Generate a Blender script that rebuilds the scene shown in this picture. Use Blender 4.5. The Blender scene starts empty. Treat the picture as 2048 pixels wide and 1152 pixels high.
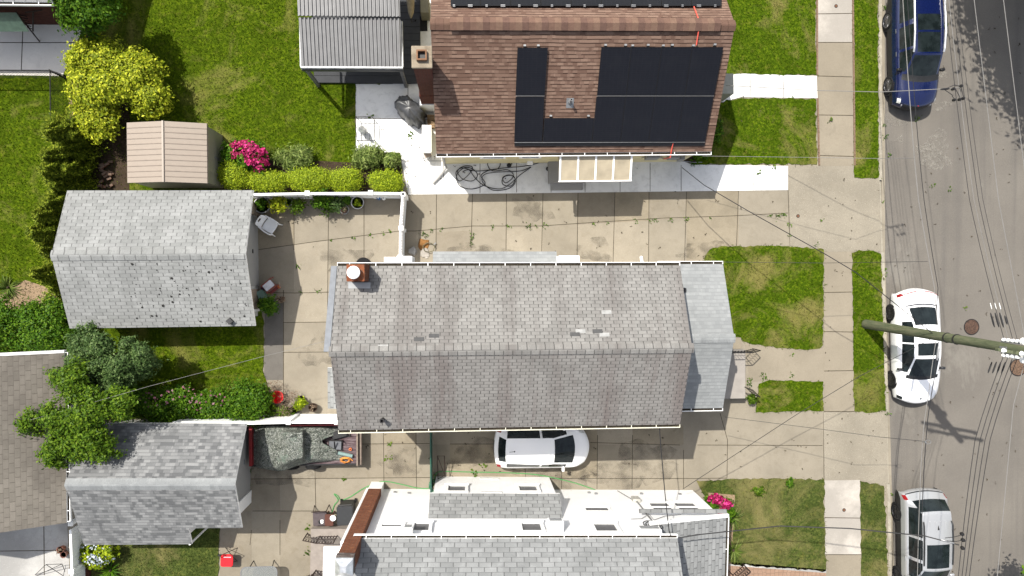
import bpy, math, random
import numpy as np
from mathutils import Vector, Matrix
rad = math.radians
random.seed(4)
SC = bpy.context.scene
COL = SC.collection
# ------------------------------------------------------------------ camera model (a drone looking almost straight down)
FPX, CX, CY, H = 1366.0, 1024.0, 576.0, 29.7
_n = Vector(((934 - CX) / FPX, -(560 - CY) / FPX, -1.0)).normalized()
RC = _n.rotation_difference(Vector((0, 0, -1))).to_matrix()
def ray(px, py):
    return RC @ Vector(((px - CX) / FPX, -(py - CY) / FPX, -1.0))
def G(px, py, z=0.0):
    d = ray(px, py); t = (z - H) / d.z
    return (d.x * t, d.y * t)
def G3(px, py, z=0.0):
    x, y = G(px, py, z); return (x, y, z)
def hit(px, py, p, n):
    d = ray(px, py); o = Vector((0, 0, H)); n = Vector(n)
    t = (Vector(p) - o).dot(n) / d.dot(n)
    return o + d * t
def mpp(z=0.0):
    return (H - z) / FPX
# ------------------------------------------------------------------ mesh building
class MB:
    def __init__(s): s.v = []; s.f = []; s.m = []; s.uv = []
    def add(s, verts, faces, mi=0, uvs=None):
        o = len(s.v); s.v += [tuple(p) for p in verts]
        for i, fc in enumerate(faces):
            s.f.append([o + k for k in fc]); s.m.append(mi); s.uv.append(uvs[i] if uvs else None)
        return s
    def box(s, c, d, rz=0.0, mi=0, rot=None, top=1.0):
        hx, hy, hz = d[0] / 2, d[1] / 2, d[2] / 2
        M = rot if rot is not None else Matrix.Rotation(rz, 3, 'Z')
        vs = []
        for z in (-1, 1):
            k = top if z > 0 else 1.0
            for x, y in ((-1, -1), (1, -1), (1, 1), (-1, 1)):
                q = M @ Vector((x * hx * k, y * hy * k, z * hz)); vs.append((c[0] + q.x, c[1] + q.y, c[2] + q.z))
        return s.add(vs, [(3, 2, 1, 0), (4, 5, 6, 7), (0, 1, 5, 4), (1, 2, 6, 5), (2, 3, 7, 6), (3, 0, 4, 7)], mi)
    def rbox(s, c, d, r=.03, rz=0.0, mi=0):
        # box with rounded upright corners and a small top chamfer
        hx, hy = d[0] / 2, d[1] / 2; ca, sa = math.cos(rz), math.sin(rz)
        pts = []
        for cx, cy, a0 in ((hx - r, hy - r, 0), (-hx + r, hy - r, 90), (-hx + r, -hy + r, 180), (hx - r, -hy + r, 270)):
            for k in range(5):
                a = rad(a0 + k * 22.5); pts.append((cx + r * math.cos(a), cy + r * math.sin(a)))
        n = len(pts); vs = []; e = min(r, d[2] * .3)
        for z, k in ((-d[2] / 2, 0), (d[2] / 2 - e, 0), (d[2] / 2, e)):
            for x, y in pts:
                x2 = x * (1 - k / hx); y2 = y * (1 - k / hy)
                vs.append((c[0] + x2 * ca - y2 * sa, c[1] + x2 * sa + y2 * ca, c[2] + z))
        fs = [list(range(n))[::-1], list(range(2 * n, 3 * n))]
        for l in range(2):
            for i in range(n):
                j = (i + 1) % n; fs.append((l * n + i, l * n + j, (l + 1) * n + j, (l + 1) * n + i))
        return s.add(vs, fs, mi)
    def prism(s, poly, z0, z1, mi=0, mside=None, uvs=False):
        a = sum(poly[i][0] * poly[(i + 1) % len(poly)][1] - poly[(i + 1) % len(poly)][0] * poly[i][1] for i in range(len(poly)))
        if a < 0: poly = poly[::-1]
        n = len(poly)
        f0 = z0 if callable(z0) else (lambda x, y: z0); f1 = z1 if callable(z1) else (lambda x, y: z1)
        vs = [(x, y, f0(x, y)) for x, y in poly] + [(x, y, f1(x, y)) for x, y in poly]
        s.add(vs, [list(range(n, 2 * n))], mi)
        o = len(s.v) - 2 * n
        ms = mi if mside is None else mside
        s.f.append([o + k for k in range(n)][::-1]); s.m.append(ms); s.uv.append(None)
        for i in range(n):
            j = (i + 1) % n; s.f.append([o + i, o + j, o + n + j, o + n + i]); s.m.append(ms); s.uv.append(None)
        return s
    def tube(s, pts, r, n=6, mi=0, close=False):
        P = [Vector(p) for p in pts]; m = len(P)
        rr = r if hasattr(r, '__len__') else [r] * m
        vs = []; t0 = None; nrm = None
        for i in range(m):
            a = P[(i - 1) % m] if (i > 0 or close) else P[i]; b = P[(i + 1) % m] if (i < m - 1 or close) else P[i]
            t = (b - a)
            t = t.normalized() if t.length > 1e-9 else (t0 or Vector((0, 0, 1)))
            if nrm is None:
                nrm = t.cross(Vector((0, 0, 1)));
                if nrm.length < 1e-3: nrm = t.cross(Vector((1, 0, 0)))
                nrm.normalize()
            else:
                nrm = nrm - t * nrm.dot(t)
                if nrm.length < 1e-6: nrm = t.orthogonal()
                nrm.normalize()
            bn = t.cross(nrm); t0 = t
            for k in range(n):
                a2 = 2 * math.pi * k / n; q = P[i] + (nrm * math.cos(a2) + bn * math.sin(a2)) * rr[i]; vs.append(tuple(q))
        fs = []
        for i in range(m if close else m - 1):
            j = (i + 1) % m
            for k in range(n):
                l = (k + 1) % n; fs.append((i * n + k, i * n + l, j * n + l, j * n + k))
        if not close: fs += [list(range(n))[::-1], list(range((m - 1) * n, m * n))]
        return s.add(vs, fs, mi)
    def lathe(s, prof, c=(0, 0, 0), n=20, mi=0, axis='z'):
        vs = []
        for r, z in prof:
            for k in range(n):
                a = 2 * math.pi * k / n; x, y = r * math.cos(a), r * math.sin(a)
                p = (x, y, z) if axis == 'z' else ((z, x, y) if axis == 'x' else (y, z, x))
                vs.append((c[0] + p[0], c[1] + p[1], c[2] + p[2]))
        fs = []
        for i in range(len(prof) - 1):
            for k in range(n):
                l = (k + 1) % n; fs.append((i * n + k, i * n + l, (i + 1) * n + l, (i + 1) * n + k))
        fs += [list(range(n))[::-1], list(range((len(prof) - 1) * n, len(prof) * n))]
        return s.add(vs, fs, mi)
    def build(s, name, mats, parent=None, smooth=False, local=False, bevel=0, base=None):
        me = bpy.data.meshes.new(name)
        b = base if base is not None else (base_of(parent) if (parent is not None and not local) else (0, 0, 0))
        me.from_pydata([(x - b[0], y - b[1], z - b[2]) for x, y, z in s.v], [], s.f)
        for m in (mats if isinstance(mats, (list, tuple)) else [mats]): me.materials.append(m)
        me.polygons.foreach_set('material_index', s.m)
        if smooth: me.polygons.foreach_set('use_smooth', [True] * len(s.f))
        if any(u is not None for u in s.uv):
            ul = me.uv_layers.new(name='UVMap'); flat = []
            for fc, u in zip(s.f, s.uv):
                for k in range(len(fc)): flat += list(u[k]) if u else [0.0, 0.0]
            ul.data.foreach_set('uv', flat)
        me.update()
        o = bpy.data.objects.new(name, me); COL.objects.link(o)
        if parent is not None: o.parent = parent
        elif base is not None: o.location = base
        if bevel:
            md = o.modifiers.new('bevel', 'BEVEL'); md.width = bevel; md.segments = 2; md.limit_method = 'ANGLE'; md.angle_limit = rad(50)
        return o
def base_of(o):
    while o.parent is not None: o = o.parent
    return tuple(o.location)
def np_mesh(name, V, F, mat, parent=None, nside=4, smooth=False, mats=None, midx=None):
    """fast mesh from numpy arrays of points and equal-sided faces"""
    V = np.asarray(V, np.float32)
    if parent is not None: V = V - np.array(base_of(parent), np.float32)
    me = bpy.data.meshes.new(name); nf = len(F)
    me.vertices.add(len(V)); me.vertices.foreach_set('co', V.ravel())
    me.loops.add(nf * nside); me.loops.foreach_set('vertex_index', np.asarray(F, np.int32).ravel())
    me.polygons.add(nf); me.polygons.foreach_set('loop_start', np.arange(0, nf * nside, nside, dtype=np.int32))
    for m in (mats or [mat]): me.materials.append(m)
    if midx is not None: me.polygons.foreach_set('material_index', np.asarray(midx, np.int32))
    me.update(calc_edges=True); me.validate()
    o = bpy.data.objects.new(name, me); COL.objects.link(o)
    if parent is not None: o.parent = parent
    return o
def tag(o, label, cat, group=None, kind=None):
    o['label'] = label; o['category'] = cat
    if group: o['group'] = group
    if kind: o['kind'] = kind
    return o
def thing(name, label, cat, loc=(0, 0, 0), rz=0.0, group=None):
    o = bpy.data.objects.new(name, None); COL.objects.link(o); o.empty_display_size = .2
    o.location = loc; o.rotation_euler = (0, 0, rz); return tag(o, label, cat, group)
def struct(o): o['kind'] = 'structure'; return o
def stuff(o, label=None, cat=None):
    o['kind'] = 'stuff'
    if label: o['label'] = label
    if cat: o['category'] = cat
    return o
def dup(root, loc, rz, label=None, group=None):
    r = root.copy(); COL.objects.link(r); r.location = loc; r.rotation_euler = (0, 0, rz)
    if label: r['label'] = label
    if group: r['group'] = group
    for ch in list(root.children):
        c = ch.copy(); COL.objects.link(c); c.parent = r
        for g in list(ch.children):
            d = g.copy(); COL.objects.link(d); d.parent = c
    return r
# ------------------------------------------------------------------ materials
KEXP = .54   # the picture is exposed for the shade: mid-tone base colours sit lower, whites stay white
def kc(c):
    m = max(c); k = KEXP if m < .5 else KEXP + (1 - KEXP) * min(1, (m - .5) / .12)
    return tuple(x * k for x in c[:3])
class NT:
    def __init__(s, name):
        s.mat = bpy.data.materials.new(name); s.mat.use_nodes = True; s.t = s.mat.node_tree
        s.b = s.t.nodes['Principled BSDF']; s.x = 0
    def n(s, typ, **kw):
        nd = s.t.nodes.new(typ)
        for k, v in kw.items():
            if k.startswith('i_'):
                key = k[2:].replace('_', ' '); nd.inputs[key].default_value = v
            else: setattr(nd, k, v)
        return nd
    def l(s, a, b): s.t.links.new(a, b)
    def coord(s, kind='Object', scale=None):
        tc = s.n('ShaderNodeTexCoord'); out = tc.outputs[kind]
        if scale is not None:
            mp = s.n('ShaderNodeMapping'); mp.inputs['Scale'].default_value = scale; s.l(out, mp.inputs['Vector']); out = mp.outputs['Vector']
        return out
    def noise(s, vec, scale, detail=4, rough=.55, dist=0):
        nd = s.n('ShaderNodeTexNoise'); nd.inputs['Scale'].default_value = scale; nd.inputs['Detail'].default_value = detail
        nd.inputs['Roughness'].default_value = rough; nd.inputs['Distortion'].default_value = dist; s.l(vec, nd.inputs['Vector']); return nd.outputs['Fac']
    def ramp(s, fac, stops):
        r = s.n('ShaderNodeValToRGB'); cr = r.color_ramp
        while len(cr.elements) < len(stops): cr.elements.new(.5)
        for e, (p, c) in zip(cr.elements, stops):
            e.position = p; e.color = (c, c, c, 1) if not hasattr(c, '__len__') else (*kc(c), 1)
        s.l(fac, r.inputs['Fac']); return r.outputs['Color']
    def mix(s, fac, a, b, mode='MIX'):
        m = s.n('ShaderNodeMix', data_type='RGBA', blend_type=mode)
        for sock, v in ((m.inputs[0], fac), (m.inputs[6], a), (m.inputs[7], b)):
            if hasattr(v, 'is_linked') or isinstance(v, bpy.types.NodeSocket): s.l(v, sock)
            elif hasattr(v, '__len__'): sock.default_value = (*kc(v), 1)
            else: sock.default_value = v if sock == m.inputs[0] else (v, v, v, 1)
        return m.outputs[2]
    def bump(s, h, strength=.3, dist=.02):
        b = s.n('ShaderNodeBump'); b.inputs['Strength'].default_value = strength; b.inputs['Distance'].default_value = dist
        s.l(h, b.inputs['Height']); s.l(b.outputs['Normal'], s.b.inputs['Normal'])
    def out(s, col, rough=.8, spec=.3, metal=0.0):
        if isinstance(col, bpy.types.NodeSocket): s.l(col, s.b.inputs['Base Color'])
        else: s.b.inputs['Base Color'].default_value = (*kc(col), 1)
        s.b.inputs['Roughness'].default_value = rough; s.b.inputs['Specular IOR Level'].default_value = spec; s.b.inputs['Metallic'].default_value = metal
        return s.mat
def plain(name, col, rough=.6, spec=.4, metal=0.0, var=.12, scale=6.0, bump=0.0, coat=0.0):
    t = NT(name); v = t.coord(); f = t.noise(v, scale, 5)
    c = t.ramp(f, [(.3, [x * (1 - var) for x in col]), (.7, [min(1, x * (1 + var)) for x in col])])
    if bump: t.bump(t.noise(v, scale * 8, 3), bump, .01)
    m = t.out(c, rough, spec, metal)
    if coat: t.b.inputs['Coat Weight'].default_value = coat; t.b.inputs['Coat Roughness'].default_value = .05
    return m
def concrete(name, col, dark=.75, warm=None, speck=.5, scale=.5):
    t = NT(name); v = t.coord()
    big = t.noise(v, scale, 6, .6); mid = t.noise(v, 3.2, 6, .65, .6); fine = t.noise(v, 45, 3, .7)
    c = t.ramp(big, [(.36, [x * dark for x in col]), (.5, col), (.64, [min(.85, x * 1.10) for x in col])])
    w = warm or [x * .72 for x in col]
    c = t.mix(t.ramp(mid, [(.5, 0.0), (.66, .38)]), c, w)
    c = t.mix(t.ramp(t.noise(v, 1.1, 7, .7, 1.2), [(.56, 0.0), (.70, .34 * min(1, speck * 2))]), c, [x * .66 for x in col])
    c = t.mix(t.ramp(fine, [(.3, speck), (.5, 0.0)]), c, [x * .6 for x in col])
    c = t.mix(t.ramp(t.noise(v, 24, 2, .5), [(.64, 0.0), (.72, speck)]), c, [min(.9, x * 1.3) for x in col])
    t.bump(fine, .25, .01)
    return t.out(c, .9, .2)
def tabs(t, uv, w, h, slot=.035):
    """three-tab layout: slot mask, height within the course (0 at the butt edge) and a random tone for every tab"""
    def mth(op, a, b=None):
        m = t.n('ShaderNodeMath', operation=op)
        for i, v in enumerate((a, b)):
            if v is None: continue
            if isinstance(v, bpy.types.NodeSocket): t.l(v, m.inputs[i])
            else: m.inputs[i].default_value = v
        return m.outputs[0]
    sp = t.n('ShaderNodeSeparateXYZ'); t.l(uv, sp.inputs[0])
    wob = t.noise(uv, .8, 2); yy = mth('ADD', mth('DIVIDE', sp.outputs['Y'], h), mth('MULTIPLY', wob, .35)); row = mth('FLOOR', yy); fy = mth('FRACT', yy)
    wn = t.n('ShaderNodeTexWhiteNoise', noise_dimensions='1D'); t.l(row, wn.inputs['W'])
    xx = mth('ADD', mth('ADD', mth('DIVIDE', sp.outputs['X'], w), mth('MULTIPLY', row, .5)), mth('MULTIPLY', wn.outputs['Value'], .16)); col = mth('FLOOR', xx); fx = mth('FRACT', xx)
    cb = t.n('ShaderNodeCombineXYZ'); t.l(row, cb.inputs['X']); t.l(col, cb.inputs['Y']); w2 = t.n('ShaderNodeTexWhiteNoise', noise_dimensions='2D'); t.l(cb.outputs[0], w2.inputs['Vector'])
    return mth('MULTIPLY', mth('LESS_THAN', fx, slot / w), mth('LESS_THAN', fy, .92)), fy, w2.outputs['Value']
def shingles(name, c1, c2, mort, w, h, mort_sz=.012, stain=None, stain_amt=.6, bumpy=.5, streak=False, lap=.0, hl=.45):
    t = NT(name); uv = t.coord('UV'); slot, fy, rnd = tabs(t, uv, w, h, mort_sz * 2.2)
    c = t.ramp(rnd, [(0, [x * .90 for x in c1]), (.3, c1), (.75, c2), (1, [x * 1.06 for x in c2])])
    big = t.noise(uv, .45, 6, .65)
    c = t.mix(t.ramp(big, [(.38, .45), (.56, 0.0)]), c, [x * .62 for x in c1])
    c = t.mix(t.ramp(t.noise(uv, 1.7, 6, .68), [(.5, 0.0), (.68, .45)]), c, [min(.8, x * 1.18) for x in c2])
    if stain:
        mp = t.n('ShaderNodeMapping'); mp.inputs['Scale'].default_value = (1.1, .13, 1) if streak else (.35, .5, 1); t.l(uv, mp.inputs['Vector'])
        c = t.mix(t.ramp(t.noise(mp.outputs['Vector'], 1.0, 6, .65, .3), [(.48, 0.0), (.66, stain_amt)]), c, stain)
        mp = t.n('ShaderNodeMapping'); mp.inputs['Scale'].default_value = (2.6, .35, 1); t.l(uv, mp.inputs['Vector'])
        c = t.mix(t.ramp(t.noise(mp.outputs['Vector'], 1.0, 5, .7, .3), [(.54, 0.0), (.7, .35)]), c, [x * .7 for x in c1])
    c = t.mix(t.ramp(fy, [(0, hl), (.10, hl * .8), (.17, 0.0)]), c, mort)  # butt-edge shadow painted as a dark line in the slot colour
    c = t.mix(t.mix(slot, 0.0, .85), c, mort)
    c = t.mix(t.ramp(t.noise(uv, 60, 2, .6), [(.38, .35), (.55, 0.0)]), c, [x * .5 for x in c1])
    t.bump(t.mix(slot, t.ramp(fy, [(0, 1.0), (1, .0)]), 0.0), bumpy, .012)
    return t.out(c, .92, .15)
def turf(name, g1, g2, dry, dry_lo=.55, dry_hi=.75, fine=True):
    t = NT(name); v = t.coord()
    a = t.noise(v, .9, 6, .65, .4); b = t.noise(v, 9, 6, .8)
    c = t.ramp(b, [(.39, [x * .5 for x in g1]), (.5, g1), (.58, g2), (.66, [x * 1.35 for x in g2])])
    c = t.mix(t.ramp(a, [(.40, .6), (.52, 0.0)]), c, [x * .6 for x in g1])
    c = t.mix(t.ramp(t.noise(v, .42, 6, .66, .8), [(dry_lo, 0.0), (dry_hi, .8)]), c, dry)
    c = t.mix(t.ramp(t.noise(v, 3.1, 5, .7), [(.56, 0.0), (.68, .5)]), c, [dry[0] * .8, dry[1] * .85, dry[2] * .5])
    geo = t.n('ShaderNodeNewGeometry')
    c = t.mix(t.ramp(geo.outputs['Random Per Island'], [(0, 0.0), (.5, 0.05), (.85, .35), (1, .8)]), c, [min(.5, x * 1.7) for x in g2])
    c = t.mix(t.ramp(geo.outputs['Random Per Island'], [(.0, .6), (.28, .4), (.3, 0.0)]), c, [x * .45 for x in g1])
    t.bump(t.noise(v, 30, 3, .7), .8, .03)
    return t.out(c, .95, .03)
def leafy(name, dark, light, tip=None, trans=.3, rough=.5):
    t = NT(name); geo = t.n('ShaderNodeNewGeometry'); r = geo.outputs['Random Per Island']
    st = [(0, dark), (.6, light)] + ([(1, tip)] if tip else [(1, [x * 1.3 for x in light])])
    c = t.ramp(r, st)
    t.out(c, rough, .12)
    tr = t.n('ShaderNodeBsdfTranslucent'); t.l(c, tr.inputs['Color'])
    mx = t.n('ShaderNodeMixShader'); mx.inputs[0].default_value = trans
    o = t.t.nodes['Material Output']; t.l(t.b.outputs[0], mx.inputs[1]); t.l(tr.outputs[0], mx.inputs[2]); t.l(mx.outputs[0], o.inputs['Surface'])
    return t.mat
def glass_dark(name, col=(.010, .015, .016), rough=.05):
    t = NT(name); v = t.coord(); c = t.ramp(t.noise(v, 2.5, 4), [(.35, col), (.7, [x * 2.2 + .006 for x in col])])
    m = t.out(c, rough, .35); return m
M = {}
M['tan2'] = concrete('driveway_concrete_dark', (.355, .31, .238), .86, (.265, .225, .155), .5, .6)
M['tan3'] = concrete('driveway_concrete_light', (.43, .38, .295), .88, (.355, .305, .225), .4, .5)
M['tan4'] = concrete('driveway_concrete_worn', (.39, .335, .245), .82, (.30, .255, .18), .55, .8)
M['tan'] = concrete('driveway_concrete', (.39, .345, .268), .86, (.31, .268, .20), .45, .45)
M['agg'] = concrete('exposed_aggregate', (.40, .358, .282), .88, (.345, .30, .23), .9, .6)
M['walk'] = concrete('walk_concrete', (.385, .335, .255), .88, (.33, .285, .215), .4, .4)
M['new'] = concrete('new_concrete', (.64, .64, .63), .94, (.55, .55, .54), .12, .3)
M['pale'] = concrete('pale_concrete', (.50, .462, .41), .94, (.44, .405, .355), .15, .3)
M['grey'] = concrete('grey_concrete', (.49, .48, .46), .9, (.42, .41, .40), .2, .3)
M['lightgrey'] = concrete('sheltered_concrete', (.74, .71, .66), .92, (.64, .62, .58), .2, .4)
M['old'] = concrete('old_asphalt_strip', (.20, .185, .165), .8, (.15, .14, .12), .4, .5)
M['joint'] = plain('joint_dirt', (.10, .082, .058), .95, .1, var=.4)
M['curb'] = concrete('curb_concrete', (.47, .43, .35), .8, (.30, .26, .2), .4, 1.2)
M['soil'] = concrete('garden_soil', (.42, .30, .19), .8, (.26, .18, .11), .6, 1.0)
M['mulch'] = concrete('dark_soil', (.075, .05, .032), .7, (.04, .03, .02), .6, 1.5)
M['turf'] = turf('lawn_turf', (.054, .105, .004), (.138, .195, .008), (.28, .25, .08), .52, .68)
M['turf2'] = turf('front_turf', (.052, .11, .004), (.135, .195, .009), (.30, .245, .095), .51, .66)
M['turf3'] = turf('dull_turf', (.062, .095, .022), (.125, .15, .035), (.30, .255, .11), .45, .64)
M['white'] = plain('white_vinyl', (.80, .80, .79), .45, .4, var=.03)
M['siding'] = None
M['cream'] = plain('cream_siding', (.62, .55, .33), .6, .3, var=.06)
M['beige'] = plain('beige_trim', (.45, .36, .28), .6, .3, var=.05)
M['gwhite'] = plain('painted_grey_white', (.58, .58, .57), .55, .3, var=.04)
M['dark'] = plain('black_metal', (.018, .017, .018), .5, .4, var=.3)
M['iron'] = plain('rusty_iron', (.055, .035, .028), .7, .3, var=.5, scale=20)
M['galv'] = plain('galvanised_metal', (.42, .43, .44), .4, .5, .5, var=.1)
M['gutterdirt'] = plain('gutter_debris', (.05, .042, .03), .95, .1, var=.5, scale=14)
M['rubber'] = plain('tyre_rubber', (.018, .018, .019), .85, .2, var=.2)
M['rim'] = plain('alloy_rim', (.32, .32, .33), .3, .5, .8, var=.1)
M['darkrim'] = plain('black_rim', (.05, .05, .052), .35, .5, .4, var=.1)
M['glass'] = glass_dark('tinted_glass')
M['winglass'] = glass_dark('window_glass', (.10, .10, .10), .15)
M['screen'] = plain('window_screen', (.16, .16, .165), .6, .3, var=.12)
M['red'] = plain('red_plastic', (.62, .012, .018), .4, .4, var=.06)
M['redlamp'] = plain('tail_lamp_lens', (.38, .008, .012), .15, .6, var=.1)
M['lamp'] = plain('headlamp_lens', (.62, .63, .60), .12, .6, var=.08)
M['wood'] = plain('bare_wood', (.36, .24, .14), .8, .2, var=.25, scale=9)
M['black'] = plain('black_plastic', (.025, .026, .028), .55, .4, var=.2)
M['wire'] = plain('cable_black', (.03, .03, .032), .6, .3, var=.2)
M['wirelight'] = plain('cable_grey', (.30, .29, .275), .6, .3, var=.1)
M['porcelain'] = plain('porcelain', (.78, .78, .76), .2, .6, var=.03)
M['terracotta'] = plain('clay_pot', (.30, .16, .09), .8, .2, var=.2)
M['bark'] = plain('bark', (.10, .075, .05), .95, .1, var=.4, scale=14, bump=.6)
M['hose'] = plain('green_hose', (.10, .42, .12), .4, .5, var=.1)
M['conduit'] = plain('orange_conduit', (.62, .10, .07), .5, .4, var=.1)
M['brownwood'] = plain('deck_boards', (.40, .35, .31), .8, .2, var=.12, scale=5)
# leaves
M['L_yellow'] = leafy('golden_leaves', (.20, .29, .010), (.42, .49, .020), (.60, .62, .045), .3)
M['L_green'] = leafy('bright_leaves', (.04, .12, .006), (.11, .25, .012), (.22, .38, .025), .3)
M['L_fresh'] = leafy('fresh_leaves', (.05, .12, .008), (.15, .28, .016), (.28, .42, .03), .35)
M['L_dark'] = leafy('dusky_leaves', (.045, .095, .022), (.125, .22, .06), (.25, .36, .12), .3)
M['L_conifer'] = leafy('conifer_sprays', (.09, .15, .015), (.28, .37, .03), (.50, .56, .06), .3)
M['L_box'] = leafy('boxwood_leaves', (.18, .29, .010), (.35, .47, .014), (.50, .59, .03), .3)
M['L_juniper'] = leafy('juniper_sprays', (.09, .16, .03), (.27, .37, .08), (.46, .55, .17), .25)
M['L_strap'] = leafy('strap_leaves', (.07, .13, .02), (.18, .26, .04), (.34, .40, .12), .25)
M['L_pink'] = leafy('magenta_petals', (.22, .006, .05), (.46, .016, .11), (.70, .06, .25), .2)
M['L_rose'] = leafy('faded_pink_petals', (.30, .10, .15), (.42, .19, .25), (.5, .32, .34), .25)
M['L_blue'] = leafy('pale_blue_petals', (.34, .40, .52), (.48, .54, .60), (.60, .63, .62), .2)
M['L_dry'] = leafy('dry_stems', (.20, .13, .09), (.36, .26, .18), (.5, .4, .28), .15)
# ------------------------------------------------------------------ ground, road, pavements
def px(pts, z=0.0): return [G(x, y, z) for x, y in pts]
def sheet(name, pts, z, mat, z0=-.35):
    return struct(MB().prism(px(pts, z), z0, z).build(name, mat))
def asphalt():
    t = NT('street_asphalt'); v = t.coord()
    c = t.ramp(t.noise(v, .35, 6, .6), [(.3, (.205, .186, .162)), (.55, (.245, .222, .192)), (.75, (.275, .25, .215))])
    st = t.coord('Object', (1.6, .05, 1)); c = t.mix(t.ramp(t.noise(st, 1.0, 4, .6), [(.5, 0.0), (.72, .55)]), c, (.145, .135, .125))
    c = t.mix(t.ramp(t.noise(v, 55, 3, .7), [(.35, .55), (.5, 0.0)]), c, (.10, .095, .09))
    c = t.mix(t.ramp(t.noise(v, 38, 2, .6), [(.62, 0.0), (.70, .7)]), c, (.38, .36, .33))
    w = t.noise(t.coord('Object', (.28, .18, 1)), 1.0, 7, .7, .3)
    c = t.mix(t.ramp(w, [(.62, 0.0), (.68, .5)]), c, (.33, .31, .27))
    t.bump(t.noise(v, 70, 2), .3, .01)
    return t.out(c, .9, .25)
M['asphalt'] = asphalt()
struct(MB().prism([(-90, -70), (90, -70), (90, 70), (-90, 70)], -.9, -.5).build('ground', M['turf']))
RZ = -.13
sheet('road', [(1757, -900), (2700, -900), (2700, 2000), (1776, 2000)], RZ, M['asphalt'], -.45)
sheet('yard_paving', [(-700, -700), (1757, -700), (1757, 0), (1759, 360), (1763, 505), (1773, 825), (1776, 970), (1778, 1152), (1790, 1900), (-700, 1900)], 0.0, M['tan'], -.45)
# curb: a real step above the road, lowered at the driveway mouths
def strip(a, b, w, z=0.0):
    A, B = Vector(G(*a, z)), Vector(G(*b, z)); d = (B - A).normalized(); n = Vector((-d.y, d.x)) * w / 2
    return [tuple(A + n), tuple(B + n), tuple(B - n), tuple(A - n)]
cb = MB()
for a, b, z in (((1759.5, -900), (1761, 360), .012), ((1761, 360), (1765, 505), -.095), ((1765, 505), (1774, 826), .012), ((1774, 826), (1777, 968), -.095), ((1777, 968), (1781, 1152), .012), ((1781, 1152), (1793, 1900), .012)):
    cb.prism(strip(a, b, .14), -.4, z)
struct(cb.build('curb', M['curb']))
gp = MB().prism(strip((1768, -900), (1770, 500), .17), -.4, RZ + .004).prism(strip((1770, 500), (1789, 1152), .15), -.4, RZ + .004)
struct(gp.build('gutter_pan', M['tan']))
# pavements
sheet('sidewalk_new', [(1633, -500), (1704, -500), (1704, 85), (1635, 85)], .012, M['pale'])
sheet('sidewalk', [(1635, 85), (1704, 85), (1707, 332), (1638, 332)], .012, M['walk'])
sheet('sidewalk', [(1648, 505), (1703, 503), (1709, 823), (1648, 823)], .012, M['walk'])
sheet('sidewalk_new', [(1649, 961), (1720, 960), (1722, 1109), (1650, 1109)], .012, M['pale'])
sheet('sidewalk', [(1650, 1109), (1722, 1109), (1726, 1700), (1654, 1700)], .012, M['walk'])
sheet('driveway_apron', [(1578, 333), (1638, 332), (1707, 331), (1709, 356), (1759, 357), (1763, 503), (1703, 503), (1648, 504), (1580, 491)], .008, M['agg'])
sheet('driveway_apron', [(1647, 824), (1709, 824), (1772, 824), (1776, 972), (1720, 960), (1649, 961)], .008, M['agg'])
sheet('patio', [(711, 168), (786, 168), (786, -60), (910, -60), (910, 300), (1368, 320), (1384, 329), (1576, 332), (1576, 380), (1080, 386), (816, 389), (800, 305), (712, 303)], .016, M['new'])
sheet('front_path', [(1455, 146), (1633, 152), (1635, 196), (1482, 194), (1430, 208)], .016, M['new'])
sheet('entry_path', [(1490, 690), (1648, 695), (1648, 765), (1540, 760), (1500, 765)], .006, M['walk'])
sheet('back_patio', [(-120, -60), (122, -40), (166, 55), (125, 152), (-120, 148)], .045, M['lightgrey'])
sheet('left_patio', [(-300, 1035), (134, 1035), (142, 1200), (-300, 1200)], .012, M['grey'])
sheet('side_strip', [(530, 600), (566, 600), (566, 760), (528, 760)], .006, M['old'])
# slabs poured at different times differ in tone
def slabs(xs, rows, seed):
    g = np.random.default_rng(seed)
    for i in range(len(xs) - 1):
        for r0, r1 in zip(rows, rows[1:]):
            m = ('tan', 'tan2', 'tan3', 'tan4', 'tan')[g.integers(0, 5)]
            if m == 'tan': continue
            P = [(xs[i], r0(xs[i])), (xs[i + 1], r0(xs[i + 1])), (xs[i + 1], r1(xs[i + 1])), (xs[i], r1(xs[i]))]; struct(MB().prism(px(P, .003), -.1, .003).build('driveway_slab', M[m]))
diag = lambda x: 467 - (x - 830) * (467 - 426) / (1576 - 830)
slabs([816, 873, 945, 1013, 1086, 1156, 1230, 1298, 1373, 1477, 1577], [lambda x: 388.0 - (x - 816) * .009, diag, lambda x: 530.0], 3)
slabs([514, 588, 657, 728, 800], [lambda x: 392.0, lambda x: 498 - (x - 514) * .12, lambda x: 585.0], 4)
slabs([567, 660], [lambda x: 585.0, lambda x: 645.0, lambda x: 704.0, lambda x: 830.0], 9)
slabs([500, 632, 720, 767, 832, 900, 990, 1050, 1123, 1195, 1265, 1367, 1454, 1646], [lambda x: 850.0, lambda x: 889.0, lambda x: 956.0], 6)
slabs([440, 503, 560, 640], [lambda x: 956.0, lambda x: 1022.0, lambda x: 1180.0], 8)
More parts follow.
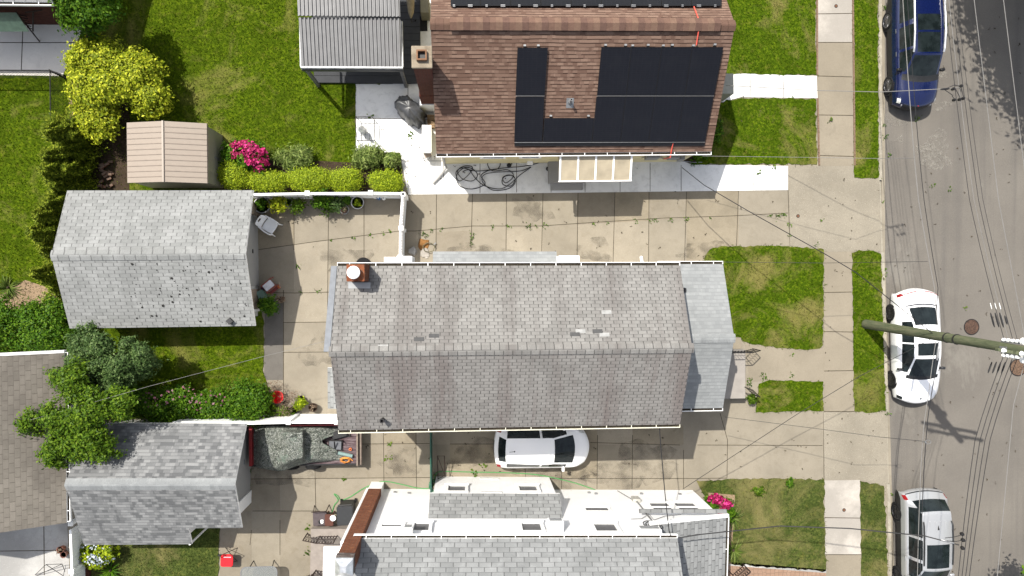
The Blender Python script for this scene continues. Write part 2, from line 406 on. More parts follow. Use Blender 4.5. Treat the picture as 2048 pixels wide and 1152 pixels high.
# slab joints, a groove full of dirt
jt = MB()
def line(*pts, w=.026, z=.0045):
    for a, b in zip(pts, pts[1:]): jt.prism(strip(a, b, w), -.02, z)
for pts in (((512, 500), (640, 482), (800, 462), (830, 462), (945, 452), (1080, 452), (1200, 444), (1330, 436), (1460, 432), (1576, 426)),
            ((657, 420), (655, 620)), ((728, 392), (728, 520)), ((588, 425), (588, 500)), ((567, 580), (567, 800)), ((512, 585), (590, 586), (668, 584)), ((566, 645), (660, 644)), ((528, 705), (655, 704)),
            ((873, 388), (872, 500)), ((945, 388), (942, 500)), ((1013, 388), (1012, 500)), ((1086, 386), (1083, 520)), ((1156, 386), (1154, 520)), ((1230, 384), (1226, 525)), ((1298, 383), (1297, 525)), ((1373, 383), (1369, 525)), ((1477, 381), (1473, 492)),
            ((1576, 380), (1580, 492)), ((1647, 824), (1648, 961)), ((1440, 826), (1455, 880), (1454, 955)), ((1395, 890), (1645, 891)), ((1367, 900), (1367, 978)), ((1265, 870), (1264, 978)), ((1195, 870), (1194, 978)), ((1123, 930), (1123, 978)), ((1050, 930), (1051, 955)), ((880, 957), (1390, 957), (1454, 956)),
            ((767, 860), (768, 985)), ((832, 860), (833, 985)), ((720, 888), (860, 887)), ((630, 937), (632, 1040)), ((505, 1022), (640, 1022)), ((500, 958), (860, 955)), ((900, 888), (990, 888)), ((503, 1060), (500, 1090)), ((560, 1040), (560, 1110)), ((1583, 698), (1583, 757)), ((1180, 885), (1360, 890))):
    line(*pts)
for pts in (((1636, 28), (1704, 27)), ((1636, 152), (1704, 154)), ((1637, 230), (1706, 231)), ((1638, 311), (1707, 313)), ((1635, 85), (1704, 85)), ((1648, 585), (1703, 584)), ((1648, 663), (1705, 664)), ((1648, 742), (1706, 741)), ((1648, 823), (1709, 823)), ((1649, 1035), (1721, 1036)), ((1650, 1109), (1722, 1109))):
    line(*pts, w=.03, z=.0165)
for pts in (((816, 389), (816, 168)), ((712, 236), (872, 240)), ((800, 322), (900, 322)), ((887, 322), (888, 387)), ((960, 326), (960, 386)), ((1033, 326), (1033, 385)), ((1102, 360), (1102, 385)), ((1170, 360), (1170, 384)), ((1240, 360), (1240, 384)), ((1300, 326), (1300, 383)), ((1362, 330), (1362, 382)), ((1506, 332), (1506, 380)), ((1566, 150), (1567, 195)), ((1500, 148), (1500, 193))):
    line(*pts, w=.022, z=.0205)
for pts in (((-50, 86), (152, 86)), ((47, 60), (44, 140)), ((84, -30), (80, 20))): line(*pts, w=.03, z=.0495)
for pts in (((88, 1040), (89, 1150)), ((0, 1102), (134, 1100))): line(*pts, w=.03, z=.0165)
struct(jt.build('paving_joint', M['joint']))
# brick edging, thin dirt edges
be = MB()
for a, b in (((1633.5, -200), (1634, 150)), ((1635, 197), (1638, 331)), ((1705.5, 0), (1709, 331))): be.prism(strip(a, b, .07), -.1, .04)
struct(be.build('brick_edging', plain('edging_brick', (.27, .18, .125), .9, .2, var=.35, scale=18)))
# pink paver path of the lower house
def pavers():
    t = NT('clay_pavers'); v = t.coord(); b = t.n('ShaderNodeTexVoronoi', feature='DISTANCE_TO_EDGE'); b.inputs['Scale'].default_value = 5.2; b.inputs['Randomness'].default_value = .25; t.l(v, b.inputs['Vector'])
    c = t.mix(t.ramp(b.outputs['Distance'], [(.02, 1.0), (.07, 0.0)]), t.ramp(t.noise(v, 4, 4), [(.3, (.38, .235, .16)), (.7, (.48, .32, .23))]), (.25, .17, .12))
    return t.out(c, .9, .2)
sheet('paver_path', [(1455, 1128), (1652, 1143), (1655, 1400), (1455, 1400)], .018, pavers())
pb = MB().prism(strip((1458, 1127), (1652, 1142), .16), -.1, .03); struct(pb.build('paver_border', M['grey']))
# ------------------------------------------------------------------ lawns with standing blades
def inside(P, poly):
    x, y = P[:, 0], P[:, 1]; r = np.zeros(len(P), bool); n = len(poly)
    for i in range(n):
        (x1, y1), (x2, y2) = poly[i], poly[(i + 1) % n]
        c = ((y1 > y) != (y2 > y)) & (x < (x2 - x1) * (y - y1) / (y2 - y1 + 1e-12) + x1); r ^= c
    return r
def blades(name, poly, z, mat, dens=330, hmin=.03, hmax=.075, seed=1, holes=(), spread=.05, wid=.016):
    g = np.random.default_rng(seed); a = np.array(poly); lo, hi = a.min(0), a.max(0)
    n = int((hi - lo).prod() * dens); P = lo + g.random((n, 2)) * (hi - lo); k = inside(P, poly)
    for h in holes: k &= ~inside(P, h)
    P = P[k]; n = len(P); P = P + g.normal(0, spread, (n, 2))
    ang = g.random(n) * 6.283; w = wid * (.6 + .9 * g.random(n)); hh = hmin + (hmax - hmin) * g.random(n) ** 1.5; ln = g.normal(0, .7, (n, 2)) * hh[:, None]
    d = np.stack([np.cos(ang), np.sin(ang)], 1) * w[:, None]
    V = np.zeros((n, 3, 3)); V[:, 0, :2] = P - d; V[:, 1, :2] = P + d; V[:, 2, :2] = P + ln; V[:, :2, 2] = z - .01; V[:, 2, 2] = z + hh
    return stuff(np_mesh(name, V.reshape(-1, 3), np.arange(n * 3).reshape(-1, 3), mat, nside=3), name.replace('_', ' '), 'grass')
def rough(poly, seed, step=.16, amp=.026):
    g = np.random.default_rng(seed); out = []
    for (x1, y1), (x2, y2) in zip(poly, poly[1:] + poly[:1]):
        L = math.hypot(x2 - x1, y2 - y1); n = max(1, min(400, int(L / step))); nx, ny = -(y2 - y1) / (L + 1e-9), (x2 - x1) / (L + 1e-9)
        for k in range(n): f = k / n; a = g.normal(0, amp) if L < 40 and k else 0; out.append((x1 + (x2 - x1) * f + nx * a, y1 + (y2 - y1) * f + ny * a))
    return out
def lawn(pts, mat, dens=330, seed=1, holes=(), visible=None, hmax=.075):
    struct(MB().prism(rough(px(pts, .03), seed), -.35, .03).build('lawn', mat))
    o = blades('grass', rough(px(visible or pts, .03), seed), .03, mat, dens, hmax=hmax, seed=seed, holes=[px(h) for h in holes])
    return o
lawn([(-700, -500), (790, -500), (790, 166), (711, 167), (711, 303), (800, 306), (806, 390), (512, 392), (512, 600), (527, 640), (527, 747), (545, 800), (548, 838), (-700, 838)], M['turf'], 330, 1,
     holes=[[(-200, -100), (122, -40), (166, 55), (125, 152), (-200, 150)], [(150, 395), (540, 395), (540, 648), (150, 648)], [(635, -60), (790, -60), (790, 164), (635, 164)]],
     visible=[(-60, -40), (790, -40), (790, 166), (711, 167), (711, 303), (800, 306), (806, 390), (512, 392), (512, 600), (527, 640), (527, 747), (545, 800), (548, 838), (-60, 838)])
lawn([(1380, -400), (1630, -400), (1632, 150), (1380, 146)], M['turf2'], 330, 2, visible=[(1440, -20), (1630, -20), (1632, 150), (1440, 146)])
lawn([(1370, 205), (1440, 206), (1482, 196), (1632, 198), (1634, 329), (1384, 328)], M['turf2'], 330, 3)
lawn([(1706, -500), (1756, -500), (1757, 355), (1709, 355)], M['turf2'], 330, 4, visible=[(1706, -10), (1756, -10), (1757, 355), (1709, 355)])
lawn([(1704, 506), (1718, 500), (1745, 501), (1762, 508), (1772, 822), (1740, 826), (1709, 822)], M['turf2'], 360, 5, hmax=.09)
lawn([(1300, 560), (1408, 522), (1420, 499), (1450, 492), (1572, 492), (1648, 499), (1646, 690), (1640, 697), (1615, 700), (1560, 696), (1502, 688), (1456, 668), (1300, 668)], M['turf2'], 360, 6, hmax=.09,
     visible=[(1400, 528), (1420, 499), (1450, 492), (1572, 492), (1648, 499), (1646, 690), (1640, 697), (1615, 700), (1560, 696), (1502, 688), (1440, 668)])
lawn([(1518, 768), (1540, 760), (1647, 764), (1648, 822), (1560, 824), (1512, 825), (1514, 800)], M['turf2'], 380, 7, hmax=.10)
lawn([(1393, 961), (1560, 957), (1648, 959), (1652, 1142), (1456, 1128), (1440, 1060)], M['turf3'], 330, 8)
lawn([(1721, 962), (1768, 972), (1776, 1152), (1780, 1500), (1727, 1500)], M['turf3'], 330, 9, visible=[(1721, 962), (1768, 972), (1776, 1160), (1724, 1160)])
lawn([(150, 1060), (438, 1052), (434, 1400), (150, 1400)], M['turf3'], 300, 10, visible=[(200, 1060), (438, 1052), (434, 1165), (200, 1165)])
# bare beds
sheet('garden_bed', [(-20, 600), (20, 580), (50, 560), (105, 578), (125, 600), (110, 625), (60, 632), (10, 622)], .036, M['soil'])
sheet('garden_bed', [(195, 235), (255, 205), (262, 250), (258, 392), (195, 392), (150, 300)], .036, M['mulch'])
sheet('garden_bed', [(1415, 985), (1470, 990), (1462, 1128), (1440, 1128), (1440, 1050)], .036, M['soil'])
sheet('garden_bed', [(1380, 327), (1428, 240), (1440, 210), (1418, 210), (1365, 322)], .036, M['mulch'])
sheet('garden_bed', [(130, 90), (165, 75), (152, 240), (140, 240)], .036, M['soil'])
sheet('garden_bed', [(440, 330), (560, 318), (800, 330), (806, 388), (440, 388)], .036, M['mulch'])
# weeds that grow in the joints and along the edges, fallen leaf sprigs: nobody could count them
def sprigs(name, label, spots, mat, seed, n=26, r=.1, size=.05, z=.02):
    g = np.random.default_rng(seed); V = []; F = []
    for (x, y, k, zz) in spots:
        c = np.array(G(x, y, zz)); m = int(n * k)
        p = c + g.normal(0, r * k ** .5 * .6, (m, 2)); a = g.random(m) * 6.28; s = size * (.5 + g.random(m))
        for i in range(m):
            d = np.array([math.cos(a[i]), math.sin(a[i])]); e = np.array([-d[1], d[0]]) * s[i] * .4; h = zz + .02 + .07 * g.random() * k
            q = p[i]; o = len(V)
            V += [(*(q), zz), (*(q + d * s[i] * .5 + e), h), (*(q + d * s[i]), h + g.normal(0, .015)), (*(q + d * s[i] * .5 - e), h)]; F.append((o, o + 1, o + 2, o + 3))
    return stuff(np_mesh(name, V, F, mat), label, 'weeds')
sprigs('joint_weeds', 'low green weeds rooted in the cracks of the paving', [(661, 482, .4, 0), (707, 475, .7, 0), (740, 470, .6, 0), (766, 466, .4, 0), (780, 463, .6, 0), (848, 470, 1.6, 0), (862, 462, .7, 0), (882, 461, .5, 0), (944, 470, 1.2, 0), (942, 487, .6, 0), (944, 478, .5, 0), (985, 455, .5, 0), (1018, 454, .8, 0), (1058, 452, 1.6, 0), (1072, 452, .5, 0), (1090, 451, .8, 0), (1187, 447, .5, 0), (1215, 446, .5, 0), (1270, 443, .6, 0), (1300, 441, .9, 0), (1312, 441, .6, 0), (1342, 440, .9, 0), (1371, 439, 1.1, 0), (1420, 437, .5, 0),
     (597, 533, 1, 0), (603, 585, .6, 0), (637, 584, .7, 0), (1540, 431, .7, 0), (1556, 432, 1.5, 0), (1567, 430, 1.2, 0), (1578, 450, .8, 0), (1579, 470, .6, 0), (1642, 440, .6, .01), (1632, 490, .6, .01), (1583, 710, .6, .01), (1583, 750, .8, .01), (1525, 752, 1.8, .01), (1497, 768, 1.5, .01), (1503, 795, 1.3, .01), (1498, 760, 1, .01), (1452, 600, 1.5, .03), (1458, 580, 1, .03), (1452, 620, 1.2, .03), (1582, 968, 1.6, .03), (1517, 982, 1.8, .03), (1765, 405, .5, -.12), (1768, 540, 1.0, -.12), (1769, 552, .6, -.12), (1768, 250, .7, -.12), (1770, 275, 1, -.12), (1778, 310, .7, -.12), (1768, 15, 1, -.12), (1774, 826, 1.0, .01), (1783, 990, 1.0, -.12), (1783, 1025, .8, -.12),
     (500, 940, 1.5, 0), (498, 975, 1.2, 0), (500, 1000, .8, 0), (870, 970, 1.0, 0), (872, 950, .8, 0)], M['L_green'], 31, n=17)
sprigs('leaf_litter', 'torn green leaf sprigs dropped on street and paving', [(1884, 55, 1.2, -.12), (1884, 82, .7, -.12), (1832, 238, 1, -.12), (1929, 616, .6, -.12), (822, 272, .7, .02), (740, 232, .5, .02), (1661, 243, .9, .02), (1518, 348, .5, .02), (1548, 333, .6, .02), (616, 1056, .9, 0), (614, 1103, 1.1, 0), (948, 945, 1.1, 0), (778, 887, .6, 0), (968, 928, .8, 0), (774, 918, .5, 0), (782, 916, .5, 0), (688, 958, .6, 0), (1865, 372, .5, -.12), (1900, 380, .4, -.12)], M['L_fresh'], 32, n=14, r=.12, size=.08)
g_ = np.random.default_rng(77)
deb = [(g_.uniform(1790, 2040), g_.uniform(0, 1150), .25, -.128) for _ in range(95)] + [(g_.uniform(820, 1570), g_.uniform(390, 520), .25, .003) for _ in range(34)] + [(g_.uniform(520, 800), g_.uniform(430, 640), .22, .003) for _ in range(12)] + [(g_.uniform(720, 1640), g_.uniform(860, 955), .28, .003) for _ in range(44)] + [(g_.uniform(1650, 1765), g_.uniform(340, 960), .22, .016) for _ in range(40)] + [(g_.uniform(720, 1560), g_.uniform(180, 385), .22, .02) for _ in range(40)]
sprigs('ground_debris', 'specks of bark, grit and dead leaves scattered on the paving', deb, M['joint'], 33, n=12, r=.05, size=.05)
# pale sand and spilled plaster on the asphalt
def blot(mb, cx, cy, rx, ry, z, seed, n=26):
    g = np.random.default_rng(seed); c = G(cx, cy, z); s = mpp(z); ph = g.random(6) * 6.28; pts = []
    for k in range(n):
        a = 2 * math.pi * k / n; r = 1 + .22 * math.sin(2 * a + ph[0]) + .18 * math.sin(3 * a + ph[1]) + .14 * math.sin(5 * a + ph[2]) + .1 * math.sin(9 * a + ph[3])
        pts.append((c[0] + rx * s * r * math.cos(a), c[1] + ry * s * r * math.sin(a)))
    mb.prism(pts, z - .003, z)
def stainmat():
    t = NT('oil_stain'); v = t.coord(); al = t.ramp(t.noise(v, 1.8, 4, .55), [(.42, 0.0), (.78, .26)]); t.out((.14, .12, .095), .85, .2); t.l(al, t.b.inputs['Alpha']); return t.mat
sm_ = MB()
for i, (a, b, c, d) in enumerate([(1420, 505, 70, 18), (1010, 508, 60, 14), (1190, 500, 40, 20), (940, 500, 40, 16), (1110, 945, 90, 26), (1230, 950, 70, 26), (960, 905, 60, 30), (800, 925, 40, 26), (560, 930, 70, 40), (690, 520, 40, 30), (1300, 920, 60, 40), (640, 700, 30, 40), (1060, 420, 40, 24)]): blot(sm_, a, b, c, d, .0075 + i * .0006, 300 + i)
struct(sm_.build('paving_stain', stainmat()))
def dusty():
    t = NT('spilled_plaster'); v = t.coord(); f = t.noise(v, 5, 6, .7)
    al = t.ramp(f, [(.44, 0.0), (.66, .6)]); t.out((.44, .41, .36), .95, .1); t.l(al, t.b.inputs['Alpha']); return t.mat
bl = MB()
for i, (a, b, c, d) in enumerate([(1872, 292, 34, 26), (1885, 325, 22, 14), (1886, 150, 9, 8), (1790, 245, 22, 10), (1800, 278, 10, 6), (1858, 310, 30, 24), (1885, 212, 16, 10), (1992, 700, 14, 6)]): blot(bl, a, b, c, d, RZ + .006 + i * .0015, 100 + i)
struct(bl.build('plaster_spill', dusty()))
# ------------------------------------------------------------------ building helpers
class Fr:
    def __init__(s, deg): a = rad(deg); s.a = a; s.U = (math.cos(a), math.sin(a)); s.V = (-math.sin(a), math.cos(a))
    def at(s, u, v, z=0.0): return (u * s.U[0] + v * s.V[0], u * s.U[1] + v * s.V[1], z)
    def xy(s, u, v): return s.at(u, v)[:2]
    def uv(s, px_, py_, z=0.0):
        x, y = G(px_, py_, z); return (x * s.U[0] + y * s.U[1], x * s.V[0] + y * s.V[1])
    def box(s, mb, u0, u1, v0, v1, z0, z1, mi=0):
        c = s.at((u0 + u1) / 2, (v0 + v1) / 2, (z0 + z1) / 2); return mb.box(c, (u1 - u0, v1 - v0, z1 - z0), s.a, mi)
    def wallhit(s, px_, py_, v):  # (u, z) where the sight line meets the upright plane v
        p = hit(px_, py_, s.at(0, v, 0), (*s.V, 0)); return (p.x * s.U[0] + p.y * s.U[1], p.z)
    def wallhit_u(s, px_, py_, u):
        p = hit(px_, py_, s.at(u, 0, 0), (*s.U, 0)); return (p.x * s.V[0] + p.y * s.V[1], p.z)
class Slope:
    """one roof plane: eave line at v=ve, height ze; top line at v=vt, height zt (or along u with axis='u')"""
    def __init__(s, fr, ve, ze, vt, zt, axis='v'): s.fr, s.ve, s.ze, s.vt, s.zt, s.axis = fr, ve, ze, vt, zt, axis
    def z(s, w): return s.ze + (s.zt - s.ze) * (w - s.ve) / (s.vt - s.ve)
    def len(s): return math.hypot(s.vt - s.ve, s.zt - s.ze)
    def hit(s, px_, py_):
        fr = s.fr; D = fr.V if s.axis == 'v' else fr.U
        k = (s.zt - s.ze) / (s.vt - s.ve); p0 = (fr.at(0, s.ve, s.ze) if s.axis == 'v' else fr.at(s.ve, 0, s.ze))
        p = hit(px_, py_, p0, (-k * D[0], -k * D[1], 1)); return (p.x * fr.U[0] + p.y * fr.U[1], p.x * fr.V[0] + p.y * fr.V[1], p.z)
    def slab(s, mb, pts, th=.12, lift=0.0, mi=0, mside=None, uvo=(0, 0)):
        """a slab on the plane over the (u,v) polygon pts, with roof uv in metres"""
        a = sum(pts[i][0] * pts[(i + 1) % len(pts)][1] - pts[(i + 1) % len(pts)][0] * pts[i][1] for i in range(len(pts)))
        if a < 0: pts = pts[::-1]
        n = len(pts); w = (lambda p: p[1]) if s.axis == 'v' else (lambda p: p[0]); q = (lambda p: p[0]) if s.axis == 'v' else (lambda p: p[1])
        L = s.len() / abs(s.vt - s.ve)
        top = [s.fr.at(p[0], p[1], s.z(w(p)) + lift) for p in pts]; bot = [s.fr.at(p[0], p[1], s.z(w(p)) + lift - th) for p in pts]
        uvt = [(q(p) + uvo[0], abs(w(p) - s.ve) * L + uvo[1]) for p in pts]
        mb.add(top + bot, [list(range(n))], mi, [uvt]); o = len(mb.v) - 2 * n; ms = mi if mside is None else mside
        mb.f.append([o + n + k for k in range(n)][::-1]); mb.m.append(ms); mb.uv.append(None)
        for i in range(n):
            j = (i + 1) % n; mb.f.append([o + i, o + n + i, o + n + j, o + j]); mb.m.append(ms); mb.uv.append(None)
def gutter(fr, parent, u0, u1, v, z, out, name='gutter', mat=None, step=.9, axis='v', w=.12, dirt=True):
    """open eaves trough from u0 to u1 along v, opening outwards on the side out(+1/-1)"""
    mb = MB()
    def bx(a0, a1, b0, b1, z0, z1, mi):
        if axis == 'v': fr.box(mb, a0, a1, min(b0, b1), max(b0, b1), z0, z1, mi)
        else: fr.box(mb, min(b0, b1), max(b0, b1), a0, a1, z0, z1, mi)
    bx(u0, u1, v + out * (w - .022), v + out * w, z - .11, z, 0)
    bx(u0, u1, v, v + out * w, z - .13, z - .105, 0)
    bx(u0 - .012, u0, v, v + out * w, z - .13, z, 0); bx(u1, u1 + .012, v, v + out * w, z - .13, z, 0)
    if dirt: bx(u0 + .01, u1 - .01, v + out * .004, v + out * (w - .024), z - .104, z - .06, 1)
    k = u0 + .4
    while k < u1 - .2:
        bx(k, k + .022, v - out * .02, v + out * (w - .01), z - .012, z + .004, 0); k += step
    return mb.build(name, [mat or M['white'], M['gutterdirt']], parent)
def ridge_caps(fr, parent, sl, u0, u1, mat, side=1, w=.16, pitch=.2, name='ridge_cap'):
    """overlapping cap shingles along the ridge"""
    mb = MB(); k1 = (sl.zt - sl.ze) / abs(sl.vt - sl.ve); n = int((u1 - u0) / pitch)
    pitch = (u1 - u0) / n
    for i in range(n):
        a, b = u0 + i * pitch, u0 + (i + 1) * pitch + .01; t0, t1 = .034, .024
        P = []
        for (u, t) in ((a, t0), (b, t1)):
            for dv in (-w, -.045, 0.0, .045, w): P.append(fr.at(u, sl.vt + dv, sl.zt + t - k1 * max(0, abs(dv) - .02) - (.0 if abs(dv) > .02 else .006)))
        uvs = [[(a, .05 + j * .03), (b, .05 + j * .03), (b, .08 + j * .03), (a, .08 + j * .03)] for j in range(4)]
        mb.add(P, [(j, 5 + j, 6 + j, j + 1) for j in range(4)], 0, uvs)
        mb.add([P[0], P[1], P[2], P[3], P[4], fr.at(a, sl.vt + w, sl.zt - k1 * w), fr.at(a, sl.vt, sl.zt), fr.at(a, sl.vt - w, sl.zt - k1 * w)], [(0, 1, 2, 3, 4, 5, 6, 7)], 0)
    return mb.build(name, mat, parent)
def gable_walls(fr, parent, u0, u1, v0, v1, z_at, vr, mat, name='wall', z0=-.2):
    prof = [(v0, z0), (v1, z0), (v1, z_at(v1)), (vr, z_at(vr)), (v0, z_at(v0))]
    mb = MB(); vs = [fr.at(u0, v, z) for v, z in prof] + [fr.at(u1, v, z) for v, z in prof]
    mb.add(vs, [(0, 1, 2, 3, 4), (9, 8, 7, 6, 5), (0, 5, 6, 1), (1, 6, 7, 2), (2, 7, 8, 3), (3, 8, 9, 4), (4, 9, 5, 0)])
    return mb.build(name, mat, parent)
def siding(name, col, pitch=.11):
    t = NT(name); v = t.coord(); sp = t.n('ShaderNodeSeparateXYZ'); t.l(v, sp.inputs[0])
    m = t.n('ShaderNodeMath', operation='MULTIPLY'); t.l(sp.outputs['Z'], m.inputs[0]); m.inputs[1].default_value = 1 / pitch
    fr = t.n('ShaderNodeMath', operation='FRACT'); t.l(m.outputs[0], fr.inputs[0])
    t.bump(fr.outputs[0], .25, .01)
    c = t.mix(t.ramp(fr.outputs[0], [(.02, .35), (.08, 0.0)]), t.ramp(t.noise(v, 1.5, 4), [(.3, [x * .93 for x in col]), (.7, col)]), [x * .55 for x in col])
    return t.out(c, .55, .3)
def bricks(name, c1, c2, mort, axis=(0, 2), sc=1.0):
    t = NT(name); v = t.coord(); sp = t.n('ShaderNodeSeparateXYZ'); t.l(v, sp.inputs[0]); cb_ = t.n('ShaderNodeCombineXYZ')
    ad = t.n('ShaderNodeMath', operation='ADD'); t.l(sp.outputs['X'], ad.inputs[0]); t.l(sp.outputs['Y'], ad.inputs[1])
    t.l(ad.outputs[0], cb_.inputs['X']); t.l(sp.outputs['Z'], cb_.inputs['Y'])
    b = t.n('ShaderNodeTexBrick'); t.l(cb_.outputs[0], b.inputs['Vector'])
    b.inputs['Color1'].default_value = (*kc(c1), 1); b.inputs['Color2'].default_value = (*kc(c2), 1); b.inputs['Mortar'].default_value = (*kc(mort), 1)
    b.inputs['Scale'].default_value = 1; b.inputs['Brick Width'].default_value = .21 * sc; b.inputs['Row Height'].default_value = .07 * sc; b.inputs['Mortar Size'].default_value = .009 * sc
    c = t.mix(t.ramp(t.noise(v, 9, 5, .7), [(.45, 0.0), (.75, .6)]), b.outputs['Color'], [x * .45 for x in c1])
    c = t.mix(t.ramp(t.noise(v, 3, 4, .7), [(.6, 0.0), (.75, .35)]), c, [min(.6, x * 2.0) for x in c2])
    t.bump(t.ramp(b.outputs['Fac'], [(0, 1.0), (1, 0.0)]), .6, .015)
    return t.out(c, .92, .15)
M['siding'] = siding('white_siding', (.84, .84, .84))
M['sidinggrey'] = siding('grey_siding', (.50, .50, .49))
M['creamsiding'] = siding('cream_lap_siding', (.62, .55, .32))
M['brick'] = bricks('red_brick', (.26, .075, .035), (.36, .13, .06), (.24, .17, .13))
M['brickdark'] = bricks('dark_brick', (.13, .035, .025), (.19, .06, .04), (.12, .08, .07))
def laminate(name, light, dark, course_shade, w, h, hl=.35, mixp=.5):
    # laminated shingles: random light and dark tabs, a broken shadow line painted under every course
    t = NT(name); uv = t.coord('UV'); slot, fy, r1 = tabs(t, uv, w * .62, h, .0); s2, f2, r2 = tabs(t, uv, w * .83, h, .0)
    tone = t.mix(.5, t.ramp(r1, [(mixp - .03, 0.0), (mixp + .03, 1.0)]), t.ramp(r2, [(.3, 0.0), (.7, 1.0)]))
    c = t.ramp(tone, [(.0, dark), (.5, [(x + y) / 2 for x, y in zip(light, dark)]), (1, light)])
    ln = t.mix(1.0, t.ramp(fy, [(.0, hl), (.17, hl), (.27, 0.0)]), t.ramp(r1, [(.2, .3), (.5, 1.0)]), 'MULTIPLY')
    c = t.mix(ln, c, course_shade)
    c = t.mix(t.ramp(t.noise(uv, .5, 6, .65), [(.4, .3), (.55, 0.0)]), c, [x * .75 for x in dark])
    c = t.mix(t.ramp(t.noise(uv, 60, 2, .6), [(.4, .3), (.55, 0.0)]), c, [x * .5 for x in dark])
    t.bump(t.mix(.35, t.ramp(fy, [(0, 1.0), (1, 0.0)]), tone), .7, .015)
    return t.out(c, .92, .15)
M['S_main'] = shingles('weathered_grey_shingle', (.355, .345, .327), (.395, .385, .365), (.085, .082, .078), .305, .125, .0125, (.19, .165, .155), .6, .7, True)
M['S_mainS'] = shingles('stained_grey_shingle', (.328, .315, .298), (.36, .347, .329), (.085, .08, .077), .305, .125, .0125, (.20, .16, .15), .75, .7, True)
M['S_gar'] = shingles('pale_grey_shingle', (.39, .40, .39), (.44, .448, .44), (.15, .15, .148), .40, .145, .0135, (.33, .335, .33), .5, .8, hl=.18)
M['S_lam'] = laminate('laminated_grey_shingle', (.40, .405, .405), (.185, .19, .195), (.10, .10, .102), .29, .132)
M['S_porch'] = laminate('light_laminated_shingle', (.46, .478, .48), (.365, .382, .387), (.26, .275, .28), .26, .15)
M['S_brown'] = laminate('brown_laminated_shingle', (.37, .245, .185), (.215, .13, .097), (.035, .017, .012), .29, .135, 1.0, .42)
M['S_left'] = shingles('old_brown_shingle', (.29, .262, .222), (.315, .284, .242), (.14, .12, .10), .36, .18, .010, (.15, .132, .115), .6, .4, False, hl=.3)
M['S_nb'] = shingles('neat_grey_shingle', (.34, .35, .35), (.42, .43, .43), (.13, .13, .13), .43, .16, .0135, (.28, .29, .29), .5, .7)
M['capbrown'] = shingles('brown_cap', (.235, .145, .105), (.20, .118, .088), (.12, .07, .05), .3, .5, .008)
def window(fr, parent, u0, u1, z0, z1, v, out, split=0, mat=None, frame=.09, depth=.05):
    mb = MB()
    a, b = (v - .02, v + out * depth) if out > 0 else (v + out * depth, v + .02)
    fr.box(mb, u0 - frame, u1 + frame, a, b, z1, z1 + frame); fr.box(mb, u0 - frame - .03, u1 + frame + .03, a, b + (.04 if out > 0 else 0), z0 - frame, z0)
    fr.box(mb, u0 - frame, u0, a, b, z0, z1); fr.box(mb, u1, u1 + frame, a, b, z0, z1)
    if split: fr.box(mb, u0, u1, a, b - .012 * out, (z0 + z1) / 2 - .03, (z0 + z1) / 2 + .03)
    w = mb.build('window', M['white'], parent)
    g = MB(); fr.box(g, u0, u1, v - .015, v + .014, z0, z1); g.build('pane', mat or M['screen'], w)
    return w
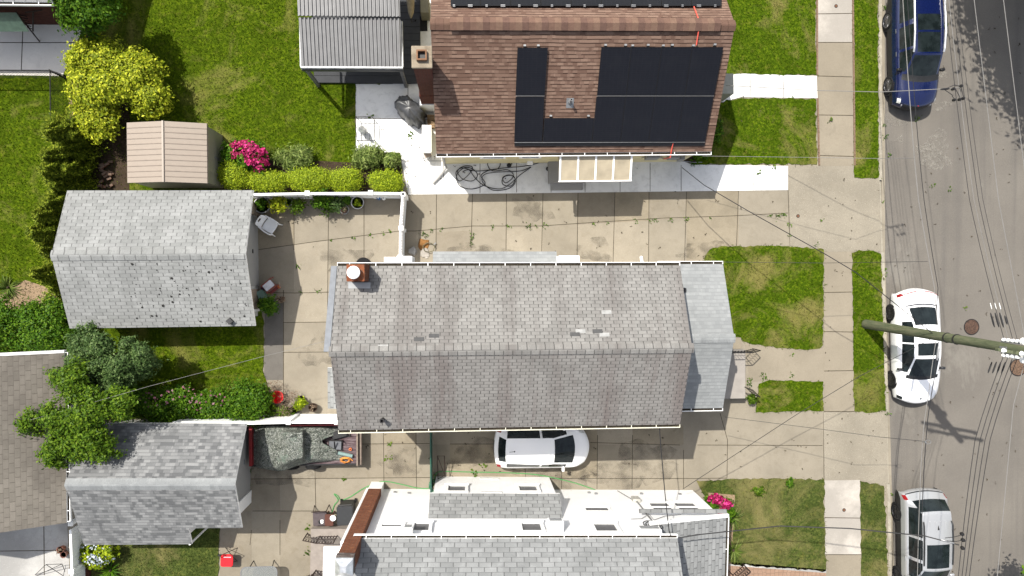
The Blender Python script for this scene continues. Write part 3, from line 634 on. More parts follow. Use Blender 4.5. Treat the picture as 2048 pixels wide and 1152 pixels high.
# ------------------------------------------------------------------ the grey house in the middle
F0 = Fr(.2)
def main_house():
    fr = F0
    t = thing('grey_roofed_house', 'long house in the middle with weathered grey shingle roof and white gutters', 'house', fr.at(1.5, -2.35))
    U0, U1 = -4.47, 7.6; VN = .50; VS = -5.2; VR = -2.33; ZE, ZR = 5.72, 7.05
    N = Slope(fr, VN, ZE, VR, ZR); S = Slope(fr, VS, ZE, VR, ZR)
    gable_walls(fr, t, U0 + .25, U1 - .2, VS + .3, VN - .3, lambda v: (N.z(v) if v > VR else S.z(v)) - .16, VR, M['siding'])
    r = MB(); N.slab(r, [(U0, VR), (U1, VR), (U1, VN), (U0, VN)], .14, 0, 0, 1); roof = r.build('roof', [M['S_main'], M['white']], t)
    r = MB(); S.slab(r, [(U0, VS), (U1, VS), (U1, VR), (U0, VR)], .14, 0, 0, 1, (.17, .05)); rs = r.build('roof', [M['S_mainS'], M['white']], t); rs['label'] = 'lower slope with brownish stains'
    ridge_caps(fr, roof, N, U0 - .05, U1 + .05, M['S_main'], pitch=.125, w=.17)
    # replaced shingles
    lt = plain('new_shingle_tab', (.46, .46, .45), .9, .1); dk = plain('dark_shingle_tab', (.13, .13, .13), .9, .1)
    for x, y, mi in ((1213, 624, 0), (1161, 662, 0), (1209, 669, 0), (838, 678, 1), (868, 671, 1), (766, 693, 0), (1195, 662, 1), (1150, 668, 1)):
        u, v, z = N.hit(x, y); pm = MB(); N.slab(pm, [(u - .17, v - .065), (u + .17, v - .065), (u + .17, v + .06), (u - .17, v + .06)], .008, .012, 0)
        pm.build('shingle_patch', dk if mi else lt, roof)
    # metal rake flashing on the garden end
    rk = MB(); N.slab(rk, [(U0 - .22, VR), (U0 - .02, VR), (U0 - .02, VN), (U0 - .22, VN)], .16, -.01); rk.build('rake_board', plain('blue_grey_flashing', (.27, .29, .32), .6, .3), t)
    gutter(fr, t, U0 + .0, U1, VN, ZE - .02, 1); gutter(fr, t, U0, U1, VS, ZE - .02, -1, mat=plain('cream_gutter', (.66, .64, .52), .5, .3, var=.05))
    # front porch roof, lower than the main one
    PU1 = 9.28; P0 = Slope(fr, .50, 5.0, -2.32, 5.62); P1 = Slope(fr, -5.0, 4.3, -2.32, 5.62)
    ub = fr.uv(1445, 528, 4.2); 
    pn = Slope(fr, fr.uv(1445, 528, 3.2)[1], 3.2, -2.25, 4.35); ps = Slope(fr, fr.uv(1448, 816, 3.2)[1], 3.2, -2.25, 4.35)
    u1 = fr.uv(1446, 528, 3.2)[0]; u0 = U1 - .25
    gable_walls(fr, t, u0, u1 - .3, ps.ve + .25, pn.ve - .25, lambda v: (pn.z(v) if v > -2.25 else ps.z(v)) - .14, -2.25, M['siding'])
    r = MB(); pn.slab(r, [(u0, -2.25), (u1, -2.25), (u1, pn.ve), (u0, pn.ve)], .12, 0, 0, 1); ps.slab(r, [(u0, ps.ve), (u1, ps.ve), (u1, -2.25), (u0, -2.25)], .12, 0, 0, 1)
    pr = r.build('porch_roof', [M['S_porch'], M['white']], t); ridge_caps(fr, pr, pn, u0 + .3, u1 + .04, M['S_porch'], pitch=.3, w=.17)
    gutter(fr, t, u0 + .2, u1, pn.ve, 3.18, 1); gutter(fr, t, u0 + .2, u1, ps.ve, 3.18, -1)
    # side entry lean-to on the driveway side
    a = fr.uv(866, 503, 2.5); b = fr.uv(1113, 503, 2.5)
    e = Slope(fr, a[1], 2.5, VN - .3, 2.95)
    r = MB(); e.slab(r, [(a[0], e.ve), (b[0], e.ve), (b[0], VN - .3), (a[0], VN - .3)], .1, 0, 0, 1); r.build('side_roof', [M['S_porch'], M['white']], t)
    w = MB(); fr.box(w, a[0] + .12, b[0] - .12, VN - .31, e.ve - .12, -.2, 2.38); w.build('side_entry', M['siding'], t)
    # bay-window hoods: the white boxes that stand out under the eaves
    for x0, x1, y0, y1 in ((768, 791, 514, 531), (793, 824, 512, 531), (1118, 1159, 511, 529)):
        p = fr.uv(x0, y0, 3.4); q = fr.uv(x1, y0, 3.4)
        hm = MB(); fr.box(hm, p[0], q[0], VN - .32, p[1], 2.2, 3.4); hb = hm.build('window_bay', M['white'], t, bevel=.02)
        lv = MB()
        for k in range(6): fr.box(lv, q[0] - .001, q[0] + .02, VN - .1, p[1] - .03, 2.3 + k * .17, 2.38 + k * .17)
        lv.build('louvre', M['gwhite'], hb)
    # chimney
    c = fr.uv(711, 545, 7.0); cm = MB(); fr.box(cm, c[0] - .30, c[0] + .28, c[1] - .29, c[1] + .27, 4.0, 6.95); ch = cm.build('chimney', M['brick'], t)
    k = MB(); k.lathe([(.13, 6.9), (.13, 7.15)], fr.at(c[0] + -.04, c[1], 0)); k.lathe([(.20, 7.13), (.215, 7.15), (.21, 7.19), (.13, 7.25), (.02, 7.27)], fr.at(c[0] - .04, c[1], 0), 28); k.build('chimney_cap', M['white'], ch, smooth=False)
    fl = MB(); fl.box(fr.at(c[0] - .02, c[1] - .45, N.z(c[1] - .45) + .03), (.75, .25, .02), fr.a); fl.build('flashing', M['galv'], ch)
    # vents and pipes
    u, v, z = S.hit(766, 838); vm = MB(); vm.lathe([(.06, z - .05), (.06, z + .28), (.085, z + .28), (.085, z + .33), (.045, z + .33), (.045, z + .2)], fr.at(u, v, 0), 14); vm.build('vent_pipe', M['dark'], t)
    d = MB(); p = fr.uv(1283, 514, 3.6); d.tube([fr.at(p[0] - .1, VN - .1, 4.6), fr.at(p[0] - .02, p[1] - .15, 3.7), fr.at(p[0], p[1], 3.55)], .06, 8); d.build('downspout', M['white'], t)
    q = fr.uv(1430, 690, 4.0)
    sm = MB(); u, v, z = pn.hit(1367, 580); sm.box(fr.at(u, v, z + .05), (.16, .16, .1), fr.a); sm.build('roof_vent', M['black'], t)
    # rear lean-to corner
    p = fr.uv(655, 735, 2.4); q = fr.uv(656, 817, 2.4); rr = Slope(fr, p[0], 2.4, p[0] + 1.0, 2.75, 'u')
    r = MB(); rr.slab(r, [(p[0], q[1]), (p[0] + 1.0, q[1]), (p[0] + 1.0, p[1]), (p[0], p[1])], .1, 0, 0, 1); r.build('rear_roof', [M['S_gar'], M['white']], t)
    w = MB(); fr.box(w, p[0] + .15, U0 + .26, q[1] + .12, p[1] - .12, -.2, 2.32); w.build('rear_entry', M['siding'], t)
    for x, y in ((1190, 850), (960, 850), (1300, 850)):
        uu = fr.uv(x, y, 3)[0]; window(fr, t, uu - .4, uu + .4, 2.6, 3.8, VS + .3, -1)
    # tiny wall window on the east front, hidden under the porch roof from above
    # front stoop with steps and iron railings
    s0 = fr.uv(1462, 700, .75); s1 = fr.uv(1491, 797, .75)
    st = MB(); fr.box(st, u1 - .35, s1[0], s1[1], s0[1], -.2, .75); stp = st.build('stoop', plain('stoop_boards', (.45, .415, .375), .85, .2, var=.08, scale=3), t, bevel=.015)
    sb = MB(); g0 = fr.uv(1460, 668, .4); fr.box(sb, u1 - .35, s1[0] - .05, s0[1] + .01, s0[1] + .5, -.2, .38); sb.build('step', M['walk'], stp)
    def rail(pts, z0, hh, nm='railing'):
        m = MB(); A, B = Vector(pts[0]), Vector(pts[1]); zz = (z0[0], z0[1])
        m.tube([(A.x, A.y, zz[0] + hh), (B.x, B.y, zz[1] + hh)], .022); m.tube([(A.x, A.y, zz[0] + .12), (B.x, B.y, zz[1] + .12)], .015)
        n = max(3, int((B - A).length / .13))
        for i in range(n + 1):
            p = A.lerp(B, i / n); z = zz[0] + (zz[1] - zz[0]) * i / n; m.tube([(p.x, p.y, z), (p.x, p.y, z + hh)], .02 if i in (0, n) else .009, 5)
        for i in range(n):
            p = A.lerp(B, (i + .5) / n); z = zz[0] + (zz[1] - zz[0]) * (i + .5) / n
            m.tube([(p.x + .04 * math.cos(a) * 1, p.y + .02 * math.sin(a), z + hh * .55 + .07 * math.sin(a)) for a in [k * .785 for k in range(8)]], .006, 4, close=True)
        return m.build(nm, M['dark'], t)
    e0 = Vector(fr.xy(u1 - .3, s0[1] - .03)); e1 = Vector(fr.xy(s1[0] - .04, s0[1] - .03)); rail((e0, e1), (.75, .75), .85); e2 = Vector(G(1504, 697, 0)); rail((e1, e2), (.75, .05), .85)
    f1 = Vector(fr.xy(s1[0] - .03, s1[1] + .5)); f2 = Vector(G(1504, 788, 0)); rail((f1, f2), (.75, .05), .8); 
    f1 = Vector(fr.xy(s1[0] - .03, s1[1] + .75)); f2 = Vector(G(1504, 776, 0))
    return dict(N=N, S=S, fr=fr, t=t, pn=pn, ps=ps, u1=u1)
MH = main_house()
# ------------------------------------------------------------------ garages
def garage_upper():
    fr = Fr(.6)
    def e(x, y, z): return fr.uv(x, y, z)
    U0, U1 = -15.4, -8.5
    a = e(135, 381, 2.05); b = e(138, 657, 2.05); r1 = e(487, 507, 3.15)
    U1 = e(500, 520, 2.6)[0]; U0 = e(120, 520, 2.6)[0]
    VN, VS = a[1], b[1]; VR = r1[1] - .02
    t = thing('grey_garage', 'detached garage with pale grey shingle roof and tan door piers beside the potted plants', 'garage', fr.at((U0 + U1) / 2, VR))
    N = Slope(fr, VN, 2.05, VR, 3.15); S = Slope(fr, VS, 2.05, VR, 3.15)
    uw = e(514, 480, 0)[0]
    gable_walls(fr, t, U0 + .3, uw, VS + .3, VN - .3, lambda v: (N.z(v) if v > VR else S.z(v)) - .13, VR, M['gwhite'])
    r = MB(); N.slab(r, [(U0, VR), (U1, VR), (U1, VN), (U0, VN)], .11, 0, 0, 1); roof = r.build('roof', [M['S_gar'], M['white']], t)
    r = MB(); S.slab(r, [(U0, VS), (U1, VS), (U1, VR), (U0, VR)], .11, 0, 0, 1, (.1, .03)); r.build('roof', [M['S_gar'], M['white']], t)
    ridge_caps(fr, roof, N, U0 - .02, U1 + .02, M['S_gar'], pitch=.2, w=.2)
    d = MB(); p0 = e(512, 436, 0); p1 = e(514, 572, 0); fr.box(d, uw - .02, uw + .05, p1[1], p0[1], 0, 1.95); dr = d.build('garage_door', M['sidinggrey'], t)
    hd = MB(); fr.box(hd, uw + .05, uw + .09, (p0[1] + p1[1]) / 2 - .08, (p0[1] + p1[1]) / 2 + .08, .8, .84); hd.build('handle', M['dark'], dr)
    k0 = e(513, 393, 0); k1 = e(513, 432, 0); pm = MB(); fr.box(pm, uw, uw + .12, k1[1], VN - .32, 0, 1.9); pm.build('door_pier', M['beige'], t)
    k0 = e(519, 578, 0); k1 = e(519, 617, 0); pm = MB(); fr.box(pm, uw, k0[0], k1[1], k0[1], 0, 2.0); pr = pm.build('door_pier', M['beige'], t)
    wm = MB(); fr.box(wm, uw - .02, k0[0] + .02, k1[1] - .1, k1[1], 0, 2.02); wm.build('corner_board', M['white'], pr)
    # moss specks, droppings and one blown vent hood
    g = np.random.default_rng(5); mm = MB()
    for i in range(70):
        x = g.uniform(260, 495); y = g.uniform(520, 645); u, v, z = S.hit(x, y); q = .02 + .05 * g.random() ** 3
        S.slab(mm, [(u + q * math.cos(a) * (.6 + g.random() * .6), v + q * math.sin(a) * (.6 + g.random() * .6)) for a in (0, 1.2, 2.5, 3.8, 5)], .01, .016)
    stuff(mm.build('lichen', plain('dark_lichen', (.045, .045, .042), .95, .1), roof))
    u, v, z = S.hit(461, 642); hm = MB(); hm.box(fr.at(u, v, z + .08), (.2, .2, .14), .7); hm.tube([fr.at(u + .05, v, z), fr.at(u + .1, v - .22, z)], .012); hm.build('vent_hood', M['black'], t, bevel=.02)
    return fr
garage_upper()
def garage_lower():
    fr = Fr(-1.0); e = fr.uv
    rl = e(120, 970, 3.4); rr = e(465, 968, 3.4); U0 = (e(120, 970, 3.4)[0] + e(178, 1088, 2.1)[0]) / 2; U1 = (rr[0] + e(497, 848, 2.1)[0]) / 2
    VR = rl[1]; VN = e(400, 847, 2.1)[1]; VS = e(300, 1089, 2.1)[1]
    N = Slope(fr, VN, 2.1, VR, 3.4); S = Slope(fr, VS, 2.1, VR, 3.4)
    t = thing('laminate_roofed_garage', 'garage with dark mottled shingle roof and stepped eave beside the camouflaged trailer', 'garage', fr.at((U0 + U1) / 2, VR))
    un = S.hit(380, 1072)[0]; vn = S.hit(440, 1056)[1]; uw = e(499, 940, 0)[0]
    gable_walls(fr, t, U0 + .3, uw, vn + .2, VN - .3, lambda v: (N.z(v) if v > VR else S.z(v)) - .13, VR, M['gwhite'])
    w = MB(); w.prism([fr.xy(U0 + .3, vn + .19), fr.xy(un - .25, vn + .19), fr.xy(un - .25, VS + .25), fr.xy(U0 + .3, VS + .25)], -.2, lambda x, y: S.z(x * fr.V[0] + y * fr.V[1]) - .13); w.build('wall', M['siding'], t)
    r = MB(); N.slab(r, [(U0, VR), (U1, VR), (U1, VN), (U0, VN)], .11, 0, 0, 1); roof = r.build('roof', [M['S_lam'], M['white']], t)
    r = MB(); S.slab(r, [(U0, VS), (un, VS), (un, vn), (U1, vn), (U1, VR), (U0, VR)], .11, 0, 0, 1, (.1, .03)); r.build('roof', [M['S_lam'], M['white']], t)
    ridge_caps(fr, roof, N, U0 - .02, U1 + .02, M['S_porch'], pitch=.26, w=.22)
    d = MB(); fr.box(d, uw - .02, uw + .05, VR - 1.25, VR + 1.5, 0, 1.95); dr = d.build('garage_door', M['sidinggrey'], t)
    hd = MB(); fr.box(hd, uw + .05, uw + .1, VR + .1, VR + .3, .9, .95); hd.build('handle', M['galv'], dr)
    k = MB(); fr.box(k, uw - .02, uw + .1, vn + .2, VR - 1.25, 0, 2.2); k.build('corner_board', M['white'], t)
    k = MB(); p = e(362, 1089, 2.1); k.tube([fr.at(un - .1, VS - .02, 2.05), fr.at(un - .1, VS - .02, .1)], .04, 8); k.build('downspout', M['white'], t)
    return fr
garage_lower()
# ------------------------------------------------------------------ the old house on the left edge
def left_house():
    fr = Fr(.4); e = fr.uv
    ue = e(131, 880, 2.6)[0]; vt = e(60, 712, 3.6)[1]; c = e(125, 1046, 2.6); ur = ue - 5.2
    t = thing('brown_shingled_house', 'house at the left edge with old brownish shingles and a white gutter', 'house', fr.at(ue - 5, (vt + c[1]) / 2))
    E = Slope(fr, ue, 2.6, ur, 5.0, 'u'); Wt = Slope(fr, ur - 5.2, 2.6, ur, 5.0, 'u')
    r = MB(); E.slab(r, [(ur, c[1]), (ue, c[1]), (ue, vt), (ur, vt)], .12, 0, 0, 1); Wt.slab(r, [(ur - 5.2, c[1]), (ur, c[1]), (ur, vt), (ur - 5.2, vt)], .12, 0, 0, 1); r.build('roof', [M['S_left'], M['white']], t)
    w = MB(); prof = [(ur - 4.9, -.2), (ue - .3, -.2), (ue - .3, E.z(ue - .3) - .14), (ur, 4.86), (ur - 4.9, E.z(ue - .3) - .14)]
    vs = [fr.at(u, c[1] + .25, z) for u, z in prof] + [fr.at(u, vt - .25, z) for u, z in prof]
    w.add(vs, [(0, 1, 2, 3, 4), (9, 8, 7, 6, 5), (0, 5, 6, 1), (1, 6, 7, 2), (2, 7, 8, 3), (3, 8, 9, 4), (4, 9, 5, 0)]); w.build('wall', M['siding'], t)
    f = MB(); E.slab(f, [(ur, vt + .002), (ue, vt + .002), (ue, vt + .10), (ur, vt + .10)], .2, .01); f.build('rake_board', M['white'], t)
    gutter(fr, t, c[1] + .05, vt, ue, 2.58, 1, axis='u', step=1.5)
    gm = MB(); ww = e(60, 709, 3.0); 
left_house()
def top_left_house():
    fr = Fr(1.0); e = fr.uv
    ve = e(60, 3, 3.3)[1]; ur = e(104, 3, 3.3)[0]
    t = thing('pale_roofed_house', 'house at the top left corner showing only its pale roof edge', 'house', fr.at(ur - 4, ve + 4))
    S = Slope(fr, ve, 3.3, ve + 4.2, 5.4); N = Slope(fr, ve + 8.4, 3.3, ve + 4.2, 5.4)
    r = MB(); S.slab(r, [(ur - 9, ve), (ur, ve), (ur, ve + 4.2), (ur - 9, ve + 4.2)], .12, 0, 0, 1); N.slab(r, [(ur - 9, ve + 4.2), (ur, ve + 4.2), (ur, ve + 8.4), (ur - 9, ve + 8.4)], .12, 0, 0, 1); r.build('roof', [M['S_gar'], M['white']], t)
    gable_walls(fr, t, ur - 8.7, ur - .25, ve + .35, ve + 8.05, lambda v: 5.22 - abs(v - ve - 4.2) * .5, ve + 4.2, M['brickdark'])
    gutter(fr, t, ur - 9, ur, ve, 3.28, -1)
top_left_house()
# ------------------------------------------------------------------ brown house with the solar panels
def brown_house():
    fr = Fr(1.2); e = fr.uv
    a = e(872, 306, 3.0); b = e(1422, 305, 3.0); VS = (a[1] + b[1]) / 2; U0, U1 = a[0], b[0]
    rl = e(862, 50, 5.6); rr = e(1471, 46, 5.6); VR = (rl[1] + rr[1]) / 2; VN = 2 * VR - VS; ZE, ZR = 3.0, 5.6
    U0 = (U0 + rl[0]) / 2; U1 = (U1 + rr[0]) / 2
    t = thing('brown_roofed_house', 'cream house with brown shingle roof carrying black solar panels', 'house', fr.at((U0 + U1) / 2, VR))
    S = Slope(fr, VS, ZE, VR, ZR); N = Slope(fr, VN, ZE, VR, ZR)
    gable_walls(fr, t, U0 + .15, U1 - .25, VS + .12, VN - .3, lambda v: (N.z(v) if v > VR else S.z(v)) - .16, VR, M['creamsiding'])
    r = MB(); S.slab(r, [(U0, VS), (U1, VS), (U1, VR), (U0, VR)], .13, 0, 0, 1); roof = r.build('roof', [M['S_brown'], M['white']], t)
    r = MB(); N.slab(r, [(U0, VR), (U1, VR), (U1, VN), (U0, VN)], .13, 0, 0, 1, (.1, 0)); r.build('roof', [M['S_brown'], M['white']], t)
    # ridge vent with its cap shingles
    ridge_caps(fr, roof, S, U0 - .02, U1 + .02, M['capbrown'], pitch=.28, w=.2)
    k = (ZR - ZE) / abs(VR - VS); rv = MB(); p0 = e(900, 50, 5.6)[0]; p1 = e(1440, 46, 5.6)[0]
    n = 42
    for i in range(n):
        u0_, u1_ = p0 + (p1 - p0) * i / n, p0 + (p1 - p0) * (i + 1) / n; h = .12 + .006 * ((i * 7) % 3)
        P = [fr.at(u, VR + dv, ZR + h - k * abs(dv) * .9) for u in (u0_, u1_) for dv in (-.23, 0, .23)] + [fr.at(u, VR + dv, ZR + h - .04 - k * abs(dv) * .9) for u in (u0_, u1_) for dv in (-.23, 0, .23)]
        rv.add(P, [(0, 3, 4, 1), (1, 4, 5, 2), (6, 7, 10, 9), (7, 8, 11, 10), (0, 6, 9, 3), (2, 5, 11, 8), (0, 1, 7, 6), (1, 2, 8, 7), (3, 9, 10, 4), (4, 10, 11, 5)], i % 3)
    rv.build('ridge_vent', [plain('cap_a', (.23, .14, .105), .9, .1), plain('cap_b', (.26, .165, .12), .9, .1), plain('cap_c', (.19, .115, .09), .9, .1)], t)
    g = gutter(fr, t, U0, U1, VS, ZE - .01, -1, dirt=True)
    # solar panels
    def panelmat():
        m = NT('solar_cells'); uv = m.coord('UV'); b = m.n('ShaderNodeTexBrick'); b.offset = 0; m.l(uv, b.inputs['Vector'])
        b.inputs['Color1'].default_value = (.0062, .0066, .0095, 1); b.inputs['Color2'].default_value = (.0068, .0072, .010, 1); b.inputs['Mortar'].default_value = (.015, .015, .019, 1)
        b.inputs['Scale'].default_value = 1; b.inputs['Brick Width'].default_value = .166; b.inputs['Row Height'].default_value = .083; b.inputs['Mortar Size'].default_value = .003
        c = m.mix(m.ramp(m.noise(uv, 1.6, 5, .7), [(.5, 0.0), (.8, .35)]), b.outputs['Color'], (.03, .03, .034))
        return m.out(c, .3, .25)
    pmt = panelmat(); fm = plain('panel_frame', (.012, .012, .014), .45, .4)
    def panel(pts, slope, nm='solar_panel'):
        q = [slope.hit(x, y)[:2] for x, y in pts]
        # re-project at the panel's own height
        L = Slope(fr, slope.ve, slope.ze + .13, slope.vt, slope.zt + .13); q = [L.hit(x, y)[:2] for x, y in pts]
        cx = sum(p[0] for p in q) / 4; cy = sum(p[1] for p in q) / 4; q = [(cx + (p[0] - cx) * .992, cy + (p[1] - cy) * .992) for p in q]
        m = MB(); L.slab(m, q, .04, 0, 0, 1, (cx * 3.3, cy)); o = m.build(nm, [pmt, fm], t)
        fmb = MB(); ring = [((p[0]), (p[1])) for p in q]
        inn = [(cx + (p[0] - cx) * .975, cy + (p[1] - cy) * .985) for p in q]
        for i in range(4):
            j = (i + 1) % 4; L.slab(fmb, [ring[i], ring[j], inn[j], inn[i]], .05, .006)
        fmb.build('panel_frame', fm, o)
    def grid(xt, xb, yt, yb):
        for i in range(len(xt) - 1): panel([(xb[i], yb), (xb[i + 1], yb), (xt[i + 1], yt), (xt[i], yt)], S)
    grid([1035, 1096], [1031, 1089.5], 95, 191); grid([1031, 1089], [1028.5, 1084.5], 193.5, 284)
    grid([1203, 1263, 1324, 1385, 1447], [1194, 1252.5, 1311, 1369.5, 1428.5], 94, 191); grid([1193, 1251.5, 1310, 1368.5, 1427.5], [1184, 1240.5, 1297, 1353.5, 1410], 193, 284)
    panel([(1085, 284), (1184, 284), (1189, 236), (1088.5, 236)], S)
    for i in range(9):
        x0 = 901 + i * 60.3; panel([(x0, 12), (x0 + 60, 12), (x0 + 62, -85), (x0 + 1, -85)], N)
    # rails, skirt and clamps
    L = Slope(fr, VS, ZE + .08, VR, ZR + .08)
    sk = MB(); p = L.hit(1029, 285.5); q = L.hit(1410, 286); p2 = L.hit(1029, 292); q2 = L.hit(1409, 291.5); L.slab(sk, [p[:2], q[:2], q2[:2], p2[:2]], .04, 0); sk.build('array_skirt', fm, t)
    rl_ = MB(); L2 = Slope(fr, VS, ZE + .15, VR, ZR + .15)
    for a_, b_ in (((1031, 192), (1089, 192)), ((1193, 192), (1428, 192)), ((1029, 285), (1410, 284.5))):
        x, y = L2.hit(*a_), L2.hit(*b_); rl_.tube([fr.at(*x), fr.at(*y)], .008, 5)
    rl_.build('mounting_rail', M['galv'], t)
    cl = MB()
    for (x, y) in [(1049, 93), (1076, 93), (1210, 92), (1250, 92), (1264, 93), (1295, 92), (1325, 93), (1343, 92), (1385, 93), (1428, 91), (1101, 233), (1176, 233)]:
        u, v, z = S.hit(x, y); mb = MB(); mb.box(fr.at(u, v, z + .07), (.09, .06, .12), fr.a); mb.box(fr.at(u, v + .07, z + .02), (.06, .14, .03), fr.a); mb.build('mounting_bracket', M['galv'], t)
    for i in range(17):
        x = 908 + i * 32.5; u, v, z = N.hit(x, 14); mb = MB(); mb.box(fr.at(u, v, z + .08), (.16 if i % 2 else .08, .07, .1), fr.a); mb.build('mounting_bracket', M['galv'], t)
    # conduit from array to array
    pts = [N.hit(1386, 14), N.hit(1392, 30), N.hit(1397, 44)]; pts = [fr.at(p[0], p[1], p[2] + .08) for p in pts]; pts += [fr.at(*(S.hit(*q)[:2]), S.hit(*q)[2] + .1) for q in ((1398, 52), (1395, 66), (1391, 92))]
    c = MB(); c.tube(pts, .024, 6); c.build('conduit', M['conduit'], t)
    c = MB(); p = S.hit(1345, 287); c.tube([fr.at(p[0], p[1], p[2] + .06), fr.at(p[0] - .01, VS + .05, ZE + .08), fr.at(p[0] - .01, VS - .2, ZE - .1), fr.at(p[0] - .01, VS - .1, 2.0)], .026, 6); c.build('conduit', M['conduit'], t)
    # plumbing vent
    u, v, z = S.hit(1140, 205); vm = MB(); vm.lathe([(.05, z - .1), (.05, z + .42), (.036, z + .42), (.036, z + .2)], fr.at(u, v, 0), 14); vp = vm.build('vent_pipe', M['galv'], t)
    fm2 = MB(); S.slab(fm2, [(u - .14, v - .18), (u + .14, v - .18), (u + .14, v + .14), (u - .14, v + .14)], .01, .02); fm2.lathe([(.1, z - .1), (.06, z + .12)], fr.at(u, v, 0), 14); fm2.build('flashing', M['galv'], vp)
    # brick chimney on the patio side
    fb = e(855, 206, 0); hC = 29.7
    # front face v fixed by its foot; height where that face shows at y=133
    zt = 6.12; fb = e(843, 133, zt); u_l = e(826, 133, zt)[0]; u_r = e(862, 133, zt)[0]; v_b = e(843, 94, zt)[1]
    cm = MB(); fr.box(cm, u_l, u_r, fb[1], v_b, -.1, zt - .12); fr.box(cm, u_l - .05, U0 + .2, fb[1] - .02, v_b + .1, 1.2, 2.4); ch = cm.build('chimney', M['brickdark'], t)
    cp = MB(); fr.box(cp, u_l - .05, u_r + .05, fb[1] - .05, v_b + .05, zt - .12, zt); cp.build('chimney_crown', concrete('crown_mortar', (.42, .35, .26), .75, (.2, .15, .1), .6, 2), ch, bevel=.03)
    fu = MB(); c0 = ((u_l + u_r) / 2, (fb[1] + v_b) / 2 + .02)
    for dx, dy, sx, sy in ((-.15, 0, .05, .35), (.15, 0, .05, .35), (0, -.15, .25, .05), (0, .15, .25, .05)): fr.box(fu, c0[0] + dx - sx / 2, c0[0] + dx + sx / 2, c0[1] + dy - sy / 2, c0[1] + dy + sy / 2, zt - .01, zt + .16)
    fu.build('flue', M['terracotta'], ch)
    fi = MB(); fr.box(fi, c0[0] - .124, c0[0] + .124, c0[1] - .124, c0[1] + .124, zt - .008, zt + .004); fi.build('flue_mouth', M['dark'], ch)
    wf = MB(); fr.box(wf, u_l - .1, U0 + .25, fb[1] - .06, v_b + .12, -.1, 1.2); wf.build('foot_trim', M['white'], ch)
    # wall windows, vents, meters
    VW = VS + .12
    for x0, x1, y0, y1 in ((966, 1006, 309, 313), (1046, 1078, 309, 312)):
        u0_, z1 = fr.wallhit(x0, y0, VW); u1_, z0 = fr.wallhit(x1, y1, VW); window(fr, t, u0_, u1_, max(z0 - .25, 1.5), max(z1, 2.0), VW, -1, 0, M['glass'])
    for x, y, sx, sz, mt in ((1305, 317, .55, .3, 'galv'), (1347, 317, .42, .3, 'galv'), (1362, 320, .22, .35, 'galv')):
        u, z = fr.wallhit(x, y, VW - .15); mb = MB(); fr.box(mb, u - sx / 2, u + sx / 2, VW - .17, VW, z - .3, z + sz - .1); o = mb.build('electric_meter', M[mt], t, bevel=.03)
        lm = MB(); lm.lathe([(.1, -.16), (.1, -.22), (.06, -.24)], (0, 0, 0), 12, axis='y'); 
    for pts in (((1283, 316), (1300, 310), (1330, 318), (1345, 311)), ((1318, 309), (1326, 318), (1342, 312)), ((1362, 322), (1364, 336), (1363, 345))):
        cd = MB(); cd.tube([fr.at(fr.wallhit(x, y, VW - .05)[0], VW - .05, max(.1, fr.wallhit(x, y, VW - .05)[1])) for x, y in pts], .018, 5); cd.build('conduit', M['galv'], t)
    b_ = MB(); u, z = fr.wallhit(1063, 322, VW - .1); fr.box(b_, u - .12, u + .12, VW - .12, VW, .25, .5); b_.build('hose_box', M['white'], t)
    # door awning of tan panels on white ribs
    q0 = e(1120, 362, 2.45); q1 = e(1262, 362, 2.45); ui = e(1121, 307, 2.9)[0]; uj = e(1263, 307, 2.9)[0]
    u0_ = (q0[0] + ui) / 2; u1_ = (q1[0] + uj) / 2; A = Slope(fr, q0[1], 2.45, VW, 2.86)
    am = MB(); A.slab(am, [(u0_, q0[1]), (u1_, q0[1]), (u1_, VW), (u0_, VW)], .03, 0)
    fr.box(am, u0_, u0_ + .03, q0[1], VW, 2.2, 2.44); fr.box(am, u1_ - .03, u1_, q0[1], VW, 2.2, 2.44)
    aw = am.build('awning', plain('tan_awning_panel', (.50, .43, .31), .5, .4, var=.06, scale=2), t)
    for i in range(5):
        u = u0_ + (u1_ - u0_) * i / 4; rb = MB(); A.slab(rb, [(u - .035, q0[1]), (u + .035, q0[1]), (u + .035, VW), (u - .035, VW)], .05, .035); rb.build('rib', M['white'], aw)
    rb = MB(); fr.box(rb, u0_ - .05, u1_ + .05, q0[1] - .04, q0[1], 2.36, 2.5); rb.build('front_rail', M['white'], aw)
    # steps below the awning
    s0 = e(1098, 358, .4); sm = MB(); fr.box(sm, s0[0], s0[0] + 1.6, VW - .9, VW, -.1, .38); fr.box(sm, s0[0] + .1, s0[0] + 1.5, VW - 1.2, VW - .9, -.1, .2); sm.build('step', M['grey'], t)
    # front bay / storm door on the street side
    p = e(1463, 150, 2.3); p2 = e(1459, 190, 2.3); mb = MB(); fr.box(mb, U1 - .26, p[0], min(p[1], p2[1]), max(p[1], p2[1]), -.1, 2.5); wv = mb.build('entry_awning', plain('clear_awning', (.42, .42, .36), .3, .5), t)
    # downspout with a loose elbow on the ground
    d = MB(); c0 = fr.at(U0 + .22, VS - .05, 2.9); pz = [(c0[0], c0[1], 2.9), (c0[0] + .02, c0[1] + .06, 2.2), (c0[0] + .02, c0[1] + .06, .35)]
    pz += [(*G(893, 335, .2), .2), (*G(880, 352, .12), .12), (*G(866, 367, .1), .1)]
    d.tube(pz, .05, 8); d.build('downspout', plain('grey_downspout', (.46, .45, .43), .5, .4), t)
    # roof edge boards of the rear step
    st = MB(); p = G(800, 0); 
    return dict(fr=fr, VW=VW, S=S, N=N, U0=U0, U1=U1, VS=VS, t=t)
BH = brown_house()
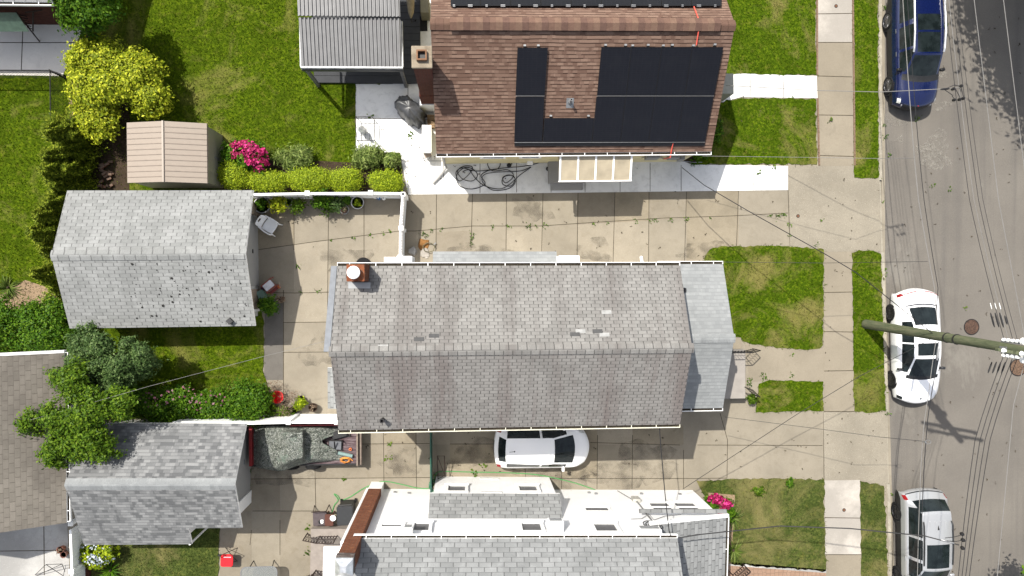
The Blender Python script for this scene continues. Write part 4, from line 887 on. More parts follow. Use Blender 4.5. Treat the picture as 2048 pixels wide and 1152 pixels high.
# ------------------------------------------------------------------ white two-storey house at the bottom
def white_house():
    fr = Fr(-1.35); e = fr.uv
    VW = (e(775, 978, 0)[1] + e(1375, 980, 0)[1]) / 2
    ge = (e(720, 1072, 6)[1] + e(1355, 1075, 6)[1]) / 2
    UL = e(735, 985, 0)[0]; UR = e(1385, 981, 0)[0]
    ZE = 6.0; VE = VW + .22; 
    # solve eave height so that the gutter shows at y=1073
    for _ in range(30):
        z = fr.wallhit(1040, 1071, VE + .1)[1]; ZE = z
    u_r = e(1355, 1075, ZE)[0]; u_l = e(690, 1073, ZE)[0]
    VR = VE - 3.6; ZR = ZE + 2.3
    t = thing('white_sided_house', 'tall white house at the bottom with grey roof and a slanting brick chimney', 'house', fr.at((UL + UR) / 2, VR))
    N = Slope(fr, VE, ZE, VR, ZR); S = Slope(fr, 2 * VR - VE, ZE, VR, ZR)
    gable_walls(fr, t, UL, u_r - .2, 2 * VR - VE + .25, VW, lambda v: (N.z(v) if v > VR else S.z(v)) - .14, VR, M['siding'])
    r = MB(); N.slab(r, [(u_l, VR), (u_r, VR), (u_r, VE), (u_l, VE)], .12, 0, 0, 1); S.slab(r, [(u_l, 2 * VR - VE), (u_r, 2 * VR - VE), (u_r, VR), (u_l, VR)], .12, 0, 0, 1); r.build('roof', [M['S_nb'], M['white']], t)
    gutter(fr, t, u_l + .3, u_r, VE, ZE - .01, 1, step=.85)
    # front part with the lower roof (street side)
    pz = 3.9; p_r = e(1450, 1100, pz)[0]; A = fr.wallhit(1310, 1052, VW + .12); 
    wz = fr.wallhit(1440, 1035, VW + .15)[1]; wz = max(3.0, min(4.2, wz))
    w = MB(); fr.box(w, u_r - .21, UR, VW - 8, VW - .003, -.2, wz - .05); w.build('wall', M['siding'], t)
    P = Slope(fr, p_r, wz, u_r - .2, wz + .75, 'u'); r = MB(); vt = VW + .16
    P.slab(r, [(u_r - .2, VW - 8), (p_r, VW - 8), (p_r, vt), (u_r - .2, vt)], .12, 0, 0, 1); pr = r.build('porch_roof', [M['S_nb'], M['white']], t)
    rb = MB(); P.slab(rb, [(u_r - .6, vt), (p_r + .1, vt), (p_r + .1, vt + .11), (u_r - .6, vt + .11)], .16, .03); rb.build('rake_board', M['white'], t)
    hd = MB(); lw = Slope(fr, VW + .42, wz - .12, VW, wz + .02); lw.slab(hd, [(u_r - .75, VW + .42), (p_r + .05, VW + .42), (p_r + .05, VW + .285), (u_r - .75, VW + .285)], .06, 0); hd.build('side_roof', M['S_nb'], t)
    gutter(fr, t, VW - 8, vt, p_r, wz - .02, 1, axis='u', step=1.3)
    # north windows
    for x0, x1, y0, y1, sp in ((826, 859, 1048, 1065, 0), (1046, 1079, 1048, 1065, 0), (1194, 1227, 1049, 1066, 0)):
        u0, z1 = fr.wallhit(x0, y1, VW); u1, z0 = fr.wallhit(x1, y0, VW); window(fr, t, u0, u1, z0, z1, VW, 1, 0, M['screen'], .12, .09)
    for x0, x1, y0, y1 in ((1173, 1214, 1016, 1023), (763, 803, 1050, 1055)):
        u0, z1 = fr.wallhit(x0, y1, VW); u1, z0 = fr.wallhit(x1, y0, VW); window(fr, t, u0, u1, z0, z1, VW, 1, 0, M['screen'], .1, .05)
    for x0, x1 in ((1310, 1340), (1354, 1385)):
        u0, z1 = fr.wallhit(x0, 1024, VW); u1, z0 = fr.wallhit(x1, 1007, VW); window(fr, t, u0, u1, z0, z1, VW, 1, 1, M['screen'], .12, .07)
    # air conditioners in the upper windows
    for x0, x1, y0, y1 in ((1096, 1126, 1035, 1056), (1277, 1320, 1053, 1070), (806, 826, 1052, 1066)):
        u0, zt = fr.wallhit((x0), (y0 + y1) / 2, VW + .3); u1 = fr.wallhit(x1, (y0 + y1) / 2, VW + .3)[0]
        mb = MB(); fr.box(mb, u0, u1, VW - .02, VW + .42, zt - .2, zt + .22); o = mb.build('air_conditioner', M['white'], t, bevel=.02)
        gr = MB()
        for k in range(5): fr.box(gr, u0 + .05, u1 - .05, VW + .415, VW + .43, zt - .14 + k * .06, zt - .11 + k * .06)
        gr.build('grille', M['galv'], o)
    # ground-floor bump-out
    b0 = e(880, 953, 0); b1 = e(1092, 953, 0); VB = b0[1]; u0, u1 = e(872, 956, 0)[0], e(1098, 956, 0)[0]
    zb = fr.wallhit(985, 988, VB + .12)[1]; zw = fr.wallhit(985, 1037, VW)[1]
    bm = MB(); fr.box(bm, u0, u1, VW - .05, VB, -.2, zb - .06); bw = bm.build('bay', M['siding'], t)
    bs = Slope(fr, VB + .14, zb, VW, zw); r = MB(); bs.slab(r, [(u0 - .12, VB + .14), (u1 + .1, VB + .14), (u1 + .1, VW), (u0 - .12, VW)], .09, 0, 0, 1); r.build('bay_roof', [M['S_nb'], M['white']], t)
    fill = MB(); vs = [fr.at(u, v, z) for u in (u0, u1) for v, z in ((VW, zb - .1), (VB, zb - .07), (VW, zw - .1))]; fill.add(vs, [(0, 1, 2), (5, 4, 3), (0, 3, 4, 1), (1, 4, 5, 2), (2, 5, 3, 0)]); fill.build('bay_gable', M['siding'], t)
    for x0, x1 in ((896, 930), (1040, 1071)):
        a, z1 = fr.wallhit(x0, 985, VB); b, z0 = fr.wallhit(x1, 973, VB); window(fr, t, a, b, z0, z1, VB, 1, 0, M['screen'], .13, .09)
    lm = MB(); a, z = fr.wallhit(963, 986, VB); b = fr.wallhit(1004, 986, VB)[0]; fr.box(lm, a, b, VB, VB + .05, z - .06, z + .03); lm.build('wall_vent', M['gwhite'], bw)
    lm = MB(); a, z = fr.wallhit(960, 956, VB); b = fr.wallhit(997, 956, VB)[0]; fr.box(lm, a, b, VB, VB + .04, .25, .42); lm.build('wall_vent', M['gwhite'], bw)
    # brick chimney standing clear of the wall, white-painted at its foot
    c0 = e(744, 964, 0); c1 = e(769, 964, 0); VC = (c0[1] + c1[1]) / 2
    zc = 7.95; k0 = e(672, 1113, zc)[0]; k1 = e(705, 1113, zc)[0]
    for _ in range(20): zc = fr.wallhit(690, 1113, VC)[1]
    k0 = e(672, 1113, zc)[0]; k1 = e(705, 1113, zc)[0]; cl_, cr_ = (c0[0] + k0) / 2, (c1[0] + k1) / 2
    zp = fr.wallhit(755, 977, VC)[1]
    cm = MB(); fr.box(cm, cl_, cr_, VC - .55, VC, zp, zc); ch = cm.build('chimney', M['brick'], t)
    cm = MB(); fr.box(cm, cl_ - .01, cr_ + .01, VC - .56, VC + .01, -.1, zp); cm.build('chimney_foot', M['white'], ch)
    cm = MB(); fr.box(cm, cl_ - .02, cr_ + .02, VC - .57, VC + .02, zc - .25, zc + .0); cm.build('chimney_collar', bricks('sooty_brick', (.10, .05, .04), (.40, .36, .33), (.2, .18, .17)), ch)
    cp = MB(); q = fr.at((cl_ + cr_) / 2, VC - .28, zc + .09); cp.box(q, (.56, .56, .1), fr.a); cp.box((q[0], q[1], q[2] + .14), (.56, .56, .18), fr.a, top=.35); cp.build('chimney_cap', plain('bright_steel', (.62, .63, .64), .3, .6, .7), ch)
    # corner board
    cbm = MB(); fr.box(cbm, UL - .05, UL + .12, VW - .1, VW + .04, -.1, ZE - .2); cbm.build('corner_board', M['white'], t)
    # meter, conduits and cable loops on the wall
    u, z = fr.wallhit(1273, 997, VW + .15); mb = MB(); fr.box(mb, u - .16, u + .16, VW, VW + .16, z - .35, z + .1); o = mb.build('electric_meter', plain('meter_case', (.50, .49, .44), .5, .4), t, bevel=.03)
    cd = MB(); a = fr.wallhit(1262, 1003, VW + .05); b = fr.wallhit(1293, 1052, VW + .05); cd.tube([fr.at(u, VW + .06, z), fr.at(u, VW + .06, b[1])], .03, 6); cd.tube([fr.at(a[0] - .25, VW + .05, .3), fr.at(u - .05, VW + .05, a[1]), fr.at(u, VW + .05, a[1] + .2)], .02, 5)
    cd.tube([fr.at(fr.wallhit(x, y, VW + .05)[0], VW + .05, fr.wallhit(x, y, VW + .05)[1]) for x, y in ((1262, 1038), (1284, 1037), (1298, 1028), (1308, 1040), (1330, 1032), (1362, 1029))], .012, 5); cd.build('conduit', M['galv'], t)
    vt_ = MB()
    for x, y in ((1283, 987), (1192, 987), (1178, 985), (1360, 988), (790, 984), (818, 986)):
        a = fr.wallhit(x, y, VW + .03); fr.box(vt_, a[0] - .06, a[0] + .06, VW, VW + .06, max(.1, a[1] - .05), max(.2, a[1] + .05))
    vt_.build('wall_fitting', M['galv'], t)
    lp = MB(); c = e(1336, 1060, 5.0); base = (c[0], c[1])
    for k in range(3): lp.tube([fr.at(u_r - .35 + .25 * math.cos(a) - k * .1, VW + .1 + .03 * k, 4.7 + .35 * math.sin(a)) for a in [i * .45 for i in range(14)]], .02, 5, close=True)
    lp.build('cable_loop', M['wire'], t)
    # back stoop with ironwork, rear roof corner and white door hood
    s0 = e(622, 1058, .55); s1 = e(690, 1160, .55); sb = MB(); fr.box(sb, s0[0], UL - .06, s1[1] - 1.2, s0[1], -.1, .55); sb.build('stoop', M['brownwood'], t)
    h0 = e(647, 1094, 2.5); h1 = e(672, 1094, 2.5); hb = MB(); fr.box(hb, h0[0], UL + .0, h0[1] - 2.2, h0[1], 2.4, 2.5); hb.build('door_hood', M['white'], t)
    def rail(a, b, z0, z1, hh):
        m = MB(); A, B = Vector(a), Vector(b); n = max(3, int((B - A).length / .11))
        m.tube([(A.x, A.y, z0 + hh), (B.x, B.y, z1 + hh)], .024); m.tube([(A.x, A.y, z0 + .1), (B.x, B.y, z1 + .1)], .016); m.tube([(A.x, A.y, z0 + hh * .5), (B.x, B.y, z1 + hh * .5)], .01)
        for i in range(n + 1):
            p = A.lerp(B, i / n); z = z0 + (z1 - z0) * i / n; m.tube([(p.x, p.y, z - (.5 if i in (0, n) else 0)), (p.x, p.y, z + hh)], .024 if i in (0, n) else .01, 5)
            if i < n:
                q = A.lerp(B, (i + 1) / n); zq = z0 + (z1 - z0) * (i + 1) / n; m.tube([(p.x, p.y, z + .1), (q.x, q.y, zq + hh)], .008, 4); m.tube([(p.x, p.y, z + hh), (q.x, q.y, zq + .1)], .008, 4)
        return m.build('railing', M['iron'], t)
    rail(G(674, 1072, .6), G(640, 1072, .55), .55, .5, .85); rail(G(640, 1072, .5), G(615, 1066, 0), .5, .05, .8)
    rail(G(660, 1145, .6), G(632, 1140, .55), .55, .5, .8); rail(G(632, 1140, .5), G(614, 1152, 0), .5, .05, .8)
    # side steps railing on the street side
    rail(G(1465, 1150, .6), G(1490, 1132, .3), .5, .1, .8)
    return dict(fr=fr, VW=VW, ZE=ZE, u_r=u_r, VE=VE, N=N)
WH = white_house()
# ------------------------------------------------------------------ garden shed and covered patio
def shed():
    fr = Fr(.3); e = fr.uv; ZE, ZR = 2.0, 2.35
    # the ridge runs front to back; slopes fall to left and right
    ul = e(254, 300, ZE)[0]; ur_ = e(414, 300, ZE)[0]; um = e(326, 300, ZR)[0]; vt = e(330, 246, ZE)[1]; vb = e(330, 366, ZE)[1]
    t = thing('garden_shed', 'tan metal garden shed with ribbed gable roof near the yellow shrub', 'shed', fr.at((ul + ur_) / 2, (vt + vb) / 2))
    A = Slope(fr, ul, ZE, um, ZR, 'u'); B = Slope(fr, ur_, ZE, um, ZR, 'u'); mt = plain('tan_painted_steel', (.43, .355, .285), .45, .4, var=.03)
    for s, a, b in ((A, ul, um), (B, um, ur_)):
        r = MB(); s.slab(r, [(a, vb), (b, vb), (b, vt), (a, vt)], .04); ro = r.build('roof', mt, t); rb = MB()
        n = 11
        for i in range(1, n): v = vb + (vt - vb) * i / n; s.slab(rb, [(a, v - .012), (b, v - .012), (b, v + .012), (a, v + .012)], .02, .018)
        rb.build('standing_seam', plain('seam_shadow_steel', (.34, .27, .215), .45, .4), ro)
    rc = MB(); rc.box(fr.at(um, (vt + vb) / 2, ZR + .025), (.07, vt - vb + .02, .03), fr.a); rc.build('ridge_cap', mt, t)
    wm = plain('shed_panel', (.42, .40, .30), .5, .4, var=.05); w = MB(); prof = [(ul + .06, -.1), (ur_ - .06, -.1), (ur_ - .06, ZE - .05), (um, ZR - .06), (ul + .06, ZE - .05)]
    vs = [fr.at(u, vb + .06, z) for u, z in prof] + [fr.at(u, vt - .06, z) for u, z in prof]; w.add(vs, [(0, 1, 2, 3, 4), (9, 8, 7, 6, 5), (0, 5, 6, 1), (1, 6, 7, 2), (2, 7, 8, 3), (3, 8, 9, 4), (4, 9, 5, 0)]); w.build('wall', wm, t)
    d = MB(); fr.box(d, ur_ - .05, ur_ - .03, vb + .5, vt - .5, .05, 1.8); dr = d.build('sliding_door', wm, t); k = MB(); fr.box(k, ur_ - .03, ur_ - .005, (vb + vt) / 2 - .03, (vb + vt) / 2 + .03, .7, 1.1); k.build('handle', M['galv'], dr)
    tr = MB(); fr.box(tr, ur_ - .07, ur_ + .01, vb, vt, ZE - .09, ZE - .045); tr.build('eave_trim', mt, t)
shed()
def covered_patio():
    fr = Fr(.9); e = fr.uv; ZF = 2.75
    a = e(603, 133, ZF); b = e(804, 133, ZF); u0, u1 = a[0], b[0]; vf = a[1]; um = e(603, 34, 3.1)[1]
    t = thing('covered_patio', 'corrugated grey metal patio roof on dark posts behind the brown-roofed house', 'patio cover', fr.at((u0 + u1) / 2, vf + 2))
    S = Slope(fr, vf, ZF, um, 3.05); N = Slope(fr, um + 3, 3.3, um, 3.05)
    cm = plain('corrugated_steel', (.25, .25, .255), .5, .4, .2, var=.1, scale=3)
    def corr(v0, v1, s, lift):
        m = MB(); n = 26; P = []; prof = [(0, 0), (.25, 0), (.38, .055), (.68, .055), (.8, 0)]
        us = [(u0 + (u1 - u0) * (i + f) / n, h) for i in range(n) for f, h in prof] + [(u1, 0)]
        k = len(us); vs = [fr.at(u, v, s.z(v) + lift + h) for v in (v0, v1) for u, h in us]
        m.add(vs, [(i, i + 1, k + i + 1, k + i) for i in range(k - 1)]); 
        vs = [fr.at(u, v, s.z(v) + lift - .02) for v in (v0, v1) for u in (u0, u1)]; m.add(vs, [(0, 2, 3, 1)])
        return m.build('roof_sheet', cm, t)
    corr(vf, um, S, 0); corr(um + .02, um + 3.4, Slope(fr, um, 3.1, um + 3.4, 3.45), .06)
    fb = MB(); fr.box(fb, u0 - .03, u1 + .03, vf - .06, vf, ZF - .16, ZF + .05); fr.box(fb, u0 - .05, u0, vf, um, ZF - .1, ZF + .04); fr.box(fb, u1, u1 + .05, vf, um, ZF - .1, ZF + .04); fb.build('edge_beam', plain('pale_edge', (.56, .57, .58), .5, .4), t)
    hb = MB(); fr.box(hb, u0 - .03, u1 + .03, vf - .1, vf - .06, ZF - .3, ZF - .1); hb.build('front_beam', plain('dark_grey_beam', (.07, .072, .075), .5, .4), t)
    pg = plain('grey_post', (.20, .20, .205), .5, .4)
    for u in (u0 + .08, u1 - .08):
        for v in (vf + .02, vf + 4.3): m = MB(); fr.box(m, u - .06, u + .06, v - .06, v + .06, 0, ZF - .1); m.build('post', pg, t)
    dk = MB(); d0 = e(628, 165, .16); d1 = e(842, 165, .16); n = 14
    for i in range(n): va = d0[1] + i * .3; fr.box(dk, d0[0], d1[0], va, va + .285, -.05, .16)
    dk.build('deck', plain('shade_darkened_board', (.06, .063, .07), .7, .2, var=.15, scale=3), t)  # near-black boards: shade under the roof is put into their colour
covered_patio()
# dark mat, closed parasol and khaki box between patio roof and house
struct(MB().prism(px([(806, -60), (852, -60), (855, 62), (806, 64)], .03), -.1, .03).build('patio_mat', plain('black_rubber_mat', (.03, .03, .034), .9, .2, var=.3)))
t_ = thing('closed_parasol', 'closed beige parasol lying between the patio roof and the brown house', 'parasol', (*G(822, 10, 1.0), 0)); pm_ = MB(); pm_.tube([(*G(818, -30, 1.3), 1.3), (*G(821, 0, 1.1), 1.1), (*G(822, 25, .9), .9), (*G(822, 37, .85), .85)], [.16, .17, .12, .03], 10); pm_.build('canopy', plain('beige_canvas', (.46, .38, .26), .8, .2, var=.15), t_, smooth=True); MB().tube([(*G(818, -40, 1.4), 1.4), (*G(823, 45, .8), .8), (*G(832, 40, .1), .1)], .022, 6).build('pole', M['dark'], t_)
t_ = thing('utility_box', 'khaki utility box against the rear of the brown-roofed house', 'box', (*G(851, 8), 0)); bx_ = MB(); bx_.box((*G(849, 6, .9), .45), (.36, .8, .9), rad(1)); bx_.build('case', plain('khaki_case', (.27, .25, .17), .6, .3), t_, bevel=.02); MB().box((*G(846, 25, .3), .15), (.2, .25, .3)).build('base', M['galv'], t_)
# ------------------------------------------------------------------ vehicles, each lofted from its own cross-sections
def cat_rom(K, sub):
    K = [np.array(k, float) for k in K]; out = []; idx = []
    for i in range(len(K) - 1):
        p0, p1, p2, p3 = K[max(i - 1, 0)], K[i], K[i + 1], K[min(i + 2, len(K) - 1)]
        for j in range(sub):
            t = j / sub; m1 = (p2 - p0) * .35; m2 = (p3 - p1) * .35
            out.append((2 * t ** 3 - 3 * t ** 2 + 1) * p1 + (t ** 3 - 2 * t ** 2 + t) * m1 + (-2 * t ** 3 + 3 * t ** 2) * p2 + (t ** 3 - t ** 2) * m2); idx.append(i + t)
    out.append(K[-1]); idx.append(len(K) - 1); return out, idx
def section(k):
    x, bow, zc, ze, wr, zb, wb, wm = k; pts = []
    for i in range(9):
        t = i / 8; pts.append((wr * t, zc + (ze - zc) * t ** 2.4))
    for i in range(1, 4):
        t = i / 3; pts.append((wr + (wb - wr) * t + .018 * math.sin(math.pi * t), ze + (zb - ze) * t))
    zs = zb - .16 * min(1, zb); zs = max(zs, .2)
    pts += [(wb + (wm - wb) * .65, zb - (zb - zs) * .25), (wm, zs)]
    lo = min(.24, zs)
    pts += [(wm + .005, zs + (lo - zs) * .35), (wm - .015, zs + (lo - zs) * .75), (wm - .07, lo)]
    return [(x + bow * (1 - min(1, (y / max(wm, .01))) ** 2), y, z) for y, z in pts]
def car(name, label, cat, loc, rz, keys, panels, paint, wheels, wr_, rimmat, arch=None, cladding=None, group=None):
    t = thing(name, label, cat, loc, rz, group)
    S, idx = cat_rom(keys, 8); rows = [section(k) for k in S]; nc = len(rows[0]) - 1
    buckets = {}
    for sgn in (1, -1):
        for i in range(len(rows) - 1):
            si = (idx[i] + idx[i + 1]) / 2
            for c in range(nc):
                key = ('body', 0)
                for pi, p in enumerate(panels):
                    if p['s'][0] <= si <= p['s'][1] and p['c'][0] <= c <= p['c'][1]:
                        if p.get('side') and p['side'] != sgn: continue
                        key = (p['name'], pi * 10 + (sgn if p.get('split') else 0)); break
                b = buckets.setdefault(key, (p if key[0] != 'body' else None, {}, [], []))
                def vid(a, d):
                    q = (a, d, sgn if d > 0 else 0)
                    if q not in b[1]: b[1][q] = len(b[2]); x, y, z = rows[a][d]; b[2].append((x, y * sgn, z))
                    return b[1][q]
                f = [vid(i, c), vid(i + 1, c), vid(i + 1, c + 1), vid(i, c + 1)]
                b[3].append(f if sgn > 0 else f[::-1])
    for key, (p, _, vs, fs) in buckets.items():
        m = MB(); m.add(vs, fs); o = m.build(key[0], p['mat'] if p else paint, t, smooth=True, local=True)
        if p and p.get('label'): o['label'] = p['label']
    fl = MB(); xa, xb = keys[0][0] + .1, keys[-1][0] - .1; fl.box(((xa + xb) / 2, 0, .25), (xb - xa, 1.5, .1)); fl.build('floor_pan', M['black'], t, local=True)
    for x, wy in wheels:
        for sgn in (1, -1):
            am = MB(); am.lathe([(wr_ + .075, -.01), (wr_ + .075, .035), (wr_ - .05, .035)], (x, sgn * (wy - .03), wr_), 28, axis='y') if False else None
            y0 = sgn * (wy - .02)
            def lat(mb, prof, n=28, mi=0): mb.lathe([(r, y0 + sgn * d) for r, d in prof], (x, 0, wr_), n, mi, axis='y')
            ar = MB(); lat(ar, [(wr_ + .07, -.1), (wr_ + .07, .012), (wr_ - .08, .012)]); ar.build('wheel_arch', arch or M['black'], t, local=True)
            w = MB(); lat(w, [(wr_ - .1, -.2), (wr_ - .015, -.2), (wr_, -.17), (wr_, .02), (wr_ - .02, .05), (wr_ - .09, .055), (wr_ - .1, .02)]); wo = w.build('wheel', M['rubber'], t, smooth=False, local=True)
            rm = MB(); lat(rm, [(wr_ - .085, .02), (wr_ - .085, .058), (wr_ - .11, .058), (wr_ - .12, .025)], 24)
            lat(rm, [(.055, .02), (.055, .06), (.02, .062)], 12)
            for k in range(10):
                a = k * .6283; ca, sa = math.cos(a), math.sin(a); r0, r1 = .05, wr_ - .1; hw = .018
                P = [(x + r * ca - h * sa, y0 + sgn * .05, wr_ + r * sa + h * ca) for r, h in ((r0, -hw), (r1, -hw), (r1, hw), (r0, hw))]
                Q = [(p[0], p[1] - sgn * .03, p[2]) for p in P]; rm.add(P + Q, [(0, 1, 2, 3), (0, 4, 5, 1), (1, 5, 6, 2), (2, 6, 7, 3), (3, 7, 4, 0)])
            rm.build('rim', rimmat, wo, local=True)
    return t
def mirrors(t, x, y, z, paint):
    for s in (1, -1):
        m = MB(); m.rbox((x, s * (y + .05), z), (.12, .2, .15), .04); m.box((x + .01, s * (y - .08), z - .03), (.05, .16, .04)); m.build('mirror', paint, t, local=True)
def carpaint(name, col, metal=0.0, rough=.3):
    t = NT(name); m = t.out(col, rough, .5, metal); t.b.inputs['Coat Weight'].default_value = .8; t.b.inputs['Coat Roughness'].default_value = .04; return m
WHITEP = carpaint('white_car_paint', (.80, .80, .80)); BLUEP = carpaint('blue_car_paint', (.005, .013, .085), .1, .25); SILVERP = carpaint('silver_car_paint', (.525, .535, .545), .4, .32); DARKP = carpaint('dark_plastic_paint', (.02, .02, .022), 0, .5)
GL = M['glass']
# heading: local +x is the nose; on the street cars the nose points down the picture
def at_px(x, y, z=0): return (*G(x, y, z), RZ if x > 1765 else 0.0)
HEAD = rad(-88.7)
sed = [(-2.30, -.22, .34, .34, .70, .33, .80, .82), (-2.36, -.24, .62, .60, .72, .58, .84, .86), (-2.30, -.24, .92, .88, .72, .84, .86, .90), (-2.20, -.22, 1.05, 1.0, .70, .93, .86, .93),
       (-1.72, -.14, 1.12, 1.07, .70, .99, .86, .96), (-.95, -.07, 1.44, 1.39, .60, 1.01, .87, .98), (-.30, 0, 1.50, 1.45, .61, 1.0, .87, .98), (-.22, 0, 1.50, 1.45, .61, 1.0, .87, .98), (.30, .03, 1.48, 1.43, .61, .99, .87, .98), (.42, .05, 1.46, 1.40, .61, .98, .87, .98),
       (1.20, .16, 1.08, 1.02, .73, .95, .87, .97), (1.90, .20, .96, .90, .72, .82, .85, .95), (2.22, .24, .82, .77, .68, .70, .80, .90), (2.32, .25, .62, .58, .66, .52, .77, .85), (2.28, .25, .32, .32, .64, .3, .74, .82)]
c = at_px(1834, 693, .6)
car('parked_sedan', 'white sedan parked under the leaning green utility pole', 'car', c, HEAD, sed,
    [dict(name='rear_window', mat=GL, s=(4.15, 4.95), c=(0, 6)), dict(name='windshield', mat=GL, s=(9.05, 9.9), c=(0, 6)), dict(name='sunroof', mat=GL, s=(7.0, 8.0), c=(0, 5)), dict(name='wiper_cowl', mat=M['black'], s=(9.9, 10.13), c=(0, 7)), dict(name='boot_seam', mat=M['rim'], s=(3.88, 4.0), c=(0, 7)),
     dict(name='side_window', mat=GL, s=(4.7, 6.9), c=(8, 10), split=1), dict(name='side_window', mat=GL, s=(7.15, 9.7), c=(8, 10), split=1),
     dict(name='tail_lamp', mat=M['redlamp'], s=(1.7, 2.95), c=(9, 12), split=1), dict(name='tail_lamp_strip', mat=M['redlamp'], s=(2.6, 2.9), c=(2, 8)),
     dict(name='headlamp', mat=M['glass'], s=(11.6, 12.4), c=(9, 12), split=1), dict(name='front_bumper', mat=M['black'], s=(12.6, 14), c=(0, 16)), dict(name='rear_bumper', mat=M['black'], s=(0, .6), c=(0, 16))],
    WHITEP, [(-1.48, .97), (1.50, .97)], .345, M['darkrim'])
o_sed = SC.objects['parked_sedan']; mirrors(o_sed, .95, .93, 1.02, DARKP)
bd = MB(); bd.lathe([(.05, .0), (.05, .012), (.03, .016)], (2.28, 0, .93), 14); bd.build('hood_badge', M['galv'], o_sed, local=True)
for s in (1, -1):
    for x in (-.55, .35): m = MB(); m.rbox((x - .28, s * .985, .86), (.2, .03, .035), .012); m.build('door_handle', WHITEP, o_sed, local=True)
# blue SUV
suv = [(-2.42, -.10, .34, .34, .72, .33, .86, .90), (-2.50, -.12, .75, .72, .74, .70, .88, .93), (-2.42, -.12, 1.08, 1.04, .72, 1.0, .88, .94), (-2.25, -.1, 1.55, 1.5, .68, 1.12, .88, .96),
       (-2.10, -.08, 1.72, 1.66, .66, 1.12, .89, .97), (-1.2, -.02, 1.78, 1.72, .68, 1.1, .90, .98), (-.45, 0, 1.78, 1.72, .68, 1.08, .90, .98), (.35, .04, 1.73, 1.66, .67, 1.07, .90, .98), (.46, .06, 1.69, 1.62, .67, 1.06, .90, .98),
       (1.18, .18, 1.22, 1.14, .78, 1.05, .89, .97), (1.85, .22, 1.12, 1.05, .76, .95, .87, .95), (2.22, .26, .98, .92, .70, .85, .83, .91), (2.34, .28, .70, .66, .68, .62, .80, .88), (2.30, .28, .34, .34, .66, .33, .78, .86)]
c = at_px(1828, 101, .6)
car('parked_suv', 'dark blue sport utility car with silver roof rails parked at the top of the street', 'car', c, HEAD, suv,
    [dict(name='rear_window', mat=GL, s=(2.2, 3.5), c=(0, 6)), dict(name='windshield', mat=GL, s=(8.05, 8.93), c=(0, 6)), dict(name='sunroof', mat=GL, s=(5.0, 5.9), c=(0, 5)), dict(name='sunroof', mat=GL, s=(6.0, 7.0), c=(0, 5)), dict(name='wiper_cowl', mat=M['black'], s=(8.93, 9.2), c=(0, 8)),
     dict(name='side_window', mat=GL, s=(3.7, 5.3), c=(8, 10), split=1), dict(name='side_window', mat=GL, s=(5.45, 6.6), c=(8, 10), split=1), dict(name='side_window', mat=GL, s=(6.75, 8.7), c=(8, 10), split=1),
     dict(name='headlamp', mat=M['lamp'], s=(10.6, 11.4), c=(9, 11), split=1), dict(name='grille', mat=M['black'], s=(11.2, 12.4), c=(0, 6)), dict(name='front_bumper', mat=M['black'], s=(12.4, 13), c=(0, 16)), dict(name='tail_lamp', mat=M['redlamp'], s=(1.4, 2.4), c=(9, 12), split=1),
     dict(name='sill_cladding', mat=M['black'], s=(0, 13), c=(14, 16), split=1)],
    BLUEP, [(-1.42, .975), (1.44, .975)], .37, M['rim'])
o_suv = SC.objects['parked_suv']; mirrors(o_suv, .98, .93, 1.18, M['dark'])
for s in (1, -1):
    m = MB(); m.tube([(-1.95, s * .66, 1.72), (-1.8, s * .68, 1.80), (-.5, s * .69, 1.82), (.25, s * .68, 1.74), (.38, s * .67, 1.69)], .04, 8); m.build('roof_rail', plain('bright_rail', (.62, .63, .65), .25, .6, .6) if s > 0 else bpy.data.materials['bright_rail'], o_suv, local=True)
    m = MB(); m.tube([(2.12, s * .80, .93), (2.42, s * .66, .80), (2.46, s * .60, .62)], .028, 6); m.build('chrome_trim', bpy.data.materials['bright_rail'], o_suv, local=True)
    for x in (-.75, .25): m = MB(); m.rbox((x, s * .985, .98), (.2, .03, .035), .012); m.build('door_handle', M['rim'], o_suv, local=True)
bd = MB()
for k in range(3):
    a = k * 2.094 + 1.57; q = (2.50 + .0, .06 * math.cos(a), .88 + .06 * math.sin(a)); bd.box(q, (.02, .05, .05), rot=Matrix.Rotation(a, 3, 'X'))
bd.build('grille_emblem', M['red'], o_suv, local=True)
sfl = MB(); sfl.box((1.02, -.55, 1.31), (.1, .06, .01), rot=Matrix.Rotation(rad(35), 3, 'Y')); sfl.build('windshield_sticker', plain('pale_green_sticker', (.55, .65, .45), .5, .3), o_suv, local=True)
# silver SUV: tail to the top of the picture
big = [(-2.30, -.12, .34, .34, .74, .33, .86, .90), (-2.42, -.16, .62, .60, .78, .58, .90, .95), (-2.40, -.16, .82, .80, .78, .77, .90, .96), (-2.28, -.15, .98, .95, .76, .92, .90, .97), (-2.16, -.13, 1.14, 1.10, .76, 1.07, .90, .98),
       (-1.78, -.09, 1.64, 1.58, .67, 1.12, .91, .99), (-1.62, -.07, 1.72, 1.66, .66, 1.12, .91, .99), (-.9, -.02, 1.76, 1.70, .68, 1.11, .91, .99), (-.45, 0, 1.77, 1.71, .68, 1.1, .91, .99), (.55, .05, 1.73, 1.66, .67, 1.09, .91, .99), (.68, .06, 1.69, 1.62, .67, 1.08, .91, .99),
       (1.36, .18, 1.22, 1.15, .78, 1.06, .90, .98), (1.95, .22, 1.1, 1.03, .76, .95, .88, .96), (2.28, .26, .92, .88, .70, .82, .83, .92), (2.36, .28, .62, .6, .68, .56, .8, .88), (2.30, .28, .34, .34, .66, .33, .78, .86)]
c = at_px(1846, 1092, .6)
